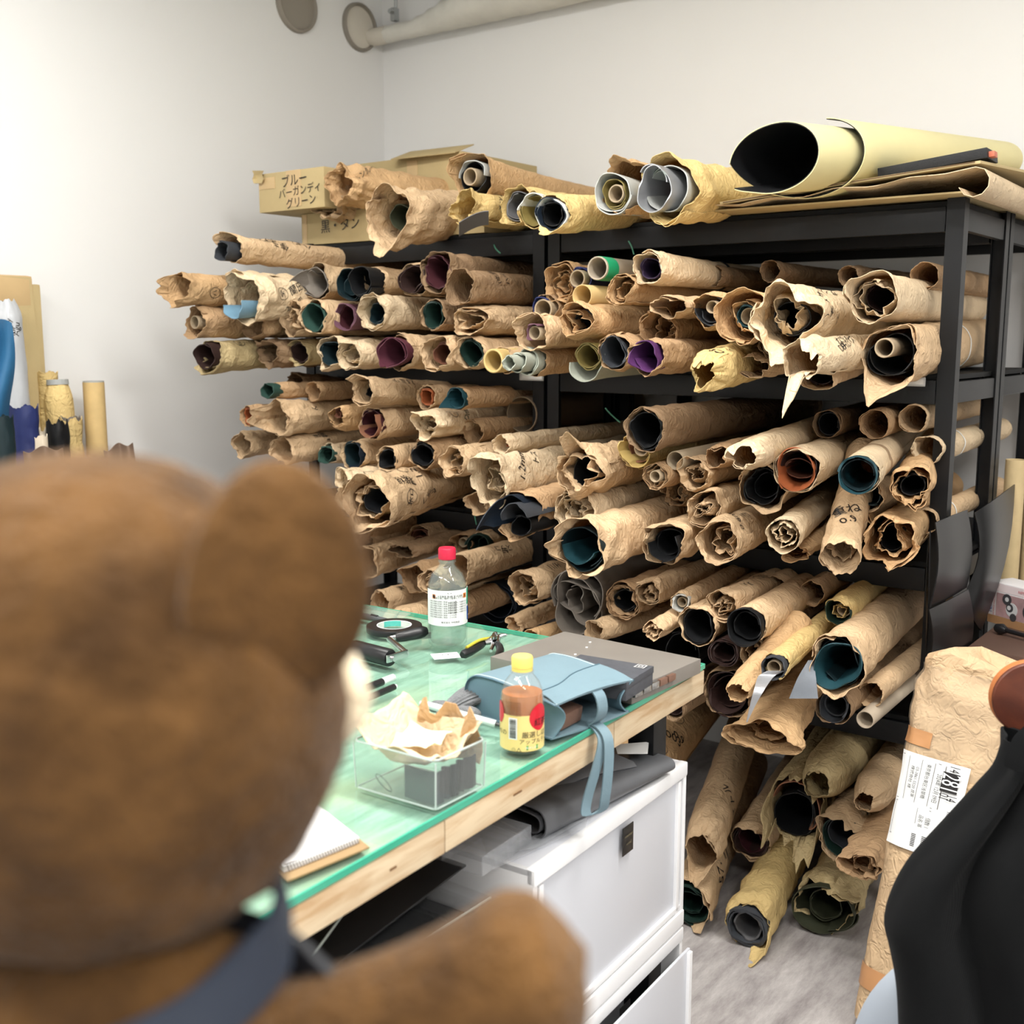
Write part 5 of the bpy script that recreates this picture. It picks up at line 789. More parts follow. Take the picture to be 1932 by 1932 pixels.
# front pocket layer with a wavy edge on the upper side
wy = np.linspace(0.002, Wb-0.002, 24); wx = -0.046+0.016*np.tanh((wy/Wb-0.45)*5)*-1+0.006; rows = [np.stack([wx*(1-t)+0.010*t, wy*sy, 0*wy+Tb+0.0045-0.0095*t*t], -1) for t in np.linspace(0, 1, 5)]
sheet('pocket_flap', np.stack(rows, 1), 0.0016, bl, e, sm=50); sweep('pocket_edge', np.stack([wx, wy*sy, 0*wy+Tb+0.0055], -1), 0.0010, pipm, e, 6)
def ribbon(name, C, w, wdir, m, parent, th=0.0026, **kw):
    C = np.array(C); wdir = np.array(wdir, float)/np.linalg.norm(wdir); return sheet(name, np.stack([C-wdir*w/2, C, C+wdir*w/2], 0), th, m, parent, sm=60, **kw)
my = Wb*0.52*sy
ribbon('closing_strap', smooth_path([(-0.02, my, Tb-0.002), (0.012, my, Tb-0.006), (0.022, my, Tb*0.6), (0.019, my, Tb*0.3), (0.004, my, 0.004)], 16), 0.021, (0, 1, 0), bl, e)
st_ = [(0.000, my-0.004*sy, 0.006), (0.022, my-0.006*sy, 0.004), (0.038, my-0.008*sy, -0.012), (0.042, my-0.012*sy, -0.055), (0.040, my-0.016*sy, -0.098), (0.034, my-0.016*sy, -0.118), (0.026, my-0.016*sy, -0.121), (0.024, my-0.014*sy, -0.100), (0.030, my-0.010*sy, -0.055), (0.031, my-0.006*sy, -0.014), (0.018, my-0.004*sy, 0.000), (0.002, my, 0.003)]
st_ = [(x, y-(0.020*sy*min(1, max(0, -z/0.09)) if i > 5 else -0.004*sy), z) for i, (x, y, z) in enumerate(st_)]
ribbon('wrist_strap', smooth_path(st_, 44), 0.0165, (0.25, 1.0, 0), bl, e)
wp = OL+lx*(-0.05)+wv*0.05; box('brown_wallet', (*wp, TZ+0.024), (0.085, 0.06, 0.024), mat('brown_wallet', (122, 92, 78), rough=0.6), None, 0.004, rot=(0, 0.15, math.atan2(lx[1], lx[0])+0.2), label='brown leather piece lying inside the blue bag', cat='wallet')
# ---- small things on the table
blkp = mat('black_plastic', (28, 28, 30), rough=0.35); chrome = mat('chrome', (200, 200, 202), rough=0.18, metal=1.0)
p = G(744, 1190); e = empty('tape_roll', p, label='flat roll of black tape with a white and teal inner ring', cat='tape roll')
lathe('tape', [(0.0345, 0.0), (0.0545, 0.0), (0.0553, 0.002), (0.0553, 0.0105), (0.0545, 0.012), (0.0345, 0.012), (0.0345, 0.0)], blkp, e, 56)
lathe('core_ring', [(0.0325, 0.0), (0.0346, 0.0), (0.0346, 0.0126), (0.0325, 0.0126), (0.0325, 0.0)], mat('core_white', (226, 228, 226), rough=0.5), e, 56)
cyl_patch('teal_print', 0.0325, 1.9, 3.0, 0.001, 0.012, mat('teal_print', (96, 196, 188), rough=0.5), e, 16, -0.0006)
# roller with a black handle
a0, a1 = G(668, 1222, 0.018), G(737, 1240, 0.018); d = a1-a0; Lr2 = np.linalg.norm(d); dz = math.atan2(d[1], d[0])
e = empty('hand_roller', (*a0[:2], TZ), (0, 0, dz), label='glue roller with a black rubber cylinder, chrome arm and black handle', cat='roller')
V, Q = sweep_vq([(0, 0, 0.0165), (0.003, 0, 0.0165), (Lr2-0.003, 0, 0.0165), (Lr2, 0, 0.0165)], [0.0145, 0.0160, 0.0160, 0.0145], 32); link('roller_drum', mesh_np('roller_drum', V, Q), blkp, e, smooth=40)
box('arm', (Lr2+0.004, 0.012, 0.018), (0.004, 0.050, 0.014), chrome, e, 0.001); sweep('axle', [(Lr2, 0, 0.0165), (Lr2+0.011, 0, 0.0165)], 0.005, chrome, e, 12)
h0 = G(735, 1206, 0.018)-a0; h1 = G(806, 1190, 0.026)-a0; R2 = lambda v: np.array([v[0]*math.cos(dz)+v[1]*math.sin(dz), -v[0]*math.sin(dz)+v[1]*math.cos(dz), v[2]+0.018])
ha, hb = R2(h0), R2(h1); sweep('arm_bar', [(Lr2+0.004, 0.034, 0.018), ha, ha*0.75+hb*0.25], 0.006, chrome, e, 8)
sweep('handle', smooth_path([ha*0.85+hb*0.15, ha*0.5+hb*0.5, hb], 10), [0.007, 0.009, 0.010, 0.0105, 0.011, 0.011, 0.0115, 0.012, 0.012, 0.011, 0.007], blkp, e, 14)
box('handle_side', tuple((ha*0.4+hb*0.6)+np.array([0, 0, -0.006])), (0.004, 0.075, 0.012), mat('brushed_steel', (186, 182, 178), rough=0.3, metal=0.8), e, 0.001, rot=(0, 0, math.atan2((hb-ha)[1], (hb-ha)[0])-PI/2))
# pliers
def pw(px, py, h): return G(px, py, h)
e = empty('hole_pliers', (0, 0, 0), label='open pliers with black grips and yellow spring arm beside the bottle', cat='pliers')
sweep('grip', smooth_path([pw(872, 1236, 0.010), pw(893, 1226, 0.012), pw(914, 1212, 0.014)], 10), [0.006, 0.0085, 0.0085, 0.0085, 0.0085, 0.008, 0.008, 0.008, 0.008, 0.007, 0.005], blkp, e, 10)
sweep('grip', smooth_path([pw(938, 1242, 0.010), pw(944, 1226, 0.011), pw(938, 1213, 0.013)], 8), [0.005, 0.007, 0.0075, 0.0075, 0.0075, 0.007, 0.007, 0.006, 0.005], blkp, e, 10)
sweep('spring_arm', smooth_path([pw(880, 1222, 0.020), pw(905, 1208, 0.024), pw(926, 1204, 0.020)], 10), 0.003, mat('yellow_enamel', (196, 180, 60), rough=0.35), e, 8)
sweep('jaw', smooth_path([pw(914, 1213, 0.016), pw(930, 1207, 0.018), pw(934, 1196, 0.024), pw(937, 1196, 0.026)], 10), [0.005, 0.006, 0.007, 0.008, 0.007, 0.006, 0.005, 0.0045, 0.004, 0.003, 0.002], chrome, e, 8)
sweep('jaw', smooth_path([pw(938, 1214, 0.015), pw(938, 1204, 0.018), pw(950, 1199, 0.022), pw(956, 1198, 0.024)], 10), [0.005, 0.006, 0.007, 0.007, 0.006, 0.005, 0.0045, 0.004, 0.0035, 0.003, 0.002], chrome, e, 8)
lathe('pivot', [(0, 0), (0.006, 0), (0.006, 0.005), (0, 0.006)], chrome, e, 16, loc=tuple(pw(932, 1205, 0.022)))
sweep('punch', [pw(926, 1228, 0.010), pw(932, 1210, 0.016)], [0.003, 0.005], chrome, e, 10)
# small card with a drawing in front of the bottle
e = empty('small_card', G(841, 1238, 0.0005), (0, 0, frame3(0, G(866, 1236)-G(815, 1240))), label='little white card with a line drawing under the clear bottle', cat='card'); box('card', (0, 0, 0.0006), (0.050, 0.036, 0.0009), wht, e, 0.0002)
for k in range(9): t = np.linspace(0, 2*PI, 14); sweep('drawing', np.stack([-0.006+0.0035*k-0.004+0.006*np.cos(t), 0.006+0.004*np.sin(t)+0.003*math.sin(k*2), 0*t+0.0013], -1), 0.00028, INK(), e, 4) if k in (0, 3, 6) else None
# markers
e = empty('marker_pen', G(712, 1290, 0.006), (0, 0, frame3(0, G(752, 1274)-G(712, 1290))), label='black marker with a white printed barrel near the plush muzzle', cat='pen')
sweep('barrel', [(-0.03, 0, 0), (0.012, 0, 0)], 0.0065, blkp, e, 14); sweep('cap', [(0.012, 0, 0), (0.042, 0, 0), (0.044, 0, 0)], [0.0062, 0.006, 0.004], wht, e, 14)
e = empty('marker_pen', G(725, 1304, 0.006), (0, 0, frame3(0, G(755, 1291)-G(725, 1304))), label='plain black marker lying just below the printed one', cat='pen')
sweep('barrel', [(-0.04, 0, 0), (0.026, 0, 0)], 0.0055, blkp, e, 14); sweep('cap', [(0.026, 0, 0), (0.032, 0, 0)], [0.005, 0.003], wht, e, 14)
# ruler and cutter at the far edge
c = [G(680, 1141, 0.001), G(775, 1158, 0.001), G(752, 1172, 0.001), G(660, 1156, 0.001)]; quad_sheet('clear_ruler', c, 0.003, glassy('acrylic_clear', fac=0.12, rgbd=(0.85, 0.92, 0.9)), 4, 3, label='clear acrylic ruler along the far table edge', cat='ruler')
e = empty('cutter_knife', (0, 0, 0), label='dark grey cutter knife lying beside the black tape roll', cat='knife'); ck = mat('cutter_grey', (74, 76, 78), rough=0.4); d0, d1 = G(650, 1156, 0.006), G(729, 1171, 0.006)
sweep('handle', [d0, d0*0.4+d1*0.6, d1], [0.007, 0.007, 0.0055], ck, e, 8); sweep('slider', [d0*0.35+d1*0.65+np.array([0, 0, 0.006]), d0*0.2+d1*0.8+np.array([0, 0, 0.005])], 0.003, blkp, e, 8)
# grey knit glove, printed card below it
gk = mat('grey_knit', (112, 114, 116), rough=0.9, var=0.15, vscale=220, bump=0.5, bscale=240)
e = empty('knit_glove', (0, 0, 0), label='grey ribbed knit glove crumpled behind the paper tray', cat='glove')
A_, B_ = G(848, 1338, 0.012), G(905, 1312, 0.022); dv_ = B_-A_; wdv = np.array([-dv_[1], dv_[0], 0]); wdv /= np.linalg.norm(wdv); th = np.linspace(0, 2*PI, 73)[:-1]
us = np.linspace(0, 1, 16); hw = 0.014+0.022*us; P = np.stack([A_+dv_*u_*1.15+np.array([0, 0, 0.006*math.sin(u_*3)])+(np.cos(th)[:, None]*wdv*h_*(1+0.07*np.sign(np.sin(18*th)))[:, None]+np.sin(th)[:, None]*np.array([0, 0, 1])*0.010*(1+0.12*np.sin(18*th))[:, None]) for u_, h_ in zip(us, hw)], 1)
sheet('ribbed_cuff', P, 0.0015, gk, e, cu=True, sm=60)
for k, (x0, y0, x1, y1) in enumerate(((850, 1338, 812, 1334), (852, 1344, 826, 1352), (862, 1348, 872, 1362), (872, 1344, 905, 1352))):
    sweep('finger', smooth_path([G(x0, y0, 0.012), G((x0+x1)/2, (y0+y1)/2-3, 0.015), G(x1, y1, 0.008)], 10), [0.011, 0.0105, 0.010, 0.010, 0.0105, 0.010, 0.010, 0.0095, 0.009, 0.008, 0.005], gk, e, 12)
quad_sheet('printed_card', [G(828, 1352, 0.001), G(885, 1350, 0.001), G(890, 1372, 0.001), G(840, 1378, 0.001)], 0.001, mat('printed_photo', (196, 150, 140), rough=0.4, var=0.4, vscale=70, rgb2=(70, 60, 62)), 4, 4, label='glossy printed card under the pale pen', cat='card')
# pale pen resting on the tray
e = empty('pale_pen', (0, 0, 0), label='pale mint pen lying across the grey glove and the tray', cat='pen'); q0, q1 = G(792, 1326, 0.034), G(946, 1369, 0.010); dd = q1-q0; pm = mat('mint_plastic', (206, 220, 218), rough=0.4)
sweep('barrel', [q0, q0+dd*0.06, q0+dd*0.2, q0+dd*0.93], [0.0025, 0.005, 0.0056, 0.0056], pm, e, 14); sweep('tip', [q0+dd*0.93, q1], [0.0035, 0.002], ck, e, 10)
# acrylic tray, paper and black leather bits
f0, fr, fl = G(822, 1531), G(913, 1485), G(672, 1487); ex, ey = (fr-f0), (fl-f0); Lx, Ly = np.linalg.norm(ex), np.linalg.norm(ey); ex, ey = ex/Lx, ey/Ly
acr = glassy('acrylic_tray', tint=(0.97, 0.99, 0.98), rough=0.03, fac=0.07, rgbd=(0.85, 0.9, 0.9)); acre = mat('acrylic_edge', (198, 210, 206), rough=0.15, spec=0.8)
e = empty('acrylic_tray', (0, 0, 0), label='clear acrylic tray at the table edge holding brown paper', cat='tray'); TH_ = 0.062
def tp(a, b, h): return f0+ex*a+ey*b+np.array([0, 0, h])
sheet('base', np.array([[tp(a, b, 0.002) for b in (0, Ly)] for a in (0, Lx)]), 0.003, acr, e)
for nm, A, B in (('wall', (0, 0), (Lx, 0)), ('wall', (0, 0), (0, Ly)), ('wall', (Lx, 0), (Lx, Ly)), ('wall', (0, Ly), (Lx, Ly))):
    sheet(nm, np.array([[tp(A[0], A[1], 0.003)+np.array([0, 0, 0])+(tp(Lx/2, Ly/2, 0)-tp(A[0], A[1], 0))*-0.03*h/TH_+np.array([0, 0, h]), tp(B[0], B[1], 0.003)+(tp(Lx/2, Ly/2, 0)-tp(B[0], B[1], 0))*-0.03*h/TH_+np.array([0, 0, h])] for h in (0, TH_/2, TH_)]), 0.0022, acr, e)
ring = [tp(a, b, TH_+0.003)+(tp(Lx/2, Ly/2, 0)-tp(a, b, 0))*-0.03 for a, b in ((0.006, 0), (Lx-0.006, 0), (Lx, 0.006), (Lx, Ly-0.006), (Lx-0.006, Ly), (0.006, Ly), (0, Ly-0.006), (0, 0.006))]
sweep('rim', ring, 0.0014, acre, e, 6, closed=True); ring2 = [tp(a, b, 0.002) for a, b in ((0.004, 0), (Lx-0.004, 0), (Lx, 0.004), (Lx, Ly-0.004), (Lx-0.004, Ly), (0.004, Ly), (0, Ly-0.004), (0, 0.004))]; sweep('foot_edge', ring2, 0.0012, acre, e, 6, closed=True)
for (a, b) in ((0, 0), (Lx, 0), (0, Ly)): sweep('corner_edge', [tp(a, b, 0.002), tp(a, b, TH_)+(tp(Lx/2, Ly/2, 0)-tp(a, b, 0))*-0.03], 0.0011, acre, e, 6)
# crumpled brown paper nest filling the tray's upper half
nu, nv = 40, 30; A2, B2 = np.meshgrid(np.linspace(-0.05, 1.0, nu), np.linspace(-0.02, 1.05, nv), indexing='ij')
rim = np.clip(np.maximum(np.abs(A2-0.5), np.abs(B2-0.52))*2, 0, 1.1); hz = 0.036+0.030*np.clip((rim-0.35)/0.65, 0, 1)**1.3+0.018*np.clip((A2-0.55)*2, 0, 1)*rim+0.022*np.clip((B2-0.75)*4, 0, 1)
hz = hz+crumple(A2*0.12, B2*0.14, 0.010, 55, 77, 8)*np.clip(rim+0.1, 0, 1); P = f0+ex*(A2*Lx*0.96+0.003)[..., None]+ey*(B2*Ly*0.94+0.004)[..., None]+np.array([0, 0, 1])*hz[..., None]
sheet('brown_paper', P, 0.0012, paper('W'), sm=25, label='crumpled brown paper heaped inside the acrylic tray', cat='paper')
P2 = np.stack([tp(Lx*(0.99-0.02*math.sin(i*1.3)), Ly*(0.05+0.9*i/11), 0.030+0.065*j/5+0.012*math.sin(i*1.7)*j/5)+ex*(0.008*math.sin(i*0.9+j)) for i in range(12) for j in range(6)]).reshape(12, 6, 3)
sheet('brown_paper', P2, 0.0012, paper('R'), sm=30, label='stiff brown paper strip standing along the back of the tray', cat='paper')
quad_sheet('white_paper', [tp(Lx*0.30, Ly*0.30, 0.062), tp(Lx*0.85, Ly*0.30, 0.070), tp(Lx*0.80, Ly*0.80, 0.070), tp(Lx*0.30, Ly*0.75, 0.058)], 0.0008, mat('cream_paper', (246, 236, 206), rough=0.7), 10, 10, 0.004, label='cream sheet lying on the brown paper in the tray', cat='paper')
bk = leather('black')
def piece(pts, lb, m=bk):   # standing leather strip: plan points, height
    q = smooth_path([tp(a*Lx, b*Ly, 0.004) for a, b in pts], 14); sheet('leather_piece', np.stack([q+np.array([0, 0, h]) for h in (0, 0.02, 0.042)], 1), 0.002, m, sm=50, label=lb, cat='leather piece')
piece([(0.08, 0.42), (0.06, 0.25), (0.07, 0.1), (0.12, 0.03)], 'grey green leather strip standing behind the front wall of the tray', leather('dgrey'))
piece([(0.14, 0.04), (0.24, 0.05), (0.30, 0.10), (0.36, 0.04)], 'folded black leather piece in the front corner of the tray')
piece([(0.40, 0.06), (0.52, 0.04), (0.60, 0.10), (0.66, 0.05)], 'black leather scallop in the middle of the tray side')
piece([(0.70, 0.08), (0.80, 0.04), (0.92, 0.06)], 'black leather end piece with a small hole on the right of the tray')
for k in range(3):
    t = np.linspace(0, 2*PI, 30); sweep('loose_thread', np.stack([tp(Lx*(0.9+0.06*math.cos(x+k)), Ly*(0.12+0.05*math.sin(2*x)), 0.012+0.008*math.sin(x*1.5+k)+0.008) for x in t]), 0.0005, INK(), n=4, label='fine black thread loop in the tray, %s' % ('lowest', 'middle', 'uppermost')[k], cat='thread')
t = np.linspace(0, 2*PI, 30); sweep('loose_thread', np.stack([tp(Lx*(0.12+0.10*math.cos(x)), Ly*(0.72+0.10*math.sin(x)+0.06*math.cos(x)), 0.012+0.008*math.sin(x)) for x in t]), 0.0006, INK(), n=4, label='long black thread loop at the left end of the tray', cat='thread')
# spiral notepad
c0, c1, c2 = G(697, 1590, 0.008), G(575, 1640, 0.008), G(640, 1538, 0.008); e = empty('notepad', (0, 0, 0), label='white notepad with perforated edge and brown card backing', cat='notepad')
vx = c1-c0; vx[2] = 0; vy = np.array([-abs(vx[1])*0-0.135, 0.045, 0.0]); up = np.array([0, 0, 1.0])
def npq(a, b, h): return c0*np.array([1, 1, 0])+vx*a+vy*b+up*(TZ+h)
sheet('backing', np.array([[npq(a, b, 0.002) for b in (0, 1)] for a in (0, 1.25)]), 0.002, mat('backing_card', (150, 124, 88), rough=0.8), e); sheet('paper_block', np.array([[npq(a, b, 0.0065) for b in (0.12, 1)] for a in (0.06, 1.2)]), 0.006, mat('white_paper', (244, 244, 244), rough=0.7), e)
for k in range(26): f = 0.08+1.1*k/26; sweep('wire_loop', [npq(f, 0.10, 0.004), npq(f+0.014, 0.125, 0.0105), npq(f+0.028, 0.15, 0.0095)], 0.0005, INK(), e, 5)

# ================= under the table: drawers and shelf =================
wp_ = mat('white_pp_plastic', (246, 247, 249), rough=0.35, spec=0.5); frost = mat('frosted_pp', (236, 239, 247), rough=0.3, trans=0.25); tagb = mat('black_tag', (24, 23, 22), rough=0.4); tagi = mat('tag_ink', (128, 120, 92), rough=0.5)
DA = np.array([-0.905, 1.715]); Wd, Dd = 0.505, 0.44
def drawer_case(z0, z1, label, open_=0.0, txt=('Habilitation', 'Salmon')):
    e = empty('drawer_case', (*DA, z0), (0, 0, PI+ta), label=label, cat='drawer unit', group='white stacked drawer cases'); h = z1-z0; t = 0.012     # local x into the table, y toward the viewer
    box('frame_top', (Dd/2, Wd/2, h-t/2), (Dd, Wd, t), frost, e, 0.003); box('frame_bottom', (Dd/2, Wd/2, t/2), (Dd, Wd, t), wp_, e, 0.003)
    for y in (t/2, Wd-t/2): box('frame_side', (Dd/2, y, h/2), (Dd, t, h), wp_, e, 0.003)
    box('frame_back', (Dd-0.004, Wd/2, h/2), (0.008, Wd, h), wp_, e, 0.002)
    box('front_rail', (0.006, Wd/2, h-0.012), (0.016, Wd, 0.026), wp_, e, 0.004); box('front_rail', (0.006, Wd/2, 0.016), (0.016, Wd, 0.03), wp_, e, 0.004)
    dr = empty('drawer', (-open_, 0, 0), parent=e)
    box('drawer_front', (0.010, Wd/2, h/2+0.004), (0.006, Wd-2*t-0.006, h-0.062), frost, dr, 0.003)
    for y in (t+0.012, Wd-t-0.012): box('drawer_rim', (0.006, y, h/2), (0.010, 0.012, h-0.060), wp_, dr, 0.002)
    box('drawer_rim', (0.006, Wd/2, 0.040), (0.010, Wd-2*t, 0.010), wp_, dr, 0.002); box('drawer_floor', (Dd/2, Wd/2, 0.034), (Dd-0.03, Wd-2*t-0.01, 0.004), frost, dr, 0.001)
    box('name_tag', (-0.0006, 0.222, h-0.060), (0.0014, 0.036, 0.048), tagb, e if not open_ else e, 0.0004, label='black rectangular tag')
    o = flat_ink(e, [(txt[0], 0.222, h-0.052, 0.0062, 0), (txt[1], 0.222, h-0.066, 0.0062, 0)], (-0.0014, 0, 0), (0, 1, 0), (0, 0, 1), (-1, 0, 0), tagi, 'tag_lettering', 'small lettering on the tag')
    if o: o.scale = (1, 1, 1)
    return e
drawer_case(0.388, 0.70, 'upper white drawer case with a frosted front and a black tag'); drawer_case(0.072, 0.384, 'lower white drawer case with its drawer pulled slightly open', 0.03)
def dl(u, v, z): q = DA+EX*u+EY*v; return np.array([q[0], q[1], z])     # u into the table, v toward the viewer
# casters
# bubble wrap inside, faint
bw = glassy('bubble_plastic', fac=0.3, rgbd=(0.8, 0.82, 0.86)); g9 = np.random.default_rng(9)
e = empty('bubble_wrap', (0, 0, 0), label='bubble wrap pressed behind the frosted front of the upper drawer', cat='packing')
Pb = np.array([[dl(0.035+0.012*math.sin(i*0.8)+0.008*math.sin(j*1.1), 0.12+0.22*i/18, 0.45+0.16*j/14) for j in range(15)] for i in range(19)]); Pb[..., 0] += 0.004*((np.add.outer(np.arange(19), np.arange(15))) % 2); sheet('film', Pb, 0.001, mat('bubble_grey', (150, 152, 168), rough=0.3, trans=0.3), e, sm=30)
# things on the drawer case: grey leather roll, folded leather, plastic sheets
zt = 0.701
gr_ = leather('grey'); dg_ = mat('leather_slate', (92, 94, 98), rough=0.42, var=0.05, vscale=16)
A0, A1 = at_z(1000, 1548, zt+0.03), at_z(1250, 1445, zt+0.012); dA = A1-A0; LA = np.linalg.norm(dA); e = empty('leather_roll', A0, (0, 0, math.atan2(dA[1], dA[0])-PI/2), label='slate grey leather loosely rolled on the white drawer case', cat='roll')
yy = np.linspace(0, LA, 14)
for nm, prof in (('outer_fold', [(-0.11, -0.026), (-0.04, -0.029), (0.010, -0.027), (0.030, -0.010), (0.026, 0.014), (0.004, 0.022), (-0.05, 0.018), (-0.12, 0.006)]), ('inner_fold', [(-0.08, -0.018), (-0.02, -0.021), (0.014, -0.015), (0.020, 0.0), (0.010, 0.010), (-0.03, 0.012)])):
    q_ = smooth_path([(x, 0, z) for x, z in prof], 40); sheet(nm, np.stack([q_*np.array([1-0.2*y/LA, 1, 1-0.5*y/LA])+np.array([0, y, -0.010*y/LA]) for y in yy], 1), 0.0024, dg_, e, sm=50)
Fq = [at_z(1015, 1492, zt+0.035), at_z(1182, 1418, zt+0.035), at_z(1200, 1440, zt+0.02), at_z(1020, 1515, zt+0.02)]
e = empty('folded_leather', (0, 0, 0), label='folded slate leather with a rounded corner behind the roll', cat='leather')
pf = smooth_path([at_z(1010, 1500, zt+0.040), at_z(1100, 1458, zt+0.052), at_z(1195, 1438, zt+0.045)], 16); bk_ = np.array([-0.16, 0.03, -0.004])
prof_ = [np.array([0, 0, 0]), np.array([0.006, 0, -0.006]), np.array([0.002, 0, -0.013]), np.array([-0.05, 0.01, -0.017]), bk_+np.array([0, 0, -0.018])]; up_ = [bk_+np.array([0, 0, 0.0]), np.array([-0.06, 0.01, 0.004])]
sheet('leather', np.stack([pf+o_ for o_ in up_+prof_], 1), 0.0025, dg_, e, sm=50)
quad_sheet('white_sheet', [at_z(1160, 1405, zt+0.055), at_z(1224, 1400, zt+0.055), at_z(1222, 1422, zt+0.05), at_z(1165, 1422, zt+0.05)], 0.001, wht, 4, 4, label='small white sheet sticking up behind the folded leather', cat='sheet')
acs = glassy('clear_sheet', fac=0.15, rgbd=(0.82, 0.85, 0.9))
quad_sheet('clear_plastic_sheet', [at_z(900, 1560, zt+0.004), at_z(1120, 1500, zt+0.004), at_z(1105, 1560, zt+0.004), at_z(930, 1640, zt+0.004)], 0.0012, acs, 6, 6, label='clear plastic sheet under the grey leather roll', cat='sheet')
e = empty('grid_sheet', (0, 0, 0), label='clear ruled grid sheet at the front of the drawer case top', cat='sheet'); gq = [at_z(1000, 1580, zt+0.007), at_z(1105, 1545, zt+0.007), at_z(1010, 1600, zt+0.007), at_z(940, 1612, zt+0.007)]; quad_sheet('film', gq, 0.001, acs, 4, 4, parent=e)
gi = mat('grid_ink', (150, 154, 160), rough=0.6)
for k in range(10): f = k/9; sweep('grid_line', [np.array(gq[0])*(1-f)+np.array(gq[1])*f+up*0.001, np.array(gq[3])*(1-f)+np.array(gq[2])*f+up*0.001], 0.0003, gi, e, 4)
# clear storage boxes with compartments, and black + clear sheets on the open shelf
orgz = glassy('organiser_plastic', fac=0.13, rgbd=(0.80, 0.83, 0.88))
def organiser(v0, v1, u0, u1, z0, z1, label, nu, nv):
    e = empty('organiser_box', (0, 0, 0), label=label, cat='box', group='clear compartment boxes')
    pts = [dl(u0, v0, 0)[:2], dl(u1, v0, 0)[:2], dl(u1, v1, 0)[:2], dl(u0, v1, 0)[:2]]
    for nm, z in (('lid', z1), ('floor', z0)): sheet(nm, np.array([[[*pts[0], z], [*pts[3], z]], [[*pts[1], z], [*pts[2], z]]]), 0.0018, orgz, e)
    for i in range(4): a, b = pts[i], pts[(i+1) % 4]; sheet('side', np.array([[[*a, z0], [*a, z1]], [[*b, z0], [*b, z1]]]), 0.0018, orgz, e)
    for k in range(1, nu): f = k/nu; a, b = pts[0]*(1-f)+pts[3]*f, pts[1]*(1-f)+pts[2]*f; sheet('divider', np.array([[[*a, z0+0.002], [*a, z1-0.002]], [[*b, z0+0.002], [*b, z1-0.002]]]), 0.0014, orgz, e)
    for k in range(1, nv): f = k/nv; a, b = pts[0]*(1-f)+pts[1]*f, pts[3]*(1-f)+pts[2]*f; sheet('divider', np.array([[[*a, z0+0.002], [*a, z1-0.002]], [[*b, z0+0.002], [*b, z1-0.002]]]), 0.0014, orgz, e)
    return e
organiser(0.435, 0.56, 0.05, 0.26, zt+0.002, zt+0.030, 'clear compartment box on the near end of the drawer case', 4, 3)
organiser(0.40, 0.55, 0.27, 0.43, zt+0.002, zt+0.034, 'second clear compartment box tucked farther under the table', 3, 2)
# open shelf with a brown side board
shz = 0.62; blkb = mat('black_board', (20, 21, 23), rough=0.5); bw_ = mat('brown_side_board', (158, 98, 62), rough=0.5)
e = empty('under_shelf', (0, 0, 0), label='low black shelf under the table with a reddish brown side board', cat='shelf')
def under_box(nm, v0, v1, u0, u1, z0, z1, m): c = dl((u0+u1)/2, (v0+v1)/2, (z0+z1)/2); return box(nm, c, (u1-u0, v1-v0, z1-z0), m, e, 0.002, rot=(0, 0, ta))
under_box('shelf_board', 0.53, 1.02, 0.0, 0.6, shz-0.02, shz, blkb); under_box('side_board', 1.02, 1.045, 0.0, 0.6, 0.0, 0.815, bw_); under_box('side_board', 0.515, 0.53, 0.02, 0.6, 0.0, shz-0.02, blkb); under_box('back_board', 0.53, 1.02, 0.59, 0.6, shz, 0.80, blkb)
def lay(name, c, z, th, m, label, cat='sheet', tilt=0.0): return quad_sheet(name, [dl(u, v, z+tilt*k) for k, (u, v) in enumerate(c)], th, m, 4, 4, label=label, cat=cat)
lay('black_sheet', [(0.085, 0.55), (0.55, 0.54), (0.55, 1.00), (0.05, 1.01)], shz+0.085, 0.003, blkb, 'large black sheet lying on the stack under the table')
under = [(0.020, 0.0), (0.032, 0.012), (0.044, 0.005), (0.056, 0.016), (0.066, 0.008), (0.074, 0.02)]
for k, (dzz, sh) in enumerate(under):
    e3 = lay('acrylic_sheet', [(0.01+sh, 0.55+sh), (0.48, 0.545), (0.5, 0.98), (0.015+sh*2, 0.985)], shz+dzz-0.012, 0.003, glassy('acrylic_stack', fac=0.012, rgbd=(0.5, 0.52, 0.54)), 'clear acrylic sheet, %s from the bottom of the stack' % ('first', 'second', 'third', 'fourth', 'fifth', 'sixth')[k])
    sweep('cut_edge', [dl(0.009+sh, 0.55+sh, shz+dzz-0.012), dl(0.0135+sh*2, 0.985, shz+dzz-0.012)], 0.0016, acre, e3, 5)
lay('leather_offcut', [(0.0, 0.60), (0.08, 0.58), (0.08, 0.93), (0.0, 0.96)], shz+0.004, 0.004, mat('tan_suede', (136, 112, 88), rough=0.8), 'brown suede offcut at the front of the acrylic stack', 'offcut')
e = empty('thin_rod', (0, 0, 0), label='thin clear rod lying slantwise over the black sheet', cat='rod'); sweep('rod', [dl(0.20, 0.56, shz+0.10), dl(0.03, 1.0, shz+0.098)], 0.0016, acre, e, 6)
lay('white_card', [(0.0, 0.97), (0.05, 0.96), (0.05, 1.01), (0.0, 1.015)], shz+0.012, 0.003, wht, 'white card at the near end of the acrylic stack', 'card')

# ================= right side =================
darkw = mat('dark_brown_top', (92, 70, 60), rough=0.5, var=0.1, vscale=6)
e = empty('side_desk', (-0.70, 2.72, 0), label='dark brown side desk at the right edge beyond the rack', cat='desk')
box('desk_top', (0.45, 0.36, 0.705), (0.9, 0.74, 0.03), darkw, e, 0.003)
for (x, y) in ((0.05, 0.04), (0.85, 0.04), (0.05, 0.68), (0.85, 0.68)): box('leg', (x, y, 0.345), (0.04, 0.04, 0.69), steel, e, 0.003)
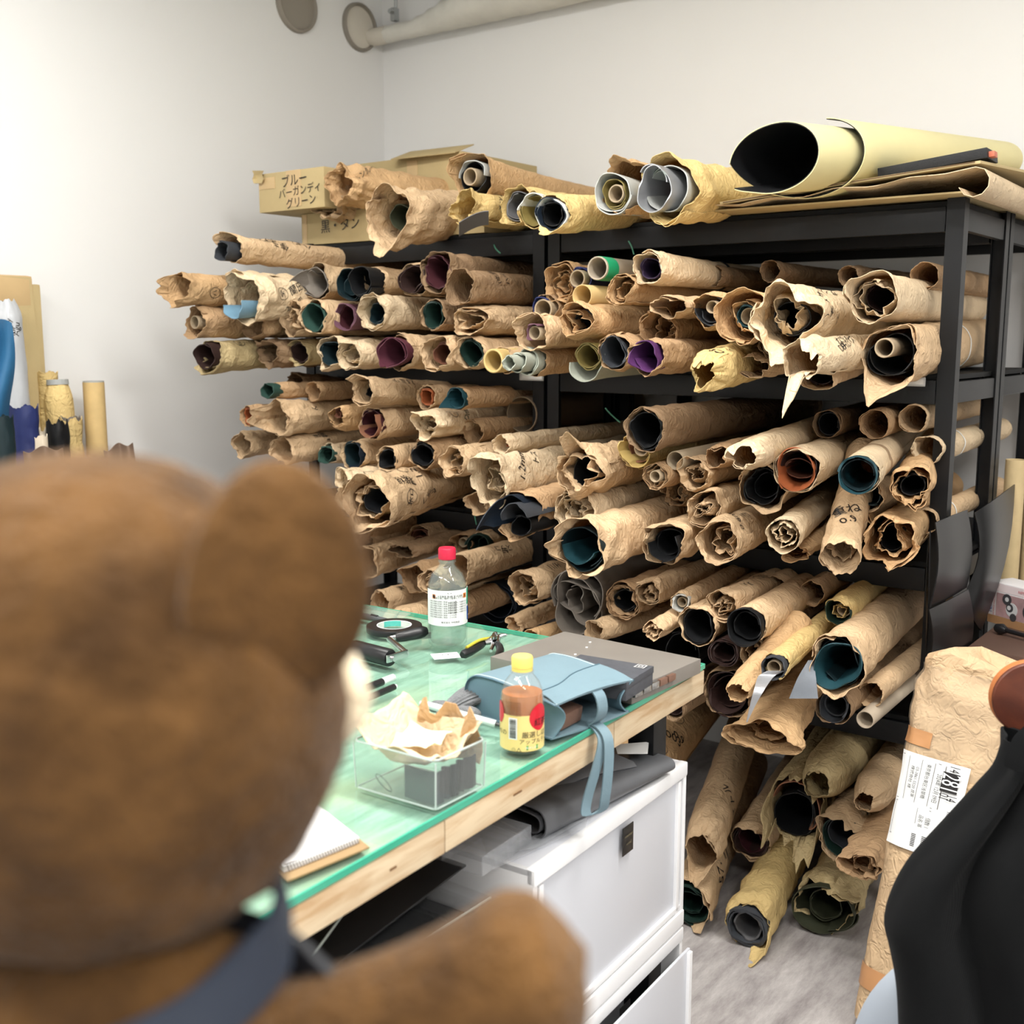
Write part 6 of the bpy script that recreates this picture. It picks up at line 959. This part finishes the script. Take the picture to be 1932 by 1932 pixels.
# parts box with printed front
pb = at_z(1862, 1172, 0.72); p2 = at_z(1945, 1196, 0.72); dv = p2-pb; rz = math.atan2(dv[1], dv[0])
e = empty('parts_box', (*pb[:2], 0.7205), (0, 0, rz), label='white product box printed with a machine picture, standing on the brown desk', cat='box')
Wp, Hp, Dp_ = 0.20, 0.108, 0.08; sgn = 1
box('carton', (Wp/2, Dp_/2, Hp/2), (Wp, Dp_, Hp), mat('box_white', (232, 230, 232), rough=0.5), e, 0.0015)
pk = mat('print_pink', (170, 138, 140), rough=0.5, var=0.15, vscale=40); kr = mat('print_kraft', (166, 126, 88), rough=0.6)
def pr(nm, x0, x1, z0, z1, m, off, **kw): box(nm, ((x0+x1)/2, -off/2, (z0+z1)/2), (x1-x0, off, z1-z0), m, e, 0, **kw)
pr('printed_picture', 0.026, 0.198, 0.022, 0.082, pk, 0.0006); pr('printed_band', 0.001, 0.199, 0.0, 0.021, kr, 0.0006); pr('top_band', 0.001, 0.199, 0.086, 0.106, mat('print_pale', (238, 224, 226), rough=0.5), 0.0005)
dkg = mat('print_grey', (62, 62, 66), rough=0.5); lgp = mat('print_light', (202, 204, 206), rough=0.5)
for (x, z, r, m) in ((0.060, 0.070, 0.014, dkg), (0.060, 0.070, 0.006, lgp), (0.076, 0.046, 0.018, lgp), (0.070, 0.050, 0.011, dkg), (0.068, 0.050, 0.006, lgp), (0.082, 0.028, 0.010, dkg), (0.130, 0.05, 0.02, dkg)):
    lathe('printed_wheel', [(0, 0.0), (r, 0.0), (r, 0.0006), (0, 0.0006)], m, e, 24, loc=(x, -0.0008-0.0004*(0.02-r)/0.02, z), rot=(PI/2, 0, 0))
flat_ink(e, [('NIPPY', 0.010, 0.050, 0.017, 90)], (0, -0.0008, 0), (1, 0, 0), (0, 0, 1), (0, -1, 0), mat('print_blue', (64, 92, 166), rough=0.5), 'brand_lettering', 'blue lettering'); flat_ink(e, [('SKIVING MACHINE', 0.021, 0.052, 0.0072, 90), ('NIPPY MACHINE', 0.13, 0.096, 0.010, 0)], (0, -0.0008, 0), (1, 0, 0), (0, 0, 1), (0, -1, 0), mat('print_red', (198, 84, 92), rough=0.5), 'red_lettering', 'red lettering')
flat_ink(e, [('H-2', 0.13, 0.010, 0.014, 0)], (0, -0.0008, 0), (1, 0, 0), (0, 0, 1), (0, -1, 0), wht, 'white_lettering', 'white lettering')
e = empty('paint_brush', (0, 0, 0), label='black handled tool lying on the brown desk in front of the printed box', cat='tool'); q0, q1 = at_z(1880, 1184, 0.735), at_z(1950, 1204, 0.735)
sweep('handle', [q0*0.75+q1*0.25, q1], [0.006, 0.005], blkp, e, 10); sweep('head', [q0, q0*0.85+q1*0.15, q0*0.72+q1*0.28], [0.010, 0.014, 0.007], blkp, e, 12)
def stand_tube(px, pytop, Y, r, z0, label, rgb=(206, 184, 140), rim=(188, 182, 168), dz=0):
    p = at_y(px, pytop, Y); e = empty('cardboard_tube', (p[0], p[1], z0), label=label, cat='tube'); h = p[2]-z0
    lathe('tube_wall', [(r*0.84, 0), (r*0.84, h-0.001), (r*0.9, h), (r*0.97, h), (r, h-0.001), (r, 0), (r*0.84, 0)], mat('board_%d_%d_%d' % rgb, rgb, rough=0.75, var=0.05, vscale=25, bump=0.08, bscale=120), e, 32); return e
stand_tube(1917, 867, 3.22, 0.026, 0.7205, 'pale cardboard tube standing behind the printed box'); stand_tube(1956, 880, 3.30, 0.026, 0.7205, 'second pale cardboard tube cut off by the right edge')
# curved black plastic panels against the rack side
bpl = mat('black_gloss_sheet', (20, 20, 21), rough=0.3, spec=0.3)
def side_panel(tops, bots, bulge, label):
    T_ = smooth_path([at_x(x, y, X) for x, y, X in tops], 14); B_ = smooth_path([at_x(x, y, X) for x, y, X in bots], 14)
    sheet('bent_panel', np.stack([T_*(1-t)+B_*t+np.array([bulge*math.sin(t*PI), 0, 0]) for t in np.linspace(0, 1, 8)], 1), 0.003, bpl, sm=50, label=label, cat='panel')
side_panel([(1764, 986, -0.735), (1792, 974, -0.732), (1824, 962, -0.735)], [(1754, 1146, -0.730), (1790, 1128, -0.722), (1823, 1108, -0.725)], 0.012, 'narrow black panel against the end post, nearest of the bent panels')
side_panel([(1838, 968, -0.735), (1872, 945, -0.715), (1914, 914, -0.725)], [(1824, 1110, -0.730), (1835, 1165, -0.712), (1850, 1190, -0.712)], 0.02, 'wide bent black panel farther back along the rack end')
side_panel([(1752, 1150, -0.728), (1790, 1132, -0.716), (1826, 1112, -0.716)], [(1750, 1256, -0.728), (1790, 1250, -0.712), (1830, 1226, -0.710)], 0.01, 'lower black panel behind the top of the parcel')
side_panel([(1752, 1146, -0.735), (1753, 1100, -0.735), (1755, 1002, -0.735)], [(1748, 1240, -0.745), (1748, 1200, -0.745), (1749, 1100, -0.745)], 0.0, 'thin upright black strip on the end post edge')
# ---- tall paper parcel leaning beside the rack
pa, pb_ = at_z(1690, 1950, 0.006), at_y(1850, 1232, 2.42); ax = pb_-pa; Lp = np.linalg.norm(ax); ax /= Lp; vd = np.array([pa[0], pa[1], pa[2]-H]); sxv = np.cross(ax, -vd/np.linalg.norm(vd)); sxv /= np.linalg.norm(sxv); fz = np.cross(sxv, ax)
fz = fz*np.sign(-(fz@vd)); sxv = sxv*np.sign(sxv[0])
e = empty('paper_parcel', (0, 0, 0), label='tall parcel in brown paper and clear tape leaning at the right', cat='parcel')
nth, nt = 64, 70; th = np.linspace(0, 2*PI, nth, endpoint=False)[:, None]; t = np.linspace(0, 1, nt)[None, :]
ra = (0.088+0.020*t)*np.ones((nth, 1)); rb = 0.062*np.ones((nth, nt)); cap = np.clip(1-np.clip((t-0.955)/0.045, 0, 1)**2, 0.0, 1)**0.5*np.clip(t/0.012, 0.0, 1)**0.4
crp = crumple(th*0.09+0*t, t*Lp+0*th, 0.0085, 48, 55, 9)*np.clip((t-0.62)*4, 0.25, 1.15)
def par_pt(th, t, crp, cap, off=0.0):
    ca, sa = np.sign(np.cos(th))*np.abs(np.cos(th))**0.8, np.sign(np.sin(th))*np.abs(np.sin(th))**0.8
    return pa+ax*(t*Lp)[..., None]+sxv*((ra+crp+off)*ca*cap)[..., None]+fz*((rb+crp+off)*sa*cap)[..., None]
TH2, T2 = th+0*t, t+0*th; P = par_pt(TH2, T2, crp, cap*np.ones((nth, 1))); P[:, -10:] += np.array([0, 0, 1])*0.015*tri(TH2[:, -10:]*3)[..., None]*np.linspace(0, 1, 10)[None, :, None]
link('wrapping_paper', mesh_np('wrapping_paper', P.reshape(-1, 3), grid_quads(nth, nt, 0, True)), paper('K'), e, smooth=28)
tapem = glassy('clear_tape', fac=0.10, rough=0.08, rgbd=(0.85, 0.75, 0.6)); j0, j1 = int(nt*0.68), int(nt*0.955)
link('clear_tape', mesh_np('clear_tape', (P+0).reshape(nth, nt, 3)[:, j0:j1].reshape(-1, 3)+0.0, grid_quads(nth, j1-j0, 0, True)), tapem, e, smooth=24).scale = (1, 1, 1)
Pt = par_pt(TH2, T2, crp*1.12, cap*np.ones((nth, 1)), 0.0022); o_ = bpy.data.objects[-1] if False else None
for ob in list(e.children) if False else []: pass
tp_o = [o for o in COL.objects if o.name.startswith('clear_tape')][-1]; tp_o.data.vertices.foreach_set('co', Pt[:, j0:j1].reshape(-1).astype(np.float32)); tp_o.data.update()
bt = mat('brown_tape', (190, 140, 96), rough=0.3)
def par_patch(nm, s0, s1, t0, t1, m, off, n=12, **kw):   # patch on the front face: s across -1..1, t along
    S, T_ = np.meshgrid(np.linspace(s0, s1, n), np.linspace(t0, t1, n), indexing='ij'); THp = PI/2-S; Pp = np.stack([np.stack([surf_par(THp[i, j], T_[i, j], off) for j in range(n)]) for i in range(n)]); return sheet(nm, Pp, 0.0006, m, e, sm=50, **kw)
def surf_par(a, tt, off):
    fi = (a % (2*PI))/(2*PI)*nth; i = int(fi) % nth; f = fi-int(fi); fj = tt*(nt-1); j = min(int(fj), nt-2); g_ = fj-j; q = (P[i, j]*(1-f)+P[(i+1) % nth, j]*f)*(1-g_)+(P[i, j+1]*(1-f)+P[(i+1) % nth, j+1]*f)*g_; return q+fz*off*math.sin(a)+sxv*off*math.cos(a)
par_patch('brown_tape', -1.5, 0.6, 0.10, 0.155, bt, 0.003); par_patch('brown_tape', -1.5, -0.45, 0.735, 0.775, bt, 0.004)
lb = par_patch('shipping_label', -1.17, 0.20, 0.475, 0.715, wht, 0.0075)
def par_quads(nm, rects, m, off, lab):
    Vs, Qs = [], []
    for (s0, s1, t0, t1) in rects:
        k = len(Vs); Vs += [surf_par(PI/2-(s-0.22), tt+0.045, off) for s, tt in ((s0, t0), (s1, t0), (s1, t1), (s0, t1))]; Qs.append((k, k+1, k+2, k+3))
    link(nm, mesh_np(nm, Vs, Qs), m, e, label=lab)
g8 = np.random.default_rng(8)
par_quads('barcode', [(0.24, 0.37, 0.445+0.0042*k, 0.445+0.0042*k+g8.choice([0.0014, 0.0026])) for k in range(26)], INK(), 0.0100, 'long black barcode'); 
for q, s0 in enumerate((-0.22, -0.02, 0.13)): par_quads('small_barcode', [(s0, s0+0.09, 0.443+0.0042*k, 0.443+0.0042*k+0.002) for k in range(8)], INK(), 0.0100, 'short black barcode')
par_patch('number_block', -0.12, 0.08, 0.643, 0.692, INK(), 0.0105, 10, label='black number block')
par_quads('form_line', [(s_, s_+0.012, 0.55, 0.66) for s_ in (-0.62, -0.30, -0.05, 0.12)]+[(-0.85, 0.05, tt, tt+0.0015) for tt in (0.455, 0.54, 0.548, 0.66)]+[(-0.85, -0.838, 0.455, 0.54), (-0.2, -0.19, 0.50, 0.54)], tagp, 0.0095, 'printed form lines')
def par_text(items, m, nm, lab, offs=0.0118):
    Vs, Ts, o_ = [], [], 0
    for (txt, s0, t0, size) in items:
        V, T = text_mesh(txt, size); 
        if not len(V): continue
        Vs.append(np.array([surf_par(PI/2-(s0-0.22+v[1]/0.085), t0+0.045-v[0]/Lp, offs) for v in V])); Ts.append(T+o_); o_ += len(V)
    link(nm, mesh_np(nm, np.concatenate(Vs), np.concatenate(Ts)), m, e, label=lab)
par_text([('281', 0.20, 0.622, 0.026)], wht, 'number_281', 'white figures 281', 0.0128); par_text([('14', 0.22, 0.658, 0.014), ('14', 0.25, 0.586, 0.014), ('01', 0.16, 0.586, 0.014), ('2024年 12月 09日', 0.05, 0.60, 0.008), ('東京都台東区浅草橋', -0.15, 0.61, 0.008), ('03-3861-5520 皮革', -0.36, 0.60, 0.008), ('株式会社 様', -0.48, 0.61, 0.009), ('品名 革', -0.10, 0.51, 0.008), ('個数 1', 0.02, 0.51, 0.008)], INK(), 'label_print', 'small black print')
# ---- chair with a pale grey shell, round wooden top piece, and a black coat over it
DC = 1.50
e = empty('chair', at_d(1830, 2150, 1.62), label='pale grey shell chair with a round reddish wood top piece, mostly under the coat', cat='chair')
e.location = (0, 0, 0)
gs = mat('pale_grey_shell', (176, 186, 198), rough=0.45); cc = at_d(1800, 1990, 1.60); rv = np.array([cy_, sy_, 0]); fv = np.array([-sy_, cy_, 0]); upv = np.array([0, 0, 1.0])
us = np.linspace(-1, 1, 26); vs = np.linspace(0, 1, 16); P = []
for v_ in vs:
    wv_ = 0.135*(1-max(0, v_-0.45)**2.2*2.9)**0.5 if v_ > 0.45 else 0.135+0.02*(0.45-v_)
    P.append([cc+rv*(u_*wv_)+upv*(-0.14+0.275*v_)+fv*(0.05*u_*u_-0.03*v_) for u_ in us])
sheet('seat_shell', np.array(P), 0.006, gs, e, sm=60)
sheet('seat_pan', np.array([[cc+rv*(u_*(0.17))+upv*(-0.15+0.02*u_*u_)-fv*(0.0+0.34*v_) for u_ in us] for v_ in np.linspace(0, 1, 8)]), 0.006, gs, e, sm=60)
seatz = cc[2]-0.16
for (a_, b_) in ((-0.14, -0.02), (0.14, -0.02), (-0.14, -0.32), (0.14, -0.32)): q = cc+rv*a_+fv*b_; sweep('leg', [(q[0], q[1], seatz+0.005), (q[0]+rv[0]*a_*0.3, q[1]+rv[1]*a_*0.3, 0.0)], 0.012, chrome, e, 10)
rw = mat('reddish_walnut', (120, 62, 40), rough=0.35); wood_nodes(rw, (74, 36, 25), (108, 58, 40), 7, (1.5, 1.5, 14))
dc = at_d(1942, 1316, 1.56); e2 = empty('round_back', dc, (PI/2, 0, YAW-0.12), parent=e)
lathe('wood_disc', [(0, 0.010), (0.0500, 0.010), (0.0515, 0.0085), (0.0515, -0.0085), (0.0500, -0.010), (0, -0.010)], rw, e2, 48, rot=None, label='round reddish brown wooden disc'); lathe('pale_rim', [(0.0516, 0.004), (0.0523, 0.0035), (0.0523, -0.0085), (0.0505, -0.0102)], mat('rim_tan', (176, 108, 62), rough=0.4), e2, 48)
sweep('post', [dc+fv*0.012, np.array([dc[0]+fv[0]*0.03, dc[1]+fv[1]*0.03, seatz])], 0.012, chrome, e, 10)
# coat
ck_ = mat('black_knit', (17, 18, 19), rough=0.95, spec=0.1, sheen=0.03, var=0.12, vscale=500); nt_ = ck_.node_tree
wv2 = nd(nt_, 'ShaderNodeTexWave', Scale=190, Distortion=0.0); wv2.bands_direction = 'X'; tcx = nd(nt_, 'ShaderNodeTexCoord'); nt_.links.new(tcx.outputs['Object'], wv2.inputs['Vector']); bpx = nd(nt_, 'ShaderNodeBump', Strength=0.25, Distance=0.002); nt_.links.new(wv2.outputs['Fac'], bpx.inputs['Height']); nt_.links.new(bpx.outputs[0], nt_.nodes['Principled BSDF'].inputs['Normal'])
left = [(1905, 1402), (1886, 1452), (1852, 1490), (1800, 1546), (1748, 1600), (1712, 1640), (1682, 1692), (1666, 1745), (1676, 1800), (1686, 1860), (1690, 1932), (1692, 2060)]
lp = smooth_path([at_d(x, y, DC) for x, y in left], 40); nth = 80; th = np.linspace(0, 2*PI, nth, endpoint=False); rows = []
for k, q in enumerate(lp):
    f = k/40; wdt = 0.04+0.17*min(1, f*1.6); ctr = q+rv*wdt; fold = 0.006*np.sin(3*th+1.2+1.2*f)+0.012*np.exp(-((th-(3.95+0.25*f))/0.16)**2)*-2.4+0.006*np.sin(7*th+2*f)
    bl_ = 0.055+0.02*f; rows.append(ctr+np.outer(np.cos(th)*(wdt+fold*0.6), rv)+np.outer(np.sin(th)*(bl_+fold*1.6), fv))
coat = empty('black_coat', (0, 0, 0), label='black ribbed knit coat hanging over the chair at the lower right', cat='coat')
sheet('coat_body', np.stack(rows, 1), 0.004, ck_, coat, cu=True, sm=60)
col = [(1932, 1372), (1912, 1392), (1898, 1425), (1896, 1445)]; cpt = smooth_path([at_d(x, y, DC-0.055) for x, y in col], 14)
sheet('ribbed_collar', np.stack([cpt, cpt+rv*0.012-fv*0.01+upv*-0.004, cpt+rv*0.03-fv*0.012, cpt+rv*0.05-fv*0.006], 1), 0.006, ck_, coat, sm=60)

# ================= left wall: standing tubes and rolls =================
def stand(px0, px1, pyt, X, z0, label, cat, name, m, lean=0.0, sq=1.0, cr=0.4, part='wrapping_paper', open_top=True, shoulder=0.0, ink=(), rim=None, top_jag=0.006):
    """an upright roll between two pixel columns, its top at pixel row pyt, standing on z0"""
    c = at_x((px0+px1)/2, pyt, X); a_, b_ = at_x(px0, pyt, X), at_x(px1, pyt, X); r = abs(depth(c)/FPX*(px1-px0)/2); h = c[2]-z0
    e = empty(name, (c[0]+r*0.2, c[1], z0), (0, lean*D2R, 0), label=label, cat=cat); NR[0] += 1; sd = NR[0]*77
    th = np.linspace(0, 2*PI, 48, endpoint=False)[:, None]; t = np.linspace(0, h, 46)[None, :]; g = np.random.default_rng(sd)
    R_ = r*(1+0.03*tri(3*th+g.uniform(0, 6))*cr)+crumple(th*r+0*t, t+0*th, 0.003*cr, 40, sd, 7)*min(1, r/0.03)
    R_ = R_*(1-shoulder*np.clip((t-(h-0.055))/0.055, 0, 1)**1.5); Zz = t+0*th+top_jag*cr*(tri(5*th+1)+0.5*tri(13*th))*np.clip((t-h+0.1)/0.1, 0, 1)
    P = np.stack([R_*np.cos(th)*sq, R_*np.sin(th), Zz], -1)
    sheet(part, P, 0.002, m, e, cu=True, sm=35)
    if not open_top: lathe('top_fold', [(0, h-0.004), (r*(1-shoulder)*0.9, h-0.003)], m, e, 24)
    if rim: lathe('rim', [(r*0.62, h-0.006), (r*0.70, h+0.010), (r*0.78, h+0.010), (r*0.80, h-0.006)], rim, e, 32)
    return e, r, h, P
kt = (214, 184, 128); ktm = mat('board_%d_%d_%d' % kt, kt, rough=0.7, var=0.05, vscale=25)
e, r, h, P = stand(155, 193, 721, -3.22, 0.75, 'plain kraft tube standing alone, rightmost by the left wall', 'tube', 'cardboard_tube', ktm, cr=0.0, part='tube_wall', rim=None)
lathe('rim', [(r*0.88, h-0.012), (r*0.90, h+0.004), (r*1.0, h+0.004), (r*1.012, h-0.010)], mat('rim_grey', (170, 172, 170), rough=0.6), e, 40)
stand(70, 105, 702, -3.26, 0.75, 'kraft roll with a ragged folded top beside the white wrapped roll', 'roll', 'paper_roll', paper('Y'), cr=0.6)
stand(90, 141, 722, -3.20, 0.75, 'kraft roll with sloping shoulders and a grey ringed top', 'roll', 'paper_roll', paper('Y'), cr=0.5, shoulder=0.35, lean=-3, rim=mat('rim_grey', (170, 172, 170), rough=0.6))
stand(118, 157, 792, -3.12, 0.75, 'short yellow paper roll with a folded flap, in front of the plain tube', 'roll', 'paper_roll', paper('Y'), cr=1.4, lean=-3)
stand(86, 124, 797, -3.10, 0.75, 'short roll wrapped in crinkled black leather', 'roll', 'leather_roll', leather('black'), cr=1.6, part='leather')
stand(110, 148, 786, -3.18, 0.75, 'grey brown leather band rising behind the black crinkled roll', 'roll', 'leather_roll', leather('taupe'), cr=0.6, part='leather')
stand(54, 86, 822, -3.06, 0.75, 'short cream leather roll at the foot of the white wrapped one', 'roll', 'leather_roll', mat('cream_leather', (222, 208, 186), rough=0.6), cr=0.8, part='leather')
stand(72, 92, 812, -3.14, 0.75, 'thin cream offcut roll behind the short cream one', 'roll', 'leather_roll', mat('cream_leather', (222, 208, 186), rough=0.6), cr=1.4, part='leather')
stand(16, 72, 768, -3.08, 0.75, 'deep blue leather roll standing upright with wavy wraps', 'roll', 'leather_roll', leather('royal'), cr=1.2, part='leather', lean=-2)
e, r, h, P = stand(-4, 50, 566, -3.18, 0.75, 'tall white plastic wrapped roll with handwriting near its top', 'roll', 'wrapped_roll', mat('white_plastic_wrap', (186, 189, 193), rough=0.3, var=0.06, vscale=12, bump=0.3, bscale=40), cr=0.8, shoulder=0.45, lean=-3.5, part='plastic_wrap', open_top=False)
flat_ink(e, [('Agu', 0.004, h-0.085, 0.026, 80), ('for', -0.008, h-0.09, 0.024, 80), ('white grey', -0.026, h-0.105, 0.024, 80)], (r*1.02, 0, 0), (0, 1, 0), (0, 0, 1), (1, 0, 0))
# tall card slab
tc0 = at_x(48, 524, -3.30); e = empty('cardboard_slab', (tc0[0], tc0[1]-0.16, 0.75), (0, 0.0, 0), label='tall cardboard slab taped at the top, leaning on the left wall', cat='slab')
hh = tc0[2]-0.75; sheet('board', np.array([[(x, y+0.055*(1-z/hh)*(1 if y > 0 else 1), z) for z in np.linspace(0, hh, 12)] for (x, y) in ((0.0, -0.15), (0.03, -0.15), (0.034, 0.155), (0.0, 0.16))]), 0.004, card, e, sm=30)
box('board_core', (0.016, 0.03, hh/2-0.01), (0.026, 0.32, hh-0.02), card, e, 0.006); box('taped_top', (0.018, 0.0, hh-0.045), (0.036, 0.325, 0.10), card2, e, 0.012)
# blue suede hide draped at the frame edge
us = np.linspace(0, 1, 22); vs = np.linspace(0, 1, 16); P = np.array([[at_x(-70+92*v+6*math.sin(u*5), 612+175*u+10*math.sin(v*6+u*3), -3.02+0.03*math.sin(v*8+u*2)) for v in vs] for u in us]); sheet('blue_suede_hide', P, 0.003, leather('blue'), sm=60, label='bright blue suede hide hanging at the left edge of the frame', cat='leather')
stand(-24, 20, 786, -2.98, 0.75, 'dark teal leather roll below the blue suede hide', 'roll', 'leather_roll', leather('dteal'), cr=0.8, part='leather')
# brown leather scraps low on the bench, and the bench itself
bn = empty('low_bench', (-3.10, 1.95, 0), label='low bench along the left wall behind the plush, carrying upright rolls', cat='bench'); box('bench_top', (0, 0, 0.735), (0.46, 1.1, 0.03), darkw, bn, 0.003)
for (x, y) in ((-0.2, -0.5), (0.2, -0.5), (-0.2, 0.5), (0.2, 0.5)): box('leg', (x, y, 0.36), (0.04, 0.04, 0.72), steel, bn, 0.003)
for (x0, x1, yt, X, lb) in ((44, 118, 842, -2.94, 'brown leather scrap with a torn edge, left of the two by the plush'), (196, 250, 832, -2.94, 'brown leather scrap with a raised corner, right of the two by the plush')):
    us = np.linspace(0, 1, 24); top = yt+4*np.abs(tri(us*5))+14*(1-us)*(1 if x0 > 100 else 0.4)+6*np.sin(us*9)
    tp3 = [at_x(x0+(x1-x0)*u, t_, X+0.02*math.sin(u*9)) for u, t_ in zip(us, top)]
    sheet('leather_scrap', np.array([[q*(1-v)+np.array([q[0]+0.05, q[1], 0.7515])*v for v in np.linspace(0, 1, 8)] for q in tp3]), 0.003, mat('taupe_brown_leather', (118, 98, 84), rough=0.7), sm=40, label=lb, cat='leather scrap')

# ================= plush bear in the foreground, seen from behind =================
fur = mat('brown_plush', (106, 76, 43), rough=0.95, var=0.0, rgb2=(66, 46, 26), vscale=22, bump=0.9, bscale=160, sheen=0.12, spec=0.1)
cream = mat('cream_plush', (232, 214, 182), rough=0.95, var=0.06, vscale=30, bump=0.8, bscale=160, sheen=0.3, spec=0.1)
BD = 0.40
bear = empty('plush_bear', at_d(250, 2300, BD), label='brown plush bear seen from behind with a navy neck ribbon, blurred in front', cat='plush toy'); bo = np.array(bear.location)
RV, UV, FV = np.array([cy_, sy_, 0]), np.array([0, 0, 1.0]), np.array([-sy_, cy_, 0])
def blobs(name, balls, m, vox=0.0045, sub=0):
    """one continuous soft body from overlapping balls: (px, py, depth, rx, ry, rz metres)"""
    mb = bpy.data.metaballs.new('mb'); mb.resolution = vox*1.6; mb.threshold = 0.05; ob = bpy.data.objects.new('mb', mb); COL.objects.link(ob)
    for (px, py, d, r, *s) in balls:
        el = mb.elements.new(); p = at_d(px, py, d)-bo; el.co = p; el.radius = r; el.stiffness = 8
        if s: el.type = 'ELLIPSOID'; el.size_x, el.size_y, el.size_z = s; el.rotation = Euler((0, 0, YAW)).to_quaternion()
    dg = bpy.context.evaluated_depsgraph_get(); me = bpy.data.meshes.new_from_object(ob.evaluated_get(dg)); bpy.data.objects.remove(ob); me.name = name
    n = len(me.vertices); co = np.empty(n*3, np.float32); me.vertices.foreach_get('co', co); co = co.reshape(-1, 3); no = np.empty(n*3, np.float32); me.vertices.foreach_get('normal', no); no = no.reshape(-1, 3)
    dsp = 0.0011*(np.sin(co[:, 0]*210+3*np.sin(co[:, 2]*170))+np.sin(co[:, 1]*190+2*np.sin(co[:, 0]*230))+np.sin(co[:, 2]*240+co[:, 1]*150)); co = co+no*dsp[:, None]; me.vertices.foreach_set('co', co.ravel()); me.update()
    me.polygons.foreach_set('use_smooth', np.ones(len(me.polygons), bool)); return link(name, me, m, bear)
def ball(name, px, py, d, r, m, rot=(0, 0, YAW), n=(48, 32)):
    a = np.linspace(0, 2*PI, n[0], endpoint=False)[:, None]; b = np.linspace(0, PI, n[1])[None, :]
    P = np.stack([np.cos(a)*np.sin(b)*r[0], np.sin(a)*np.sin(b)*r[1], np.cos(b)*r[2]+0*a], -1); amp = 0.0010; P = P*(1+amp/ max(r)*(np.sin(9*a+5*np.sin(7*b))+np.sin(13*b+4*np.sin(8*a)))[..., None]*np.sin(b)[..., None])
    return link(name, mesh_np(name, P.reshape(-1, 3), grid_quads(*n, 0, True)), m, bear, loc=at_d(px, py, d)-bo, rot=rot, smooth=180)
ball('head', 180, 1330, BD, (0.089, 0.080, 0.0905), fur, n=(72, 48))
ball('muzzle', 497, 1315, BD+0.055, (0.043, 0.036, 0.030), cream)
# ears: thick cupped discs
def ear(px, py, d, w, hgt, turn):
    a = np.linspace(0, 2*PI, 40, endpoint=False)[:, None]; b = np.linspace(0, PI, 24)[None, :]; x = np.cos(a)*np.sin(b)*w; z = np.sin(a)*np.sin(b)*hgt; y = np.cos(b)*0.017+0*a-0.55*(x**2)/w+0.0
    P = np.stack([x, y, z], -1); return link('ear', mesh_np('ear', P.reshape(-1, 3), grid_quads(40, 24, 0, True)), fur, bear, loc=at_d(px, py, d)-bo, rot=(0.12, 0.12, YAW+turn), smooth=180)
ear(505, 1105, BD-0.034, 0.0300, 0.0425, 0.42); ear(-190, 1085, BD-0.02, 0.029, 0.044, -0.5)
# body and raised arm as one soft shape
def sweep_body(name, pts, m, n=36, k=40):
    C = smooth_path([at_d(px, py, d)-bo for (px, py, d, r) in pts], k); rr = np.interp(np.linspace(0, 1, len(C)), np.linspace(0, 1, len(pts)), [p[3] for p in pts]); V, Q = sweep_vq(C, rr, n); return link(name, mesh_np(name, V, Q), m, bear, smooth=180)
ball('torso', 225, 2170, BD+0.005, (0.080, 0.066, 0.098), fur, n=(64, 40))
sweep_body('arm', [(330, 2060, BD+0.005, 0.030), (520, 2030, BD, 0.031), (760, 1960, BD, 0.031), (950, 1885, BD, 0.033), (1010, 1850, BD, 0.0335), (1060, 1835, BD, 0.026), (1098, 1825, BD, 0.012), (1106, 1824, BD, 0.003)], fur)
sweep_body('arm', [(120, 2120, BD+0.01, 0.030), (-150, 2140, BD+0.02, 0.031), (-350, 2080, BD+0.03, 0.028), (-420, 2060, BD+0.03, 0.006)], fur)
# ribbon round the neck with a bow end
rib = mat('navy_ribbon', (44, 52, 66), rough=0.6, var=0.08, vscale=30); ribd = mat('dark_ribbon', (24, 27, 34), rough=0.6)
nk = at_d(195, 1790, BD)-bo; a = np.linspace(0, 2*PI, 64, endpoint=False); 
P = np.stack([np.stack([nk+RV*math.cos(x)*(0.064+0.001*math.sin(9*x))*s_-FV*math.sin(x)*0.060*s_+UV*(hz+0.010*math.cos(x)-0.012*math.sin(x)) for x in a]) for hz, s_ in ((-0.012, 1.03), (0.0, 1.0), (0.012, 0.98))], 1)
sheet('neck_ribbon', P, 0.003, rib, bear, cu=True, sm=60)
kp = at_d(530, 1765, BD-0.002)-bo; sheet('bow_loop', np.array([[kp+RV*(-0.022+0.046*u)+UV*(0.012-0.028*u-0.020*v)+FV*(0.008*math.sin(u*4)) for v in (0, 0.5, 1)] for u in np.linspace(0, 1, 10)]), 0.004, ribd, bear, sm=60)
